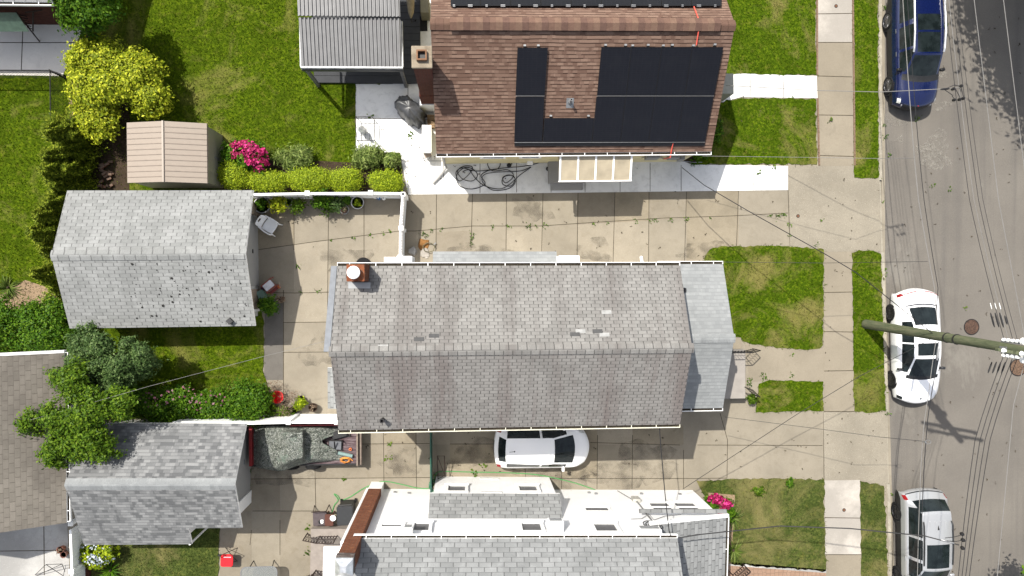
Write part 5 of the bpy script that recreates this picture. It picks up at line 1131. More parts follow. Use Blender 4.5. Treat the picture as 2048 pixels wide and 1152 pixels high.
car('silver_suv', 'silver sport utility car with black sunroof parked at the bottom of the street', 'car', c, HEAD, big,
    [dict(name='rear_window', mat=GL, s=(4.15, 4.95), c=(0, 7)), dict(name='windshield', mat=GL, s=(10.05, 10.93), c=(0, 6)), dict(name='sunroof', mat=GL, s=(8.0, 9.0), c=(0, 5)),
     dict(name='side_window', mat=GL, s=(4.6, 7.4), c=(8, 10), split=1), dict(name='side_window', mat=GL, s=(7.6, 8.6), c=(8, 10), split=1), dict(name='side_window', mat=GL, s=(8.75, 10.7), c=(8, 10), split=1),
     dict(name='wiper_cowl', mat=M['black'], s=(10.93, 11.2), c=(0, 8)), dict(name='rear_bumper', mat=M['black'], s=(0, .7), c=(0, 16)), dict(name='tail_lamp', mat=M['redlamp'], s=(2.5, 3.9), c=(10, 12), split=1), dict(name='sill_cladding', mat=M['black'], s=(0, 15), c=(14, 16), split=1), dict(name='tailgate_seam', mat=M['black'], s=(2.3, 2.56), c=(0, 9)),
     dict(name='headlamp', mat=M['lamp'], s=(12.6, 13.4), c=(9, 12), split=1)],
    SILVERP, [(-1.45, .985), (1.46, .985)], .38, M['darkrim'])
o_sil = SC.objects['silver_suv']; mirrors(o_sil, 1.15, .95, 1.18, SILVERP)
for s in (1, -1):
    m = MB(); m.tube([(-1.45, s * .63, 1.71), (-1.3, s * .645, 1.77), (-.3, s * .65, 1.78), (.45, s * .645, 1.73)], .03, 8); m.build('roof_rail', M['black'], o_sil, local=True)
    for x in (-.75, .4): m = MB(); m.rbox((x, s * .995, 1.0), (.2, .03, .04), .012); m.build('door_handle', SILVERP, o_sil, local=True)
for y in (-.36, -.12, .12, .36): m = MB(); m.rbox((-1.02, y, 1.755 - .05 * abs(y)), (.9, .03, .02), .01); m.build('roof_rib', SILVERP, o_sil, local=True)
m = MB(); m.add([(-1.32, 0, 1.73), (-1.08, -.035, 1.75), (-1.08, .035, 1.75), (-1.14, 0, 1.84)], [(0, 1, 2), (0, 3, 1), (0, 2, 3), (1, 3, 2)]); m.build('shark_fin', M['black'], o_sil, local=True)
# white hatchback in the lower driveway, nose to the right
hat = [(-1.80, -.10, .30, .30, .62, .29, .74, .78), (-1.90, -.14, .60, .58, .62, .56, .76, .82), (-1.88, -.14, .86, .83, .62, .8, .77, .83), (-1.76, -.13, 1.0, .96, .60, .9, .78, .84),
       (-1.48, -.09, 1.42, 1.36, .53, .98, .79, .86), (-1.3, -.06, 1.48, 1.42, .53, .99, .79, .86), (-.3, 0, 1.52, 1.46, .55, .97, .79, .86), (.32, .05, 1.48, 1.41, .55, .95, .79, .86), (.42, .07, 1.45, 1.38, .55, .94, .79, .86),
       (1.27, .22, 1.0, .92, .68, .89, .78, .85), (1.58, .26, .92, .85, .66, .78, .75, .82), (1.78, .27, .76, .71, .6, .62, .70, .77), (1.82, .28, .52, .5, .58, .46, .68, .74), (1.78, .28, .3, .3, .56, .29, .66, .72)]
c0 = G(1082, 893, .6); 
car('parked_hatchback', 'small white hatchback parked in the driveway half under the grey roof eave', 'car', (c0[0], c0[1], 0), rad(-1.0), hat,
    [dict(name='rear_window', mat=GL, s=(3.1, 3.95), c=(0, 6)), dict(name='windshield', mat=GL, s=(8.05, 8.93), c=(0, 6)),
     dict(name='side_window', mat=GL, s=(4.1, 6.2), c=(8, 10), split=1), dict(name='side_window', mat=GL, s=(6.4, 8.6), c=(8, 10), split=1),
     dict(name='tail_lamp', mat=M['redlamp'], s=(2.0, 3.3), c=(9, 11), split=1), dict(name='headlamp', mat=M['lamp'], s=(9.7, 10.7), c=(8, 11), split=1), dict(name='plate_recess', mat=M['black'], s=(1.3, 1.9), c=(0, 3))],
    WHITEP, [(-1.2, .86), (1.22, .86)], .30, M['rim'])
o_h = SC.objects['parked_hatchback']; mirrors(o_h, .92, .82, .98, WHITEP)
m = MB(); m.rbox((-1.78, 0, .95), (.05, .5, .03), .01); m.build('tailgate_handle', M['black'], o_h, local=True)
m = MB(); m.tube([(-1.2, 0, 1.49), (-1.42, 0, 1.6)], .008, 5); m.lathe([(.03, 1.485), (.03, 1.5)], (-1.2, 0, 0), 10); m.build('aerial', M['black'], o_h, local=True)
# ------------------------------------------------------------------ flatbed trailer under a camouflage tarpaulin
def camo():
    t = NT('camouflage_tarp'); v = t.coord()
    n1 = t.noise(v, 3.6, 4, .65, 2.6); n2 = t.noise(v, 6.5, 4, .65, 3.5); n3 = t.noise(v, 3, 4, .6, 1.0)
    c = t.ramp(n1, [(.38, (.07, .085, .065)), (.44, (.30, .33, .27)), (.49, (.50, .50, .45)), (.53, (.16, .20, .16)), (.57, (.52, .53, .49)), (.66, (.25, .28, .23))])
    c = t.mix(t.ramp(n2, [(.42, 0.0), (.45, 1.0), (.52, 1.0), (.55, 0.0)]), c, (.035, .045, .038))
    c = t.mix(t.ramp(n3, [(.55, 0.0), (.66, .6)]), c, (.22, .30, .24))
    t.bump(t.noise(v, 6, 5, .65, 1.5), 1.0, .06)
    return t.out(c, .6, .35)
def trailer():
    a = G(500, 850, .7); b = G(718, 850, .7); c = G(500, 932, .7); x0, x1, y1, y0 = a[0], b[0], a[1], c[1]
    t = thing('flatbed_trailer', 'long flatbed trailer with a red nose and weathered deck in the lower driveway', 'trailer', ((x0 + x1) / 2, (y0 + y1) / 2, 0))
    d = MB(); n = 9
    for i in range(n): ya = y0 + (y1 - y0) * i / n; d.box(((x0 + x1) / 2, ya + (y1 - y0) / n / 2, .56), (x1 - x0, (y1 - y0) / n - .015, .06))
    dm = NT('weathered_deck'); v = dm.coord('Object', (1.2, 9, 1)); cc = dm.ramp(dm.noise(v, 3, 6, .7), [(.3, (.06, .035, .04)), (.5, (.17, .12, .13)), (.7, (.33, .27, .28))]); d.build('deck', dm.out(cc, .9, .15), t)
    f = MB(); f.box(((x0 + x1) / 2, y0 - .02, .5), (x1 - x0, .06, .22)); f.box(((x0 + x1) / 2, y1 + .02, .5), (x1 - x0, .06, .22)); f.box(((x0 + x1) / 2, (y0 + y1) / 2, .42), (x1 - x0 - .2, .5, .12)); f.build('frame', M['dark'], t)
    h = MB(); h.box((x0 + .06, (y0 + y1) / 2, .66), (.12, y1 - y0 - .05, .36)); h.build('headboard', plain('red_painted_steel', (.33, .018, .02), .5, .4, var=.2), t)
    r = MB(); r.box(((x0 + x1) / 2 + .8, y1 + .01, .85), (x1 - x0 - 1.8, .05, .28)); r.build('side_board', bpy.data.materials['red_painted_steel'], t)
    g = MB(); g.box((x1 - .06, (y0 + y1) / 2, .68), (.07, y1 - y0 + .1, .3)); g.box((x1 + .06, (y0 + y1) / 2, .6), (.07, y1 - y0 + .06, .2)); g.build('tailboard', plain('weathered_plank', (.30, .24, .20), .85, .2, var=.25), t)
    for xx in (x0 + 1.6, x0 + 2.5):
        for yy in (y0 - .12, y1 + .12):
            w = MB(); w.lathe([(.1, -.1), (.29, -.1), (.32, -.07), (.32, .07), (.29, .1), (.1, .1)], (xx, yy, .32), 22, axis='y'); wo = w.build('wheel', M['rubber'], t); k = MB(); k.lathe([(.18, -.11), (.18, .11)], (xx, yy, .32), 16, axis='y'); k.build('rim', M['rim'], wo)
    return x0, x1, y0, y1
TX0, TX1, TY0, TY1 = trailer()
def tarp():
    g = np.random.default_rng(8); nx, ny = 90, 46; ph = g.random(30) * 6.28
    P = [(505, 852), (640, 850), (700, 853), (640, 872), (668, 892), (700, 925), (640, 928), (560, 936), (505, 925)]
    def outline(s, t_):
        # left edge straight, right edge torn back in a slant; s across 0..1, t 0..1 bottom to top
        xr = 700 - 62 * math.exp(-((t_ - .62) / .22) ** 2) - 14 * math.sin(6 * t_) if t_ < .95 else 690
        yb = 930 + 6 * math.sin(5 * s + 1) + (8 * math.exp(-((s - .3) / .15) ** 2)); yt = 851
        return 506 + (xr - 506) * s, yb + (yt - yb) * t_
    vs = []
    for j in range(ny + 1):
        for i in range(nx + 1):
            s, t_ = i / nx, j / ny; x, y = outline(s, t_)
            def sm(a, b, q): q = min(1, max(0, (q - a) / (b - a))); return q * q * (3 - 2 * q)
            z = .62 + .42 * sm(506, 526, x) * (1 - sm(625, 690, x)); z += .5 * sm(548, 578, x) * (1 - sm(606, 610, x)) * sm(.06, .16, t_) * (1 - sm(.80, .93, t_))
            z += .10 * sm(.09, .16, s) * (1 - sm(.2, .55, s)) * sm(.1, .3, t_)
            w = 0
            for k in range(10): w += .0045 * math.sin((6 + 3 * k) * s + (k % 4 - 2) * 5 * t_ + ph[k]) * math.sin((9 + 2 * k) * t_ + (k % 3 - 1) * 9 * s + ph[k + 10])
            z += w * 1.6
            if t_ < .08 or t_ > .95: z -= .25 * (1 - min(t_, 1 - t_) / .08) if min(t_, 1 - t_) < .08 else 0
            X, Y = G(x, y, max(z, .62)); vs.append((X, Y, max(z, .50)))
    fs = [(j * (nx + 1) + i, j * (nx + 1) + i + 1, (j + 1) * (nx + 1) + i + 1, (j + 1) * (nx + 1) + i) for j in range(ny) for i in range(nx)]
    m = MB(); m.add(vs, fs); o = m.build('tarpaulin', camo(), smooth=True, base=G3(600, 890, .6)); md = o.modifiers.new('thick', 'SOLIDIFY'); md.thickness = .012
    tag(o, 'crumpled camouflage tarpaulin draped over the load of the flatbed trailer', 'tarpaulin')
tarp()
def lie(name, label, cat, parts, z, pxc, rz=0, group=None):
    """a small thing standing at a picture point; parts = [(part name, MB builder, material)]"""
    t = thing(name, label, cat, (*G(*pxc, z), z), rz, group)
    for nm, m, mt in parts: m.build(nm, mt, t, local=True)
    return t
m1 = MB().box((0, 0, .12), (.62, .3, .05)).tube([(-.36, -.15, .04), (.4, -.2, .04), (.42, .18, .1), (-.36, .17, .1)], .03, 6, close=True)
lie('folding_chair', 'folded black chair lying on the trailer deck next to the tarpaulin', 'chair', [('frame', m1, M['dark']), ('seat', MB().box((.02, 0, .16), (.5, .28, .03)), plain('black_canvas', (.06, .06, .062), .8, .2))], .6, (680, 867), .25)
m1 = MB().tube([(-.28, -.2, .02), (.3, -.2, .02), (.3, .2, .02), (-.28, .2, .02)], .035, 6, close=True).tube([(0, -.2, .05), (0, .2, .3)], .03, 6).tube([(-.28, -.2, .02), (-.28, -.2, .3)], .025, 6).tube([(.3, .2, .02), (.3, .2, .3)], .025, 6)
lie('black_crate', 'open black crate with grey bottoms on the trailer deck', 'crate', [('frame', m1, M['dark']), ('bottom', MB().box((.0, 0, .06), (.5, .34, .03)), plain('dull_grey_panel', (.18, .19, .21), .6, .3))], .6, (671, 890), -.05)
m1 = MB(); m1.lathe([(.06, -.32), (.075, -.3), (.075, .3), (.06, .32)], (0, 0, .08), 14, axis='x')
lie('drain_pipe', 'short pale teal pipe lying on the trailer deck', 'pipe', [('tube', m1, plain('teal_plastic', (.28, .42, .40), .5, .3)), ('cap', MB().lathe([(.08, -.36), (.08, -.3)], (0, 0, .08), 14, axis='x'), M['black'])], .6, (691, 908), -.25)
g = np.random.default_rng(3); m1 = MB(); m1.tube([(.22 * math.cos(k * .9) * (1 - k * .012) + g.normal(0, .03), .12 * math.sin(k * .9) * (1 - k * .012) + g.normal(0, .02), .03 + .004 * k) for k in range(34)], .016, 5)
lie('rope_coil', 'tangle of orange rope in the corner of the trailer deck', 'rope', [('coil', m1, plain('orange_rope', (.62, .24, .05), .8, .2))], .6, (692, 919))
m1 = MB(); m1.tube([(.05 * math.cos(k * .8), .05 * math.sin(k * .8), .03 + .004 * k) for k in range(14)], .014, 5)
lie('orange_clip', 'small bright orange tie lying alone on the trailer deck', 'tie', [('loop', m1, plain('bright_orange', (.7, .18, .05), .6, .3))], .6, (701, 898))
# ------------------------------------------------------------------ fences
def vinyl(label, pts, h, posts, cap=True, lattice=False, panel=True):
    P = [Vector(G(x, y, h)) for x, y in pts]; t = thing('vinyl_fence', label, 'fence', (P[0].x, P[0].y, 0))
    for A, B in zip(P, P[1:]):
        L = (B - A).length; c = (A + B) / 2; a = math.atan2((B - A).y, (B - A).x); Rm = Matrix.Rotation(a, 3, 'Z')
        m = MB(); m.box((c.x, c.y, h - .07), (L, .09, .12), a); m.build('top_rail', M['white'], t)
        m = MB(); m.box((c.x, c.y, .12), (L, .08, .14), a); m.build('bottom_rail', M['white'], t)
        hp = h - .13 - (.3 if lattice else 0); m = MB(); n = int(L / .15)
        for i in range(n): q = A.lerp(B, (i + .5) / n); m.box((q.x, q.y, .19 + (hp - .19) / 2), (L / n - .008, .035, hp - .19), a)
        m.build('panel', M['white'], t)
        if lattice:
            m = MB(); k = int(L / .11)
            for i in range(k + 1): q = A.lerp(B, i / k); m.box((q.x, q.y, h - .14), (.035, .06, .36), a); 
            for i in range(k): q = A.lerp(B, (i + .5) / k); m.lathe([(.052, -.01), (.05, .02), (.02, .045)], (q.x, q.y, h - .01), 8)
            m.box((c.x, c.y, h - .42), (L, .08, .06), a); m.build('lattice', M['white'], t)
    for x, y in posts:
        q = Vector(G(x, y, h + .08)); m = MB(); m.box((q.x, q.y, (h + .03) / 2), (.14, .14, h + .03)); po = m.build('post', M['white'], t)
        if cap: k = MB(); k.box((q.x, q.y, h + .045), (.19, .19, .03)); k.box((q.x, q.y, h + .09), (.18, .18, .07), top=.3); k.build('post_cap', M['white'], po)
    return t
vinyl('white vinyl fence behind the potted plants with square post caps', [(497, 389), (614, 387), (741, 386), (804, 387)], 1.5, [(614, 386), (741, 385), (499, 388)])
vinyl('white vinyl gate panel with lattice top running down from the fence corner', [(805, 392), (801, 450), (800, 512)], 1.55, [(802, 456), (800, 514)], lattice=True)
q = Vector(G(806, 388, 1.6)); t_ = thing('fence_post', 'white corner post with dark open top between fence and gate', 'post', (q.x, q.y, 0)); MB().box((q.x, q.y, .8), (.17, .17, 1.6)).build('post', M['white'], t_); MB().box((q.x, q.y, 1.603), (.1, .1, .012)).build('hollow', M['dark'], t_)
vinyl('white vinyl fence between the flowering hedge and the camouflaged trailer', [(345, 846), (430, 845), (500, 847), (576, 845), (673, 845), (690, 845)], 1.65, [(576, 845), (673, 845)])
vinyl('white fence wall at the lower left beside the shaded patio', [(140, 1060), (143, 1135), (146, 1300)], 1.35, [(140, 1048), (142, 1144)], cap=True)
for pxp, s in (((140, 1050), .36), ((139, 1143), .36)):
    pass
# low stucco ledge along that fence
t_ = thing('garden_wall', 'low stained concrete wall on the garden side of the white fence', 'wall', (*G(162, 1090, .5), 0)); MB().prism(px([(152, 1052), (168, 1052), (178, 1092), (170, 1120), (152, 1140)], .45), -.1, .45).build('wall', concrete('stained_stucco', (.36, .34, .27), .7, (.2, .2, .12), .5, 1.5), t_); MB().prism(px([(152, 1140), (172, 1122), (172, 1200), (153, 1200)], .42), -.1, .42).build('brick_base', M['brickdark'], t_)
# chain-link fences
def chain(label, pts, h, mat, rail_r=.025, pitch=.11, slats=None):
    P = [Vector(G(x, y, h)) for x, y in pts]; t = thing('chain_link_fence', label, 'fence', (P[0].x, P[0].y, 0))
    for A, B in zip(P, P[1:]):
        m = MB(); m.tube([(A.x, A.y, h), (B.x, B.y, h)], rail_r, 8); m.build('top_rail', mat, t)
        L = (B - A).length; n = max(2, int(L / pitch)); w = MB(); k = h / (L / n)
        for i in range(-int(k) - 1, n + 1):
            for s in (1, -1):
                a0, a1 = i, i + k
                u0, z0, u1, z1 = a0, 0.0, a1, h
                if u0 < 0: z0 += (0 - u0) / k * h; u0 = 0
                if u1 > n: z1 -= (u1 - n) / k * h; u1 = n
                if u1 <= u0: continue
                f0, f1 = (u0 / n, u1 / n) if s > 0 else (1 - u0 / n, 1 - u1 / n); p, q = A.lerp(B, f0), A.lerp(B, f1); w.tube([(p.x, p.y, z0), (q.x, q.y, z1)], .005, 3)
        w.build('wire_mesh', mat, t)
        if slats:
            m = MB(); mm = int(L / .1)
            for i in range(mm): q = A.lerp(B, (i + .5) / mm); m.box((q.x, q.y, h / 2), (L / mm * .82, .02, h - .1), math.atan2((B - A).y, (B - A).x))
            m.build('privacy_slats', slats, t)
    for q in P: m = MB(); m.tube([(q.x, q.y, 0), (q.x, q.y, h + .05)], rail_r * 1.3, 8); m.build('post', mat, t)
    return t
chain('black chain-link fence along the grey back patio', [(-60, 140), (100, 141)], 1.1, M['dark'])
chain('small black wire pen standing on the lawn beside the yellow shrub', [(100, 141), (101, 238), (146, 240)], 1.0, M['dark'], .02)
chain('dark chain-link side fence reaching toward the yellow shrub', [(100, 141), (126, 150)], 1.1, M['dark'], .03)
chain('green chain-link fence with slats crossing the lower driveway', [(861, 856), (862, 985)], 1.35, plain('green_vinyl_coat', (.02, .11, .075), .5, .4), .035, slats=bpy.data.materials['green_vinyl_coat'])
q0 = G(876, 912, .9); q1 = G(888, 957, .9); t_ = thing('metal_gate', 'rusty narrow gate frame leaning beside the green chain-link fence', 'gate', (q0[0], q0[1], 0))
a, b, c_ = G(875, 912, 1.0), G(889, 912, .9), G(889, 955, .8); MB().tube([(*a, 1.0), (*b, .9), (*c_, .5), (*G(876, 958, .5), .5)], .02, 6, close=True).build('frame', M['iron'], t_); MB().tube([(*a, 1.0), (*c_, .5)], .014, 6).build('brace', M['iron'], t_)
# ------------------------------------------------------------------ foliage
def Lb(x, y, z, rx, ry, rz):
    X, Y = G(x, y, z); s = mpp(z); return (X, Y, z, rx * s, ry * s, rz)
def crown(name, mat, parent, lobes, n, size, seed, clump=.16, ncl=22, flat=.35, aspect=.5, low=-.35, mats=None):
    """leaf-sized faces gathered in clumps over several lobes"""
    g = np.random.default_rng(seed); L = np.array(lobes, float); wgt = (L[:, 3] * L[:, 4] + L[:, 4] * L[:, 5] + L[:, 3] * L[:, 5]); wgt /= wgt.sum()
    cnt = g.multinomial(n, wgt); Vs = []; mi = []
    for l, m in zip(L, cnt):
        if m == 0: continue
        k = max(4, int(ncl)); d = g.normal(size=(k, 3)); d /= np.linalg.norm(d, axis=1)[:, None]; d[:, 2] = np.where(d[:, 2] < low, -d[:, 2], d[:, 2])
        cc = d * (.80 + .26 * g.random((k, 1))); own = g.integers(0, k, m); bulk = g.random(m) < .25
        p = cc[own] + g.normal(0, clump, (m, 3)) * np.array([1, 1, .8])
        dd = g.normal(size=(m, 3)); dd /= np.linalg.norm(dd, axis=1)[:, None]; dd[:, 2] = np.where(dd[:, 2] < low, -dd[:, 2], dd[:, 2])
        p = np.where(bulk[:, None], dd * (.55 + .45 * g.random((m, 1))), p)
        nrm = p / (np.linalg.norm(p, axis=1)[:, None] + 1e-6) + g.normal(0, .55, (m, 3)) + np.array([0, 0, flat]); nrm /= np.linalg.norm(nrm, axis=1)[:, None]
        pos = p * l[3:6] + l[:3]; pos[:, 2] = np.maximum(pos[:, 2], .03)
        r = g.normal(size=(m, 3)); u = np.cross(nrm, r); u /= np.linalg.norm(u, axis=1)[:, None] + 1e-9; v = np.cross(nrm, u)
        s = size * (.6 + .8 * g.random((m, 1))); q = np.stack([pos - u * s, pos + v * s * aspect + nrm * s * .12, pos + u * s, pos - v * s * aspect + nrm * s * .12], 1); Vs.append(q)
    V = np.concatenate(Vs).reshape(-1, 3); F = np.arange(len(V)).reshape(-1, 4); o = np_mesh(name, V, F, mat, parent); return o
def stems(parent, base, tips, r0, r1, mat, name='trunk', fork=.35, wob=.06, seed=0):
    g = np.random.default_rng(seed); m = MB(); b = Vector(base); top = Vector((sum(t[0] for t in tips) / len(tips), sum(t[1] for t in tips) / len(tips), 0)); zt = max(t[2] for t in tips)
    f = b + (Vector((top.x, top.y, zt)) - b) * fork; m.tube([b, b.lerp(f, .5) + Vector((g.normal(0, wob), g.normal(0, wob), 0)), f], [r0, r0 * .8, r0 * .62], 8)
    for t in tips:
        t = Vector(t); md = f.lerp(t, .5) + Vector((g.normal(0, wob * 2), g.normal(0, wob * 2), g.normal(0, wob))); m.tube([f, md, t], [r0 * .5, r0 * .33, r1], 6)
    return m.build(name, mat, parent, smooth=True)
def plant(name, label, cat, base, lobes, n, size, mat, seed, stem=None, r0=.05, leafname='crown', group=None, **kw):
    t = thing(name, label, cat, (base[0], base[1], 0), 0, group)
    crown(leafname, mat, t, lobes, n, size, seed, **kw)
    stems(t, (base[0], base[1], -.02), [(l[0], l[1], l[2] + l[5] * .2) for l in lobes[:7]] if len(lobes) > 1 else [(lobes[0][0] + d * lobes[0][3] * .5, lobes[0][1] + e_ * lobes[0][4] * .5, lobes[0][2]) for d, e_ in ((1, 0), (-1, .3), (0, -1))], r0, r0 * .2, M['bark'], 'trunk' if stem is None else stem, seed=seed)
    return t
# golden shrub
plant('golden_shrub', 'big bright yellow-leaved shrub above the tan shed', 'shrub', G(232, 190), [Lb(205, 125, 1.5, 56, 44, .75), Lb(268, 150, 1.5, 52, 46, .7), Lb(298, 198, 1.25, 38, 34, .65), Lb(182, 175, 1.35, 40, 52, .7), Lb(225, 175, 1.6, 45, 30, .7), Lb(195, 235, 1.1, 38, 44, .6), Lb(172, 130, 1.2, 30, 36, .6)], 26000, .06, M['L_yellow'], 1, 'stem', .07, clump=.13, ncl=70, flat=.9)
plant('green_tree', 'dark green tree at the top edge beside the shaded back patio', 'tree', G(176, 80), [Lb(170, 15, 2.6, 48, 48, .9), Lb(205, -5, 2.8, 30, 45, .9), Lb(150, -10, 2.9, 30, 36, .8), Lb(185, 45, 2.0, 28, 26, .6)], 12000, .065, M['L_green'], 2, None, .07, clump=.17, ncl=26)
# row of conifers behind the garage
def conifer(bx, by, tx, ty, h, r, seed, label):
    B = Vector((*G(bx, by), 0)); T = Vector((*G(tx, ty, h), h)); t = thing('conifer_shrub', label, 'shrub', tuple(B), 0, 'conifers behind the grey garage'); g = np.random.default_rng(seed); n = 5200; V = []
    fr = g.random(n) ** .85; a = g.random(n) * 6.283; lob = 1 + .28 * np.sin(a * 5 + fr * 9 + seed); rad_ = 1.3 * r * (1 - fr * .90) * lob * (.65 + .4 * g.random(n))
    ax = np.array(T - B); P = np.array(B) + fr[:, None] * ax; out = np.stack([np.cos(a), np.sin(a), np.full(n, .15)], 1); P = P + out * rad_[:, None]; P[:, 2] = np.maximum(P[:, 2], .05)
    dirn = out + np.array([0, 0, .55]) + g.normal(0, .3, (n, 3)); dirn /= np.linalg.norm(dirn, axis=1)[:, None]; sd = np.cross(dirn, np.array([-.25, .3, 1.0]) + g.normal(0, .45, (n, 3))); sd /= np.linalg.norm(sd, axis=1)[:, None]; s = .075 * (.6 + .8 * g.random((n, 1)))
    q = np.stack([P - dirn * s * .6, P + sd * s * .35, P + dirn * s, P - sd * s * .35], 1).reshape(-1, 3); np_mesh('crown', q, np.arange(len(q)).reshape(-1, 4), M['L_conifer'], t)
    m = MB(); m.tube([B, B.lerp(T, .5), B.lerp(T, .92)], [.06, .04, .012], 6); m.build('trunk', M['bark'], t)
for i, (bx, by, tx, ty, h, r, lb) in enumerate([(150, 262, 92, 258, 2.6, .75, 'uppermost conifer of the row, just below the black wire pen'), (170, 300, 118, 292, 2.0, .7, 'conifer close to the brick pile left of the tan shed'), (150, 320, 86, 308, 2.5, .7, 'conifer leaning over the lawn left of the brick pile'), (155, 358, 84, 338, 2.7, .75, 'conifer just above the top corner of the grey garage'),
        (160, 385, 104, 368, 2.2, .65, 'conifer touching the top left corner of the grey garage'), (145, 440, 70, 428, 2.7, .75, 'conifer at the upper left edge of the garage roof'), (150, 475, 58, 462, 2.9, .8, 'conifer reaching farthest left beside the garage ridge'), (145, 505, 80, 492, 2.4, .65, 'conifer beside the left end of the garage ridge'), (150, 552, 62, 545, 2.8, .62, 'large conifer hanging over the bare soil bed'), (150, 575, 100, 572, 2.0, .45, 'lowest conifer of the row beside the bare soil bed'), (165, 275, 140, 272, 1.8, .6, 'short conifer squeezed under the yellow shrub'), (160, 345, 128, 335, 2.0, .6, 'short conifer between brick pile and row front'), (140, 415, 92, 402, 2.6, .65, 'conifer hiding behind the upper garage corner')]): conifer(bx, by, tx, ty, h, r, 50 + i, lb)
# clipped yellow-green mounds along the fence
for i, (x, y, rx, ry, z, rz, lb) in enumerate([(468, 352, 25, 26, .6, .55, 'clipped yellow-green mound beside the tan shed door'), (536, 362, 36, 20, .5, .5, 'clipped mound below the magenta azalea'), (622, 360, 42, 22, .6, .6, 'widest clipped mound in the row behind the white fence'), (692, 360, 27, 22, .55, .55, 'clipped mound at the right end of the long hedge'), (772, 364, 30, 20, .55, .5, 'round yellowish mound standing alone by the fence corner')]):
    X = Lb(x, y, z, rx, ry, rz); sub = [X] + [Lb(x + dx * rx, y + dy * ry, z * .95, rx * .55, ry * .6, rz * .85) for dx, dy in ((-.55, -.2), (.5, .25), (.1, -.35), (-.3, .35), (.55, -.25))]
    plant('boxwood_mound', lb, 'shrub', X[:2], sub, 9000, .028, M['L_box'], 70 + i, 'stem', .04, group='clipped mounds along the white fence', clump=.22, ncl=60, flat=1.4)
def flowering(name, label, base, lobes, n, leafmat, flw, nf, fmat, seed, size=.07, fs=.055, stem='stem'):
    t = plant(name, label, 'shrub', base, lobes, n, size, leafmat, seed, stem, .04); fo_ = crown('flowers', fmat, t, [Lb(*l) for l in flw], nf, fs, seed + 1, clump=.14, ncl=18, flat=1.0, aspect=.8, low=.0); stuff(fo_); return t
flowering('azalea_bush', 'magenta flowering azalea above the clipped hedge', G(505, 312), [Lb(470, 305, .6, 22, 24, .45), Lb(505, 315, .7, 34, 28, .5), Lb(475, 325, .5, 26, 22, .4)], 2600, M['L_green'], [(485, 302, .95, 24, 20, .32), (508, 312, 1.0, 24, 22, .32), (520, 325, .9, 18, 14, .28), (492, 292, .95, 18, 10, .25)], 1250, M['L_pink'], 90)
for i, (x, y, rx, ry, lb) in enumerate([(592, 316, 38, 24, 'grey-green juniper between the azalea and the lawn'), (738, 314, 30, 22, 'spreading juniper at the lower edge of the white patio'), (783, 320, 16, 16, 'small yellowish juniper at the patio corner')]):
    plant('juniper', lb, 'shrub', G(x, y), [Lb(x, y, .35, rx, ry, .4), Lb(x - rx * .4, y + 2, .3, rx * .6, ry * .8, .35), Lb(x + rx * .4, y - 2, .3, rx * .6, ry * .7, .4)], 2600 if i < 2 else 1000, .09, M['L_juniper'], 100 + i, 'stem', .03, aspect=.16, clump=.2, group='junipers by the hedge')
# left side greenery
plant('leafy_shrub', 'round green shrub cut by the left picture edge', 'shrub', G(18, 655), [Lb(8, 630, 1.0, 36, 30, .6), Lb(15, 670, 1.0, 36, 36, .6), Lb(-15, 650, 1.1, 36, 50, .7)], 7500, .055, M['L_green'], 110, 'stem', .05, clump=.16, ncl=30)
plant('leafy_shrub', 'broad bright green shrub below the bare soil bed', 'shrub', G(95, 655), [Lb(70, 640, 1.1, 32, 34, .55), Lb(105, 635, 1.2, 34, 34, .6), Lb(120, 670, 1.1, 36, 36, .6), Lb(70, 680, 1.0, 40, 26, .5), Lb(95, 660, 1.3, 40, 40, .6)], 15000, .055, M['L_green'], 112, 'stem', .06, clump=.16, ncl=34)
plant('small_bush', 'small olive bush between soil bed and garage wall', 'shrub', G(115, 600), [Lb(112, 598, .5, 18, 18, .4), Lb(120, 606, .4, 14, 14, .3)], 1000, .06, M['L_conifer'], 114, 'stem', .03)
g = np.random.default_rng(65); fl_ = []; outline = [(150, 690), (165, 655), (230, 650), (288, 678), (292, 740), (262, 792), (222, 792), (180, 770), (148, 740)]
while len(fl_) < 38:
    p = np.array([[g.uniform(145, 295), g.uniform(645, 795)]])
    if not inside(p, outline): continue
    d = math.hypot(p[0, 0] - 222, p[0, 1] - 712) / 75; fl_.append(Lb(p[0, 0], p[0, 1], 3.0 - .9 * d + g.normal(0, .12), g.uniform(14, 24), g.uniform(12, 21), g.uniform(.3, .5)))
plant('shade_tree', 'dusky green tree below the pale grey garage', 'tree', G(245, 705), fl_, 26000, .05, M['L_dark'], 116, None, .09, clump=.26, ncl=12, flat=.7)
g = np.random.default_rng(64); fl_ = []
outline = [(52, 840), (90, 815), (140, 800), (98, 770), (100, 752), (150, 745), (185, 765), (215, 790), (245, 765), (255, 800), (235, 850), (225, 905), (205, 915), (185, 890), (165, 935), (120, 935), (75, 910), (95, 870), (60, 855)]
oa = np.array(outline, float)
while len(fl_) < 64:
    p = np.array([[g.uniform(50, 260), g.uniform(742, 940)]])
    if not inside(p, outline): continue
    d = math.hypot(p[0, 0] - 165, p[0, 1] - 835) / 110; z_ = 3.75 - .7 * d + g.normal(0, .15); fl_.append(Lb(p[0, 0], p[0, 1], z_, g.uniform(14, 25), g.uniform(12, 21), g.uniform(.25, .45)))
plant('fruit_tree', 'fresh green spreading tree over the old brown roof and garage corner', 'tree', G(262, 790), fl_, 27000, .058, M['L_fresh'], 118, None, .09, clump=.3, ncl=9, flat=.7)
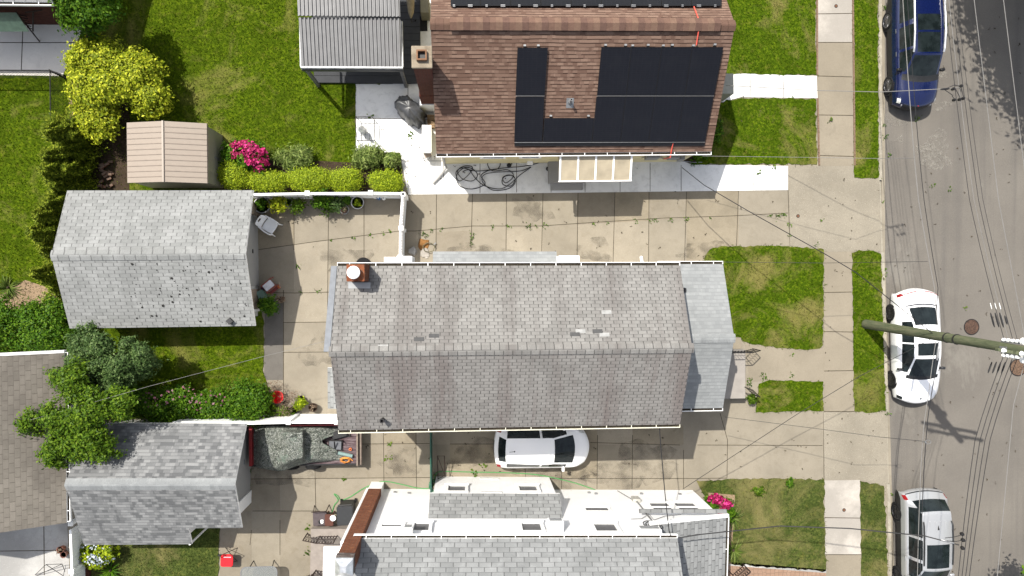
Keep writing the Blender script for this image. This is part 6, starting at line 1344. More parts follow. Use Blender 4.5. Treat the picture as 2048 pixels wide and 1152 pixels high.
flowering('rose_hedge', 'long green hedge with faded pink blooms along the white fence', G(400, 815), [Lb(300, 812, .75, 50, 34, .5), Lb(360, 806, .7, 46, 34, .5), Lb(420, 812, .75, 46, 34, .5), Lb(480, 800, .85, 48, 40, .55), Lb(512, 808, .8, 30, 36, .5), Lb(455, 825, .7, 50, 20, .4), Lb(265, 800, .8, 34, 30, .5)], 20000, M['L_green'], [(372, 776, 1.1, 14, 8, .15), (365, 795, 1.1, 70, 26, .3), (300, 800, 1.1, 46, 22, .3), (420, 805, 1.1, 50, 20, .3)], 90, M['L_rose'], 120, .055, .05)
plant('heather_bush', 'dry reddish flowering plant beside the red bucket', 'shrub', G(575, 805), [Lb(575, 800, .4, 22, 22, .35), Lb(545, 772, .45, 20, 12, .35), Lb(565, 825, .3, 20, 14, .25)], 1500, .035, M['L_dry'], 124, 'stem', .02, aspect=.25)
plant('low_bush', 'low yellow-green bush at the end of the white fence', 'shrub', G(556, 822), [Lb(556, 822, .3, 22, 14, .25), Lb(575, 826, .25, 14, 9, .2)], 1000, .045, M['L_fresh'], 126, 'stem', .02)
# strap-leaved plants
def strap(name, label, c, n, L, seed, mat, z=.03, wid=.022, spread=1.0, tilt=(.15, .9), group=None):
    B = G(*c, z); t = thing(name, label, 'plant', (*B, z), 0, group); g = np.random.default_rng(seed); m = MB()
    for i in range(n):
        a = g.random() * 6.283; l = L * (.6 + .5 * g.random()); up = g.uniform(*tilt); w = wid * (.7 + .6 * g.random()); p = []; d = np.array([math.cos(a), math.sin(a)]); sd = np.array([-d[1], d[0]])
        for k in range(5):
            f = k / 4; rr = .03 + l * f * spread * (1 - up * .35); zz = z + l * (up * f * 1.5 - f * f * up * 1.1); wk = w * (1 - f ** 2.2) + .001; q = d * rr; p.append(((B[0] + q[0] + sd[0] * wk, B[1] + q[1] + sd[1] * wk, max(zz, z)), (B[0] + q[0], B[1] + q[1], max(zz - wk * .5, z)), (B[0] + q[0] - sd[0] * wk, B[1] + q[1] - sd[1] * wk, max(zz, z))))
        m.add([x for r in p for x in r], [f for k in range(4) for f in ((3 * k, 3 * k + 1, 3 * k + 4, 3 * k + 3), (3 * k + 1, 3 * k + 2, 3 * k + 5, 3 * k + 4))])
    m.build('leaves', mat, t); s = MB(); s.lathe([(.05, -.03), (.06, .05), (.03, .12)], (B[0], B[1], z), 8); s.build('root_crown', M['bark'], t)
    return t
strap('yucca_plant', 'spiky pale green yucca on the soil bed at the left edge', (18, 575), 70, .75, 130, M['L_strap'])
strap('yucca_plant', 'yucca with long leaves behind the pink azalea of the white house', (1463, 1035), 46, .75, 131, M['L_strap'])
strap('yucca_plant', 'yucca clump at the dark house edge above the pink paver path', (1466, 1100), 60, .7, 132, M['L_strap'])
strap('iris_clump', 'dark strappy iris clump below the pale hydrangea', (222, 1140), 60, .7, 133, M['L_green'])
strap('spider_plant', 'small arching green plant in the soil under the brown eave', (1388, 322), 30, .35, 134, M['L_green'])
flowering('hydrangea_bush', 'hydrangea with pale blue and cream flower heads by the lower garage', G(200, 1108), [Lb(182, 1105, .5, 18, 20, .4), Lb(212, 1105, .55, 20, 22, .4), Lb(195, 1120, .45, 22, 14, .3)], 1700, M['L_box'], [(195, 1108, .75, 34, 22, .25)], 150, M['L_blue'], 136, .07, .045)
flowering('azalea_bush', 'pink azalea beside the corner of the white house', G(1440, 1010), [Lb(1432, 1008, .55, 24, 18, .4), Lb(1450, 1020, .5, 20, 20, .35), Lb(1440, 1035, .4, 20, 14, .3)], 2000, M['L_green'], [(1430, 997, .95, 14, 9, .2), (1448, 1005, .9, 12, 8, .2), (1441, 1024, .8, 8, 6, .15), (1452, 1010, .85, 10, 8, .15)], 620, M['L_pink'], 138)
plant('small_bush', 'small green bush in the shade right of the brown roof', 'shrub', G(1432, 262), [Lb(1432, 262, .4, 12, 22, .35)], 700, .06, M['L_green'], 140, 'stem', .03)
plant('small_bush', 'low green bush in the soil strip near the electric meters', 'shrub', G(1405, 300), [Lb(1402, 305, .25, 16, 12, .2)], 400, .05, M['L_green'], 141, 'stem', .02)
plant('small_bush', 'leafy bush beside the front stoop railing', 'shrub', G(1500, 800), [Lb(1503, 798, .3, 10, 9, .25)], 350, .05, M['L_fresh'], 142, 'stem', .02)
plant('street_tree', 'street tree beyond the right picture edge shading the asphalt', 'tree', (25.6, 13.6), [(23.2 + dx, 14.3 + dy, 7 + dz, r_, r_, 1.3) for dx, dy, dz, r_ in ((0, .2, 0, 2.6), (1.5, -1.8, .2, 2.4), (-1.0, 2.0, .4, 2.3), (2.5, 1.6, .3, 2.4), (1.0, -3.4, -.3, 1.5))], 42000, .15, M['L_green'], 144, None, .2, clump=.3, ncl=16)
plant('street_tree', 'young street tree at the lower right corner', 'tree', (26.6, -15.2), [(23.4, -12.3, 3.6, 1.0, 1.0, .7), (24.4, -13.0, 3.8, 1.2, 1.2, .7)], 3500, .09, M['L_green'], 145, None, .08, clump=.2)
plant('lawn_weed', 'tall leafy weed at the driveway edge of the dull lawn', 'plant', G(1579, 966, .1), [Lb(1579, 964, .15, 6, 11, .15)], 160, .05, M['L_green'], 146, 'stem', .01)
plant('lawn_weed', 'bright tuft of broad leaves in the dull lawn', 'plant', G(1517, 983, .1), [Lb(1517, 982, .12, 13, 9, .12)], 200, .05, M['L_fresh'], 147, 'stem', .01)
# ------------------------------------------------------------------ pots and things on the back terrace
def pot(label, c, r, h, mt, leaf=None, nl=300, lr=1.2, seed=0, lz=.25, size=.05, z=.0, rim=True, soil=True, group='potted plants along the white fence', name='planter_pot', cat='plant pot'):
    t = thing(name, label, cat, (*G(*c, z + h * .6), z), 0, group); m = MB(); m.lathe([(r * .72, 0), (r, h), (r * 1.07, h), (r * 1.07, h - .05), (r * 1.02, h - .06), (r * .9, h - .04)][:3] + [(r * .93, h), (r * .9, h - .06)], (0, 0, 0), 22); m.build('pot', mt, t, local=True)
    if soil: s = MB(); s.lathe([(r * .92, h - .07), (r * .9, h - .06)], (0, 0, 0), 18); s.build('soil', M['mulch'], t, local=True)
    if leaf:
        o = crown('foliage', leaf, None, [(0, 0, h + lz * .5, r * lr, r * lr, lz)], nl, size, seed, clump=.25, ncl=14); o.parent = t
    return t
GW = M['gwhite']
pot('large pale tub with sparse green leaves at the garage end', (526, 411), .34, .45, GW, M['L_green'], 200, .62, 150, .2)
pot('tub of drooping yellow-green leaves next to the large pale tub', (561, 408), .26, .4, GW, M['L_yellow'], 420, 1.3, 151, .35, .07)
pot('low pot of pale rounded leaves, third from the garage', (600, 412), .2, .3, M['black'], M['L_fresh'], 700, 1.6, 152, .3, .04)
pot('bushy dark green planter below the middle fence post', (652, 405), .26, .35, M['black'], M['L_green'], 900, 1.7, 153, .4, .06)
pot('dark leafy pot between the bushy planter and the white basin', (675, 408), .2, .3, M['black'], M['L_dark'], 500, 1.6, 154, .35, .06)
pot('small green pot tucked against the fence near the basin', (696, 402), .17, .3, M['black'], M['L_green'], 250, .9, 155, .3, .05)
pot('small white pot with dry yellow tuft in front of the row', (690, 420), .19, .34, M['white'], M['L_dry'], 160, .7, 156, .15, .04)
pot('white basin chair-shaped planter near the fence corner', (716, 406), .27, .40, M['white'], M['L_box'], 120, .5, 157, .12, .05)
pot('grey pot standing empty against the white fence', (577, 405), .18, .3, GW)
m = MB(); m.lathe([(.06, 0), (.075, .02), (.075, .2), (.03, .24), (.03, .27)], (0, 0, 0), 14); lie('blue_jug', 'small blue jug on the ground near the fence corner', 'jug', [('body', m, plain('blue_plastic', (.02, .16, .5), .4, .4)), ('cap', MB().lathe([(.035, .27), (.035, .3)], (0, 0, 0), 10), M['white'])], 0, (758, 397))
m = MB(); m.lathe([(.06, 0), (.08, .02), (.08, .16), (.04, .2)], (0, 0, 0), 14); lie('white_jug', 'small white jug next to the blue jug', 'jug', [('body', m, M['white']), ('cap', MB().lathe([(.04, .2), (.04, .23)], (0, 0, 0), 10), GW)], 0, (768, 397))
# white plastic chair seen from above
def plastic_chair():
    t = thing('garden_chair', 'white plastic garden chair standing in the garage shadow', 'chair', (*G(540, 452, .4), 0), rad(-33)); W_ = plain('white_plastic', (.68, .69, .70), .35, .4, var=.02)
    n = 12; vs = []; 
    for j in range(n + 1):
        for i in range(n + 1):
            x = -1 + 2 * i / n; y = -1 + 2 * j / n; s = (1 - .08 * abs(x) ** 3) ; yy = y * .27 * (1 - .12 * max(0, x) ** 2); vs.append((x * .26 * (1 - .07 * y * y), yy, .42 - .025 * math.cos(x * 1.4) * math.cos(y * 1.4)))
    fs = [(j * (n + 1) + i, j * (n + 1) + i + 1, (j + 1) * (n + 1) + i + 1, (j + 1) * (n + 1) + i) for j in range(n) for i in range(n)]; m = MB(); m.add(vs, fs); o = m.build('seat', W_, t, True, True); o.modifiers.new('s', 'SOLIDIFY').thickness = .02
    vs = []
    for j in range(n + 1):
        for i in range(n + 1):
            y = -1 + 2 * i / n; f = j / n; vs.append((-.25 - .16 * f - .04 * math.cos(y * 1.3), y * .27 * (1 - .18 * f ** 3), .42 + .42 * f))
    fs = [q for k, q in enumerate(fs) if not (4 <= k % n <= 7 and 7 <= k // n <= 9)]; m = MB(); m.add(vs, fs); o = m.build('backrest', W_, t, True, True); o.modifiers.new('s', 'SOLIDIFY').thickness = .02
    for sx in (-1, 1):
        for sy in (-1, 1): m = MB(); m.tube([(sx * .24, sy * .25, .42), (sx * .30, sy * .29, 0)], [.03, .022], 8); m.build('leg', W_, t, False, True)
    for sy in (-1, 1): m = MB(); m.tube([(-.33, sy * .27, .62), (0, sy * .31, .63), (.2, sy * .30, .6), (.25, sy * .28, .42)], .028, 8); m.build('armrest', W_, t, False, True)
plastic_chair()
# toy desk, bucket, bin, basket by the garage pier
R_ = M['red']; m = MB().tube([(-.25, -.18, .45), (.25, -.18, .45), (.25, .18, .45), (-.25, .18, .45)], .025, 8, close=True)
for x in (-.25, .25):
    for y in (-.18, .18): m.tube([(x, y, .45), (x * 1.15, y * 1.2, 0)], .02, 6)
lie('toy_table', "child's small table with red frame and white top beside the garage", 'table', [('frame', m, plain('faded_red', (.42, .10, .08), .5, .3)), ('top', MB().rbox((0, 0, .46), (.42, .3, .03), .04), plain('grubby_white', (.60, .60, .64), .4, .3, var=.1)), ('tray', MB().box((0, -.27, .3), (.4, .12, .04)), plain('dark_red', (.25, .05, .05), .5, .3))], 0, (543, 571), rad(40))
m = MB().tube([(-.12, -.05, .05), (.16, .05, .5)], .02, 6).box((-.05, 0, .06), (.22, .12, .1)); lie('toy_scooter', 'small orange toy with pale handle beside the toy table', 'toy', [('body', m, plain('orange_toy', (.55, .16, .06), .5, .3)), ('handle', MB().tube([(.16, -.06, .5), (.2, .18, .52)], .014, 6), M['beige'])], 0, (558, 574), .3)
m = MB(); m.lathe([(.09, 0), (.12, .26), (.125, .26), (.11, .25), (.085, .04)], (0, 0, 0), 18); lie('blue_bucket', 'dark blue bucket next to the garage pier', 'bucket', [('pail', m, plain('navy_plastic', (.01, .03, .16), .4, .4)), ('handle', MB().tube([(-.12, 0, .25), (-.07, .08, .32), (.07, .08, .32), (.12, 0, .25)], .006, 5), M['galv'])], 0, (531, 575))
m = MB().rbox((0, 0, .18), (.26, .46, .36), .04); lie('storage_bin', 'sage green storage bin leaning by the garage pier', 'bin', [('tub', m, plain('sage_plastic', (.20, .33, .27), .5, .3)), ('lid', MB().rbox((0, 0, .375), (.3, .5, .03), .04), plain('sage_lid', (.24, .37, .31), .45, .3))], 0, (528, 592), rad(20))
pot('bushy fern pot at the corner of the dark asphalt strip', (541, 610), .2, .3, M['black'], M['L_green'], 1100, 1.7, 158, .35, .06, group='pots by the garage')
g = np.random.default_rng(9); m = MB()
for k in range(30): a = g.random() * 6.28; m.tube([(.05 * math.cos(a), .05 * math.sin(a), .05 + .01 * k), (.2 * math.cos(a + .3), .16 * math.sin(a + .3), .12 + .008 * k)], .022, 5)
lie('twig_bundle', 'ragged beige bundle lying by the dark asphalt strip', 'bundle', [('bundle', m, M['L_dry']), ('binding', MB().lathe([(.1, .08), (.11, .14)], (0, 0, 0), 12), M['dark'])], 0, (563, 598))
# pots by the lower fence
m = MB(); m.lathe([(.17, 0), (.25, .42), (.27, .42), (.27, .38), (.235, .40), (.16, .06)], (0, 0, 0), 26); lie('red_bucket', 'bright red tub at the end of the flowering hedge', 'bucket', [('tub', m, M['red']), ('bottom', MB().lathe([(.16, .04), (.16, .07)], (0, 0, 0), 22), M['red'])], 0, (559, 791))
pot('grey stone pot with lime green tuft near the red tub', (603, 806), .2, .3, plain('stone_pot', (.22, .19, .16), .9, .2, var=.25), M['L_box'], 500, 1.15, 160, .2, .05, group='pots near the lower fence')
pot('dark barrel pot with dry soil touching the white fence', (588, 820), .18, .3, M['black'], None, group='pots near the lower fence')
pot('brown glazed pot with dead stems beside the house wall', (627, 814), .18, .32, plain('glazed_brown', (.14, .075, .05), .35, .4, var=.2), M['L_dry'], 90, .7, 161, .1, .04, group='pots near the lower fence')
pot('small earthen pot behind the lime green tuft', (603, 797), .13, .24, plain('earthen_pot', (.18, .13, .10), .9, .2), None, group='pots near the lower fence')
# stones and clay shards by the gate corner
def rock(label, c, r, h, mt, seed, name='stone', cat='stone'):
    g = np.random.default_rng(seed); t = thing(name, label, cat, (*G(*c), 0)); m = MB(); n = 9; ra = [r * (.75 + .45 * g.random()) for _ in range(n)]
    P = [(q * math.cos(6.283 * k / n), q * math.sin(6.283 * k / n)) for k, q in enumerate(ra)]; m.add([(x, y, 0) for x, y in P] + [(x * .85, y * .85, h * (.7 + .3 * g.random())) for x, y in P] + [(0, 0, h)], [(k, (k + 1) % n, n + (k + 1) % n, n + k) for k in range(n)] + [(n + k, n + (k + 1) % n, 2 * n) for k in range(n)]); m.build('slab', mt, t, False, True); 
    q = MB(); q.box((r * .3, -r * .8, h * .3), (r * .5, r * .3, h * .5), .4); q.build('chip', mt, t, False, True); return t
rock('rusty brown clay mat at the foot of the white gate', (847, 489), .26, .05, plain('rusty_clay', (.34, .17, .06), .9, .1, var=.3, scale=12), 1)
rock('pale grey block beside the gate foot', (826, 502), .2, .2, M['grey'], 2); rock('flat buff flagstone between the gate and the side roof', (850, 506), .24, .06, M['pale'], 3)
m = MB(); m.tube([(.25 * math.cos(k * .5) + .02 * math.sin(3 * k), .2 * math.sin(k * .5), .06 + .004 * k) for k in range(20)], .016, 5); lie('hose_loop', 'short coil of olive hose on the stones by the gate', 'hose', [('coil', m, plain('olive_hose', (.16, .15, .08), .5, .3)), ('nozzle', MB().tube([(.2, .1, .1), (.3, .2, .1)], .025, 6), M['galv'])], .02, (858, 495))
m = MB(); m.lathe([(.2, -.1), (.3, -.1), (.32, -.07), (.32, .07), (.3, .1), (.2, .1)], (0, 0, .12), 26); lie('black_tub', 'round black tub beside the house chimney corner', 'tub', [('tub', m, M['rubber']), ('rim', MB().lathe([(.2, .06), (.19, .1)], (0, 0, 0), 18), M['dark'])], 0, (728, 530))
# brick pile left of the shed
g = np.random.default_rng(12); t_ = None
for i in range(22):
    x, y = g.uniform(203, 226), g.uniform(324, 376); h = .05 + .06 * (i % 3 == 0); m = MB(); m.box((0, 0, .035), (.2, .095, .065)); q = m.build('brick', M['brick'] if i % 3 else plain('pale_brick', (.36, .2, .14), .9, .2) if i == 0 else M['brick'], None, local=True, bevel=.006); q.location = (*G(x, y), .036 + (i % 3) * .06); q.rotation_euler = (0, 0, g.uniform(-.6, .6)); tag(q, 'loose red brick in the pile left of the tan shed', 'brick', 'loose bricks by the shed')
# ------------------------------------------------------------------ white patio: covered grill, frame, cabinet, hose
def grill():
    t = thing('covered_grill', 'grill under a pleated black cover on the white patio', 'grill', (*G(820, 220, .6), 0), rad(-42)); n = 48; vs = []; lv = [(0, 1.0), (.25, .98), (.6, .93), (.9, .86), (1.02, .72), (1.08, .45), (1.1, .12)]
    for z, k in lv:
        for i in range(n):
            a = 6.283 * i / n; c_, s_ = math.cos(a), math.sin(a); e_ = 2.8; r = (abs(c_) ** e_ + abs(s_) ** e_) ** (-1 / e_); pl = 1 + .09 * math.sin(a * 9 + z) * (1 - z * .4) + .05 * math.sin(a * 17 + 2 * z); vs.append((.72 * k * r * c_ * pl, .42 * k * r * s_ * pl, z + .03 * math.sin(a * 4)))
    fs = [(l * n + i, l * n + (i + 1) % n, (l + 1) * n + (i + 1) % n, (l + 1) * n + i) for l in range(len(lv) - 1) for i in range(n)] + [list(range((len(lv) - 1) * n, len(lv) * n))]; m = MB(); m.add(vs, fs); m.build('cover', plain('black_vinyl_cover', (.075, .077, .082), .42, .45, var=.2), t, True, True)
    for x in (-.4, .4): w = MB(); w.lathe([(.08, -.02), (.08, .02)], (x, -.2, .08), 14, axis='y'); w.build('wheel', M['rubber'], t, local=True)
grill()
def lounge_frame():
    t = thing('garden_rack', 'thin dark metal rack with open frame on the white patio', 'rack', (*G(732, 264), 0)); bx = lambda x, y, z: (*G(x, y, z), z)
    for z in (.42,):
        m = MB(); m.tube([bx(712, 233, z), bx(744, 233, z), bx(749, 240, z), bx(748, 256, z), bx(750, 281, z), bx(714, 281, z), bx(712, 262, z)], .018, 6, close=True); m.build('seat_frame', M['dark'], t)
    for x, y in ((713, 234), (745, 234), (749, 280), (714, 280)): m = MB(); m.tube([bx(x, y, .42), (*G(x + 0, y, 0.42), 0)], .016, 6); m.build('leg', M['dark'], t)
    m = MB()
    for x in (722, 730, 738): m.tube([bx(x, 233, .42), bx(x + 1, 281, .42)], .008, 5)
    m.build('slat', M['dark'], t)
lounge_frame()
def ornament():
    t = thing('garden_ornament', 'slim white garden ornament standing inside the metal frame', 'ornament', (*G(723, 258, .4), .0)); m = MB(); m.lathe([(.14, 0), (.16, .06), (.07, .12), (.11, .3), (.15, .48), (.12, .66), (.05, .8), (.07, .9), (.06, .98), (.01, 1.02)], (0, 0, 0), 18); m.build('figure', M['white'], t, True, True); b = MB(); b.rbox((0, 0, .02), (.4, .4, .04), .04); b.build('base', M['gwhite'], t, local=True)
ornament()
a, b = G(845, 251, .9), G(862, 304, .9); m = MB().rbox((0, 0, .45), (abs(b[0] - a[0]), abs(b[1] - a[1]), .86), .02); t_ = lie('patio_cabinet', 'tall white cabinet beside the brown-roofed house wall', 'cabinet', [('body', m, M['white']), ('lid', MB().rbox((0, 0, .9), (abs(b[0] - a[0]) + .04, abs(b[1] - a[1]) + .04, .04), .02), M['white'])], 0, (853, 277)); t_.location = ((a[0] + b[0]) / 2, (a[1] + b[1]) / 2, 0)
for i, (x, y, lb) in enumerate(((862, 240, 'upper pale wooden crate under the brown eave'), (863, 250, 'lower pale wooden crate under the brown eave'))):
    m = MB()
    for k in range(4): m.box((0, -.13 + k * .087, .24), (.3, .07, .02))
    lie('wood_crate', lb, 'crate', [('slats', m, M['wood']), ('box', MB().box((0, 0, .115), (.28, .34, .23)), M['wood'])], .02, (x, y), 0, 'crates by the house')
m = MB(); m.tube([(*G(846, 315, .5), .5), (*G(856, 320, .5), .5), (*G(862, 312, .45), .45)], .012, 6).tube([(*G(846, 315, .5), .5), (*G(850, 322, 0), 0)], .012, 6).tube([(*G(862, 312, .45), .45), (*G(862, 320, 0), 0)], .012, 6); t_ = thing('folding_stand', 'small folded wire stand below the white cabinet', 'stand', (*G(852, 316), 0)); m.build('legs', M['dark'], t_); MB().prism(px([(846, 305), (862, 305), (864, 313), (850, 316)], .5), .5, .52).build('top', M['beige'], t_)
# black hose
g = np.random.default_rng(21); hp = [(1083, 323), (1070, 328), (1045, 333), (1010, 336), (980, 340), (950, 342), (925, 336), (912, 345), (918, 362), (935, 352), (945, 335), (930, 332), (915, 342), (925, 358), (945, 362), (955, 350), (945, 338), (928, 336), (913, 352), (920, 372), (945, 378), (970, 368), (962, 352), (975, 342), (995, 338), (1000, 326), (985, 322), (975, 328), (985, 342), (1015, 340), (1027, 352), (1012, 366), (1005, 356), (1018, 350), (1030, 358), (1022, 372), (1005, 368), (1008, 354), (1026, 352), (1030, 366), (1015, 378), (985, 380), (965, 364), (968, 350), (990, 345), (1040, 342), (1062, 334), (1040, 350), (1020, 368), (1000, 378), (970, 372), (950, 356), (938, 340), (925, 344)]
P = [Vector((*G(x, y, .03), .035 + .012 * (i % 5))) for i, (x, y) in enumerate(hp)]
def smooth(P, n=6):
    out = []
    for i in range(len(P) - 1):
        a, b, c, d = P[max(i - 1, 0)], P[i], P[i + 1], P[min(i + 2, len(P) - 1)]
        for k in range(n): t = k / n; out.append(.5 * ((2 * b) + (c - a) * t + (2 * a - 5 * b + 4 * c - d) * t * t + (3 * b - a - 3 * c + d) * t ** 3))
    return out + [P[-1]]
t_ = thing('black_hose', 'long black hose tangled on the white paving below the brown house', 'hose', tuple(P[0])); MB().tube(smooth(P), .017, 6).build('tube', M['wire'], t_); MB().tube([P[-1], P[-1] + Vector((.12, -.05, .01))], .026, 6).build('nozzle', M['galv'], t_)
for i, (x, y) in enumerate(((1018, 331), (1096, 338))):
    m = MB(); m.lathe([(.03, .02), (.09, .02), (.1, .04), (.05, .06)], (0, 0, 0), 14); lie('black_fitting', ('round black hose fitting on the white paving below the wall windows', 'black clip lying on the white paving beside the awning')[i], 'fitting', [('disc', m, M['black']), ('tab', MB().box((.08, .05, .03), (.12, .04, .02), .5), M['black'])], .016, (x, y))
# green hose across the lower driveway
gp_ = [(660, 1040), (668, 1012), (676, 1000), (668, 988), (676, 992), (682, 1000), (700, 994), (725, 978), (750, 967), (772, 963), (800, 968), (835, 976), (858, 976), (866, 965), (872, 948), (885, 943), (940, 944), (1000, 945), (1060, 948), (1100, 954), (1150, 966), (1185, 978), (1196, 983)]
P = [Vector((*G(x, y, .02), .025)) for x, y in gp_]; t_ = thing('garden_hose', 'long green garden hose winding along the white house wall', 'hose', tuple(P[0])); MB().tube(smooth(P), .02, 6).build('tube', M['hose'], t_); MB().tube([P[0], P[0] + Vector((-.05, -.1, 0))], .03, 6).build('nozzle', M['black'], t_)
g = np.random.default_rng(4); m = MB(); m.tube([(.16 * math.cos(k * .55) + g.normal(0, .02), .22 * math.sin(k * .55) + g.normal(0, .02), .03 + .012 * k) for k in range(40)], .018, 5); lie('hose_coil', 'dark green hose coil heaped at the foot of the chain-link fence', 'hose', [('coil', m, plain('dark_green_hose', (.03, .20, .09), .5, .4)), ('end', MB().tube([(.16, 0, .05), (.3, -.1, .03)], .024, 6), M['galv'])], 0, (867, 968))
# ------------------------------------------------------------------ things by the white house's back stoop
def wheelie():
    t = thing('wheelie_bin', 'black wheeled rubbish bin beside the brick chimney', 'bin', (*G(690, 1030, 1.0), 0), rad(2)); m = MB(); m.box((0, 0, .5), (.54, .66, .98), top=1.12); m.build('bin_body', M['black'], t, local=True, bevel=.03)
    l = MB(); l.rbox((0, -.02, 1.03), (.66, .8, .08), .06); lo = l.build('lid', plain('bin_lid', (.035, .037, .04), .45, .45, var=.15), t, local=True); k = MB(); k.tube([(-.28, .42, 1.02), (.28, .42, 1.02)], .025, 8); k.build('handle', M['black'], lo, local=True)
    for x in (-.3, .3): w = MB(); w.lathe([(.1, -.03), (.1, .03)], (x, .3, .1), 14, axis='x'); w.build('wheel', M['rubber'], t, local=True)
wheelie()
def patio_chair(nm, label, c, mt, ft, rz):
    t = thing(nm, label, 'chair', (*G(*c, .45), 0), rz); m = MB(); m.rbox((0, 0, .45), (.58, .6, .06), .06); m.build('seat', mt, t, local=True)
    f = MB()
    for x in (-.26, .26): f.tube([(x, -.27, .44), (x, -.3, 0)], .02, 6).tube([(x, .27, .44), (x * 1.2, .42, .0)], .02, 6).tube([(x, .27, .44), (x, .40, .8)], .018, 6)
    f.tube([(-.26, .40, .8), (.26, .40, .8)], .018, 6); f.build('frame', ft, t, local=True); return t
t_ = patio_chair('padded_chair', 'grey-brown padded seat with thin iron legs left of the rubbish bin', (640, 1037), plain('taupe_pad', (.13, .105, .11), .7, .2, var=.15), M['iron'], rad(2))
m = MB().rbox((0, 0, .02), (.12, .16, .04), .03).box((.06, .05, .045), (.05, .04, .03)); lie('work_glove', 'pair of grey and white gloves on the taupe seat', 'gloves', [('palm', m, M['white']), ('cuff', MB().box((-.1, 0, .02), (.08, .13, .035)), M['dark'])], .48, (644, 1043), .2)
t_ = lie('side_table', 'small red-brown table between the taupe seat and the bin', 'table', [('top', MB().rbox((0, 0, .5), (.36, .5, .05), .04), plain('redwood', (.13, .045, .03), .6, .3)), ('legs', MB().box((-.13, -.2, .24), (.05, .05, .48)).box((.13, -.2, .24), (.05, .05, .48)).box((-.13, .2, .24), (.05, .05, .48)).box((.13, .2, .24), (.05, .05, .48)), bpy.data.materials['redwood'])], 0, (663, 1032))
m = MB(); m.lathe([(.02, .0), (.10, .005), (.12, .02)], (0, 0, 0), 20); lie('white_plate', 'round white plate on the red-brown table', 'plate', [('plate', m, M['white']), ('rim', MB().lathe([(.12, .018), (.125, .024)], (0, 0, 0), 20), M['white'])], .526, (666, 1036))
def camp():
    t = thing('camp_chair', 'red folding camp chair with black crossed legs', 'chair', (*G(455, 1120, .45), 0), rad(-2)); m = MB(); m.rbox((-.02, -.02, .46), (.5, .52, .05), .09); m.build('seat', M['red'], t, local=True); s = MB(); s.box((0, .13, .487), (.3, .035, .004)); s.build('seat_strap', plain('pink_strap', (.75, .35, .38), .6, .3), t, local=True)
    for a, b in (((-.22, .3, .75), (.26, .34, 0)), ((.24, .32, .72), (-.24, .34, 0)), ((-.22, -.2, .45), (.22, -.24, 0)), ((.22, -.2, .45), (-.22, -.24, 0)), ((-.22, .3, .75), (-.24, -.24, 0)), ((.24, .32, .72), (.26, -.24, 0))): l = MB(); l.tube([a, b], .014, 6); l.build('leg', M['dark'], t, local=True)
    k = MB(); k.rbox((-.22, .32, .76), (.14, .07, .05), .02); k.build('cup_loop', M['dark'], t, local=True)
camp()
def glass_table():
    t = thing('glass_table', 'rounded patio table with smoked glass top cut by the bottom edge', 'table', (*G(518, 1170, .7), 0)); gl = NT('smoked_glass'); gl.out((.36, .38, .37), .08, .5); gl.b.inputs['Alpha'].default_value = .55
    m = MB(); m.rbox((0, 0, .7), (1.46, 1.5, .012), .2); m.build('top', gl.mat, t, local=True); f = MB(); P = []
    for cx, cy, a0 in ((.53, .55, 0), (-.53, .55, 90), (-.53, -.55, 180), (.53, -.55, 270)):
        for k in range(6): a = rad(a0 + k * 18); P.append((cx + .21 * math.cos(a), cy + .21 * math.sin(a), .7))
    f.tube(P, .022, 6, close=True); f.tube([(0, .76, .69), (0, -.76, .69)], .014, 6); f.build('rim', M['galv'], t, local=True)
    for x in (-.5, .5):
        for y in (-.55, .55): l = MB(); l.tube([(x, y, .69), (x * .85, y * 1.35, .0)], .02, 6); l.build('leg', M['dark'], t, local=True)
glass_table()
# swing seat with green canopy on the back patio, folding chair frame and clay pots at the lower left
def swing():
    t = thing('canopy_swing', 'garden swing with a pale green canopy on the shaded back patio', 'swing', (*G(30, 60), 0)); cn = plain('green_canvas', (.36, .49, .34), .8, .2, var=.08); m = MB(); z = 1.75
    a, b, c_, d = [(*G(x, y, z_), z_) for x, y, z_ in ((-60, 25, 1.95), (32, 25, 1.95), (58, 63, 1.7), (-60, 64, 1.7))]; e_ = [(*G(x, y, 2.0), 2.0) for x, y in ((-60, 43), (44, 43))]
    m.add([a, b, e_[1], e_[0], c_, d], [(0, 3, 2, 1), (3, 5, 4, 2)]); o = m.build('canopy', cn, t); o.modifiers.new('s', 'SOLIDIFY').thickness = .015
    for p, q in (((32, 24, 1.95), (80, 84, 0)), ((66, 24, 1.6), (66, 62, .1)), ((-60, 24, 1.95), (-40, 84, 0))): l = MB(); l.tube([(*G(*p), p[2]), (*G(*q), q[2])], .028, 8); l.build('leg', M['iron'], t)
    l = MB(); l.tube([(*G(50, 25, 1.7), 1.7), (*G(84, 20, 1.7), 1.7)], .025, 8); l.build('top_bar', M['iron'], t)
    s = MB()
    for k in range(7): y = 24 + k * 5; s.tube([(*G(30 + k * 4, y, 1.2), 1.2), (*G(52 + k * 2, y + 4, 1.0), 1.0)], .018, 5)
    s.tube([(*G(30, 22, 1.3), 1.3), (*G(60, 58, .9), .9)], .025, 6); s.build('seat_slats', M['iron'], t)
swing()
m = MB()
for a, b in (((70, 1150, .0), (92, 1129, .8)), ((92, 1129, .8), (127, 1152, 0)), ((72, 1152, 0), (124, 1128, .8)), ((124, 1128, .8), (130, 1143, .3))): m.tube([(*G(*a), a[2]), (*G(*b), b[2])], .012, 6)
t_ = thing('chair_frame', 'thin black folding chair frame on the shaded lower left patio', 'chair', (*G(98, 1145), 0)); m.build('legs', M['dark'], t_); MB().tube([(*G(92, 1129, .8), .8), (*G(124, 1128, .8), .8)], .012, 6).build('back_bar', M['dark'], t_)
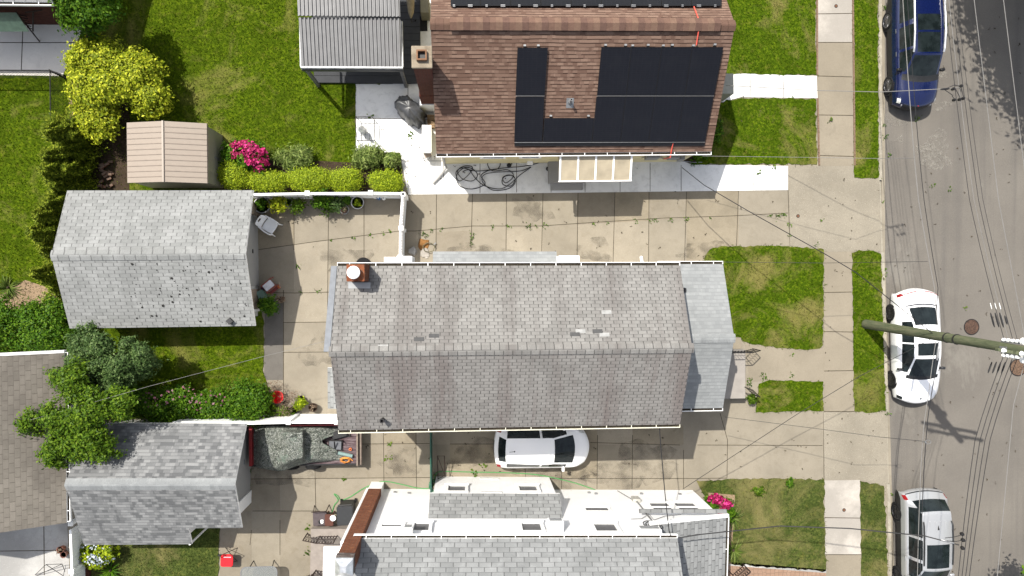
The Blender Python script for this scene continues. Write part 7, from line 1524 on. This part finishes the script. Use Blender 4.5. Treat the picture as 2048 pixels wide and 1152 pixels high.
pot('salmon clay pot standing by the lower left fence', (123, 1098), .14, .26, plain('salmon_clay', (.55, .24, .17), .8, .2), M['L_dry'], 40, .8, 170, .1, .04, group='clay pots by the lower left fence'); pot('pinkish clay pot below the salmon pot at the fence', (129, 1108), .13, .24, plain('pink_clay', (.52, .27, .22), .8, .2), None, group='clay pots by the lower left fence')
# ------------------------------------------------------------------ street furniture
def manhole(label, c, r, mt, z):
    t = thing('manhole_cover', label, 'manhole cover', (*G(*c, z), z)); m = MB(); m.lathe([(r * 1.12, .0), (r * 1.12, .012), (r * 1.02, .012), (r * 1.02, .004)], (0, 0, 0), 32); m.build('ring', M['dark'], t, local=True)
    p = NT('cover_' + mt); v = p.coord(); b = p.n('ShaderNodeTexVoronoi', feature='DISTANCE_TO_EDGE'); b.inputs['Scale'].default_value = 16; p.l(v, b.inputs['Vector']); col = {'rust': (.17, .10, .07), 'clay': (.27, .17, .11)}[mt]
    cc = p.mix(p.ramp(b.outputs['Distance'], [(.04, 1.0), (.12, 0.0)]), p.ramp(p.noise(v, 6, 5), [(.3, [x * .7 for x in col]), (.7, [x * 1.25 for x in col])]), [x * .35 for x in col]); p.bump(b.outputs['Distance'], .5, .02)
    d = MB(); d.lathe([(r, .0), (r, .016), (r * .97, .018)], (0, 0, 0), 32); d.build('lid', p.out(cc, .7, .3, .2), t, local=True)
manhole('dark rusty patterned manhole cover in the street left of the pole insulators', (1943, 654), .33, 'rust', RZ + .005); manhole('paler clay-coloured manhole cover at the right edge of the street', (2036, 735), .36, 'clay', RZ + .005)
for c, lb, z in (((1672, 12), 'small rusty cleanout cap on the upper pavement', .013), ((1688, 1020), 'small rusty cleanout cap on the pale lower pavement', .013), ((1596, 432), 'small grey valve cover in the upper driveway', .01)):
    m = MB(); m.lathe([(.08, 0), (.08, .01), (.06, .012)], (0, 0, 0), 16); lie('valve_cover', lb, 'valve cover', [('rim', m, M['iron']), ('cap', MB().lathe([(.055, .005), (.05, .016)], (0, 0, 0), 14), plain('rust_cap', (.24, .12, .07), .8, .2))], z, c)
# utility pole
PB = Vector((*G(1731, 648), 0)); LEAN = Vector((.01, -.035, 0))
def pole_at(z): return Vector((PB.x + LEAN.x * z, PB.y + LEAN.y * z, z))
def pole():
    t = thing('utility_pole', 'greenish wooden utility pole leaning over the street with white insulators', 'utility pole', tuple(PB)); p = NT('green_treated_wood'); v = p.coord('Object', (7, 7, .7)); c = p.ramp(p.noise(v, 1.6, 6, .7), [(.3, (.09, .115, .065)), (.5, (.17, .19, .11)), (.7, (.26, .255, .16))]); c = p.mix(p.ramp(p.noise(v, 6, 3, .7), [(.6, 0.0), (.72, .7)]), c, (.03, .035, .025)); p.bump(p.noise(v, 6, 4), .6, .02); wd = p.out(c, .9, .15)
    m = MB(); m.tube([pole_at(z) for z in (-.2, .1, 3, 6, 9, 10.6)], [.215, .21, .19, .17, .15, .13], 18); m.build('shaft', wd, t, smooth=True)
    for z in (9.05, 9.75):
        a = rad(-11); d = Vector((math.cos(a), math.sin(a), 0)); c0 = pole_at(z) + Vector((.1, -.16, 0)); b = MB(); b.box(tuple(c0), (2.7, .1, .12), a); ar = b.build('crossarm', wd, t)
        for k in (-1.2, -.45, .45, 1.2): q = c0 + d * k; i_ = MB(); i_.lathe([(.05, .06), (.08, .1), (.06, .15), (.03, .2)], (q.x, q.y, q.z), 12); i_.build('insulator', M['porcelain'], ar)
    c0 = pole_at(9.75); tm = MB(); tm.lathe([(.2, 0), (.22, .05), (.22, .75), (.1, .82)], (c0.x - .28, c0.y + .1, 8.9), 16) if False else None
    for s in (1, -1):
        bk = MB(); q = pole_at(8.15) + Vector((0, s * .2, 0)); bk.box((q.x, q.y, 8.15), (.06, .06, .75)); br = bk.build('spool_bracket', M['galv'], t)
        for k in range(4): z = 7.87 + k * .19; i_ = MB(); i_.lathe([(.05, -.05), (.065, -.02), (.04, 0), (.065, .02), (.05, .05)], (q.x + .0, q.y + s * .06, z), 12); i_.build('insulator', M['porcelain'], br)
    for s in (1, -1): q = pole_at(8.75) + Vector((.0, s * .3, 0)); i_ = MB(); i_.lathe([(.05, -.11), (.12, -.09), (.07, -.05), (.12, -.01), (.07, .03), (.1, .08), (.05, .11)], tuple(q), 14); i_.tube([q, q + Vector((0, -s * .2, .1))], .025, 6); i_.build('insulator', M['porcelain'], t)
    tg = MB(); q = pole_at(8.05); tg.box((q.x - .17, q.y, 8.05), (.02, .1, .3)); tg.build('tag_plate', M['galv'], t)
    for z in (5.2, 5.7): q = pole_at(z); r_ = MB(); r_.lathe([(.19, -.03), (.2, 0), (.19, .03)], (q.x, q.y, z), 18); r_.build('strap', M['dark'], t)
pole()
def wire(label, pts, r=.012, mt='wire', sag=0.0, name='overhead_wire', group='overhead wires', lumps=(), base=None):
    """pts = (px, py, z) or world Vectors; sag applied on each span"""
    Q = [p if isinstance(p, Vector) else Vector((*G(p[0], p[1], p[2]), p[2])) for p in pts]; out = []
    for a, b in zip(Q, Q[1:]):
        n = max(4, int((b - a).length / .8))
        for k in range(n): f = k / n; p = a.lerp(b, f); out.append(p - Vector((0, 0, sag * 4 * f * (1 - f))))
    out.append(Q[-1]); t = thing(name, label, 'wire', tuple(out[0]), 0, group); m = MB(); m.tube(out, r, 5); m.build('cable', M[mt], t)
    for (x, y, z, l, rr, mm) in lumps: c_ = Vector((*G(x, y, z), z)); d = min(range(len(out) - 1), key=lambda i: (out[i] - c_).length); dv = (out[d + 1] - out[d]).normalized(); k = MB(); k.tube([c_ - dv * l / 2, c_ - dv * l / 4, c_ + dv * l / 4, c_ + dv * l / 2], [rr * .5, rr, rr, rr * .5], 8); k.build('splice', M[mm], t)
    return t
def zx(px_, py_, X):  # height at which the sight line of a picture point reaches world x = X
    p = hit(px_, py_, (X, 0, 0), (1, 0, 0)); return p.z
zi = 8.15
for k in range(4):
    q = pole_at(7.87 + k * .19); 
    wire(('westernmost', 'second', 'third', 'easternmost')[k] + ' black wire of the bundle running up the street from the pole', [(1884 + 7.5 * k, -60, zi), (1939 + 9 * k, 400, zi), Vector((q.x, q.y + .28, q.z))], .009 if k < 3 else .007, 'wire' if k != 1 else 'wirelight', .05, group='wire bundle above the street', lumps=[(1985 + 9 * k, 640, zi - .1 + .12 * k, .5, .028, 'wire'), (1982 + 9 * k, 612, zi - .1 + .12 * k, .22, .010, 'porcelain')] if k < 3 else [(2012, 640, zi + .2, .3, .03, 'wire')])
    wire(('westernmost', 'second', 'third', 'easternmost')[k] + ' black wire of the bundle running down the street from the pole', [Vector((q.x, q.y - .28, q.z)), (1950 + 10 * k, 880, zi), (1912 + 7 * k, 1200, zi - .1)], .011, 'wire', .05, group='wire bundle above the street', lumps=[(1980 + 9 * k, 735, zi - .1 + .12 * k, .4, .026, 'wire')])
q = pole_at(8.75)
wire('long pale wire from the top of the street to the upper pole insulator', [(1941, -60, 8.8), (1997, 400, 8.7), Vector((q.x, q.y + .3, q.z))], .011, 'wirelight')
wire('long pale wire from the upper pole insulator down the street', [Vector((q.x, q.y - .3, q.z)), (2027, 810, 8.7), (1990, 1200, 8.8)], .011, 'wirelight')
wire('pale wire crossing the top right corner of the picture', [(2000, -60, 9.0), (2007, 0, 9.0), (2060, 430, 9.0)], .011, 'wirelight')
zD = zx(1880, 667, pole_at(5.5).x); 
q = pole_at(zD)
wire('thick telephone cable above the parked cars, upper half', [(1802, -60, zD), (1822, 233, zD), (1837, 400, zD), (1869, 576, zD), Vector((q.x - .05, q.y + .2, q.z))], .015, 'wirelight', .02, name='telephone_cable')
wire('slim black cable next to the telephone cable, upper half', [(1811, -60, zD - .2), (1832, 233, zD - .2), (1848, 400, zD - .2), (1876, 576, zD - .2), Vector((q.x - .05, q.y + .2, q.z - .15))], .013, 'wire', .02, name='telephone_cable')
wire('thick telephone cable above the parked cars, lower half', [Vector((q.x - .05, q.y - .2, q.z)), (1868, 760, zD), (1855, 841, zD), (1846, 977, zD), (1839, 1200, zD)], .016, 'wire', .02, name='telephone_cable', lumps=[(1876, 705, zD, .6, .05, 'galv')])
wire('slim pale cable next to the telephone cable, lower half', [Vector((q.x - .05, q.y - .2, q.z - .15)), (1857, 790, zD - .2), (1847, 860, zD - .2), (1840, 977, zD - .2), (1834, 1200, zD - .2)], .013, 'wirelight', .02, name='telephone_cable')
# service drops
bj = BH['fr']; zc_ = 3.6
wire('twisted service cable crossing the new front path to the street bundle', [(1452, 171, 3.4), (1636, 181, 5.6), (1760, 184, 7.0), (1884, 178, zi), (1920, 175, zi)], .012, 'wirelight', .0, lumps=[(1890, 178, zi, .3, .035, 'wire')])
t_ = thing('wire_junction', 'cluster of black connectors on the street bundle above the blue car', 'connector', (*G(1920, 180, zi), zi)); m = MB()
for a, b in (((1890, 178), (1908, 170)), ((1908, 170), (1922, 174)), ((1890, 180), (1904, 192)), ((1904, 192), (1908, 200)), ((1910, 176), (1918, 196)), ((1922, 174), (1925, 196))): m.tube([(*G(*a, zi), zi), (*G(*b, zi), zi + .05)], .012, 5)
m.build('jumper', M['wire'], t_)
for x, y in ((1908, 200), (1919, 199), (1926, 197), (1922, 172), (1906, 178)): m = MB(); m.lathe([(.03, -.07), (.05, -.03), (.05, .03), (.03, .07)], (*G(x, y, zi), zi), 10); m.build('clamp', M['dark'], t_)
q = pole_at(zD)
wire('black service cable from the brown house meter across the upper driveway to the pole', [(1364, 335, 2.3), (1408, 370, 3.0), (1500, 424, 4.1), (1650, 508, 5.2), (1712, 545, 5.6), Vector((q.x - .15, q.y + .1, q.z - .2))], .016, 'wire')
wire('thin grey wire from the brown roof corner over the pavement to the telephone cable', [(1405, 312, 3.0), (1636, 315, 4.8), (1760, 317, 5.6), (1829, 316, zD)], .008, 'wirelight')
wire('thin wire from the grey porch roof corner to the upper telephone cable', [(1440, 524, 3.4), (1648, 526, 4.9), (1855, 523, zD)], .009, 'wire')
wire('thin black wire from the lower porch eave over the apron to the telephone cable', [(1450, 834, 3.2), (1640, 858, 4.6), (1760, 874, 5.5), (1852, 883, zD - .1)], .009, 'wire')
t_ = thing('wire_junction', 'small loop clamp on the lower telephone cable', 'connector', (*G(1856, 884, zD), zD)); m = MB(); m.tube([(*G(1856 + 6 * math.cos(a), 884 + 4 * math.sin(a), zD), zD) for a in [k * .7 for k in range(9)]], .008, 5, close=True); m.build('loop', M['galv'], t_); MB().lathe([(.03, -.05), (.03, .05)], (*G(1850, 884, zD), zD), 8).build('clamp', M['galv'], t_)
wire('slanting wire from the white house wall over the small lawn to the pole', [(1366, 978, 2.0), (1483, 901, 3.4), (1595, 828, 4.3), (1720, 752, 5.2), Vector((q.x - .1, q.y - .1, q.z - .3))], .011, 'wire')
z1 = WH['ZE'] + .1
wire('black twin cable from the grey eave over the driveway to the white house corner', [(1319, 852, 5.4), (1325, 930, 5.5), (1338, 1060, 5.7), (1342, 1072, z1)], .018, 'wire', .05)
wire('heavy twisted cable from the white house corner over the dull lawn to the street bundle', [(1357, 1076, z1), (1400, 1069, z1), (1560, 1052, 6.6), (1700, 1057, 7.2), (1850, 1072, 7.8), (1918, 1090, zi)], .02, 'wire', .0, lumps=[(1895, 1083, zi - .1, .4, .035, 'galv')])
t_ = thing('wire_junction', 'cluster of connectors on the street bundle above the silver car', 'connector', (*G(1920, 1085, zi), zi)); m = MB(); m.tube([(*G(1890, 1076, zi), zi), (*G(1908, 1074, zi), zi), (*G(1924, 1070, zi), zi)], .012, 5); m.tube([(*G(1895, 1082, zi), zi), (*G(1912, 1083, zi), zi), (*G(1926, 1080, zi), zi)], .012, 5); m.build('jumper', M['wire'], t_)
for x, y in ((1924, 1068), (1926, 1080), (1925, 1096)): m = MB(); m.lathe([(.03, -.08), (.06, -.03), (.06, .03), (.03, .08)], (*G(x, y, zi), zi), 10); m.build('clamp', M['dark'], t_)
wire('long pale washing line over the small back lawn', [(60, 840, 3.6), (150, 815, 3.8), (300, 772, 4.2), (530, 712, 4.6), (660, 680, 5.5)], .006, 'wirelight', .0, name='washing_line')
# ------------------------------------------------------------------ light, sky, camera
SUN_DIR = Vector((.425, -.468, -1.0)).normalized()
sd = bpy.data.lights.new('sun', 'SUN'); sd.energy = 4.0; sd.angle = rad(.53); sd.color = (1.0, .95, .865)
so = bpy.data.objects.new('sun', sd); COL.objects.link(so); so.rotation_euler = SUN_DIR.to_track_quat('-Z', 'Y').to_euler(); so.location = (-10, 12, 40)
w = bpy.data.worlds.new('World'); SC.world = w; w.use_nodes = True; nt = w.node_tree
sky = nt.nodes.new('ShaderNodeTexSky'); sky.sky_type = 'NISHITA'; sky.sun_disc = False
sky.sun_elevation = math.asin(-SUN_DIR.z); sky.sun_rotation = math.atan2(-SUN_DIR.x, -SUN_DIR.y); sky.air_density = 1.0; sky.dust_density = 2.5
bg = nt.nodes['Background']; hs_ = nt.nodes.new('ShaderNodeHueSaturation'); hs_.inputs['Saturation'].default_value = .5; nt.links.new(sky.outputs[0], hs_.inputs['Color']); nt.links.new(hs_.outputs[0], bg.inputs['Color']); bg.inputs['Strength'].default_value = .12
cd = bpy.data.cameras.new('drone_camera'); cd.sensor_fit = 'HORIZONTAL'; cd.sensor_width = 36; cd.lens = FPX / 2048 * 36; cd.clip_end = 500; cd.clip_start = .1
co = bpy.data.objects.new('drone_camera', cd); COL.objects.link(co); co.matrix_world = Matrix.Translation((0, 0, H)) @ RC.to_4x4(); SC.camera = co
vs_ = SC.view_settings; vs_.view_transform = 'Standard'; vs_.look = 'None'; vs_.gamma = 1; vs_.use_curve_mapping = False; vs_.exposure = .90
try:
    SC.cycles.use_denoising = True; SC.cycles.max_bounces = 6
except Exception: pass
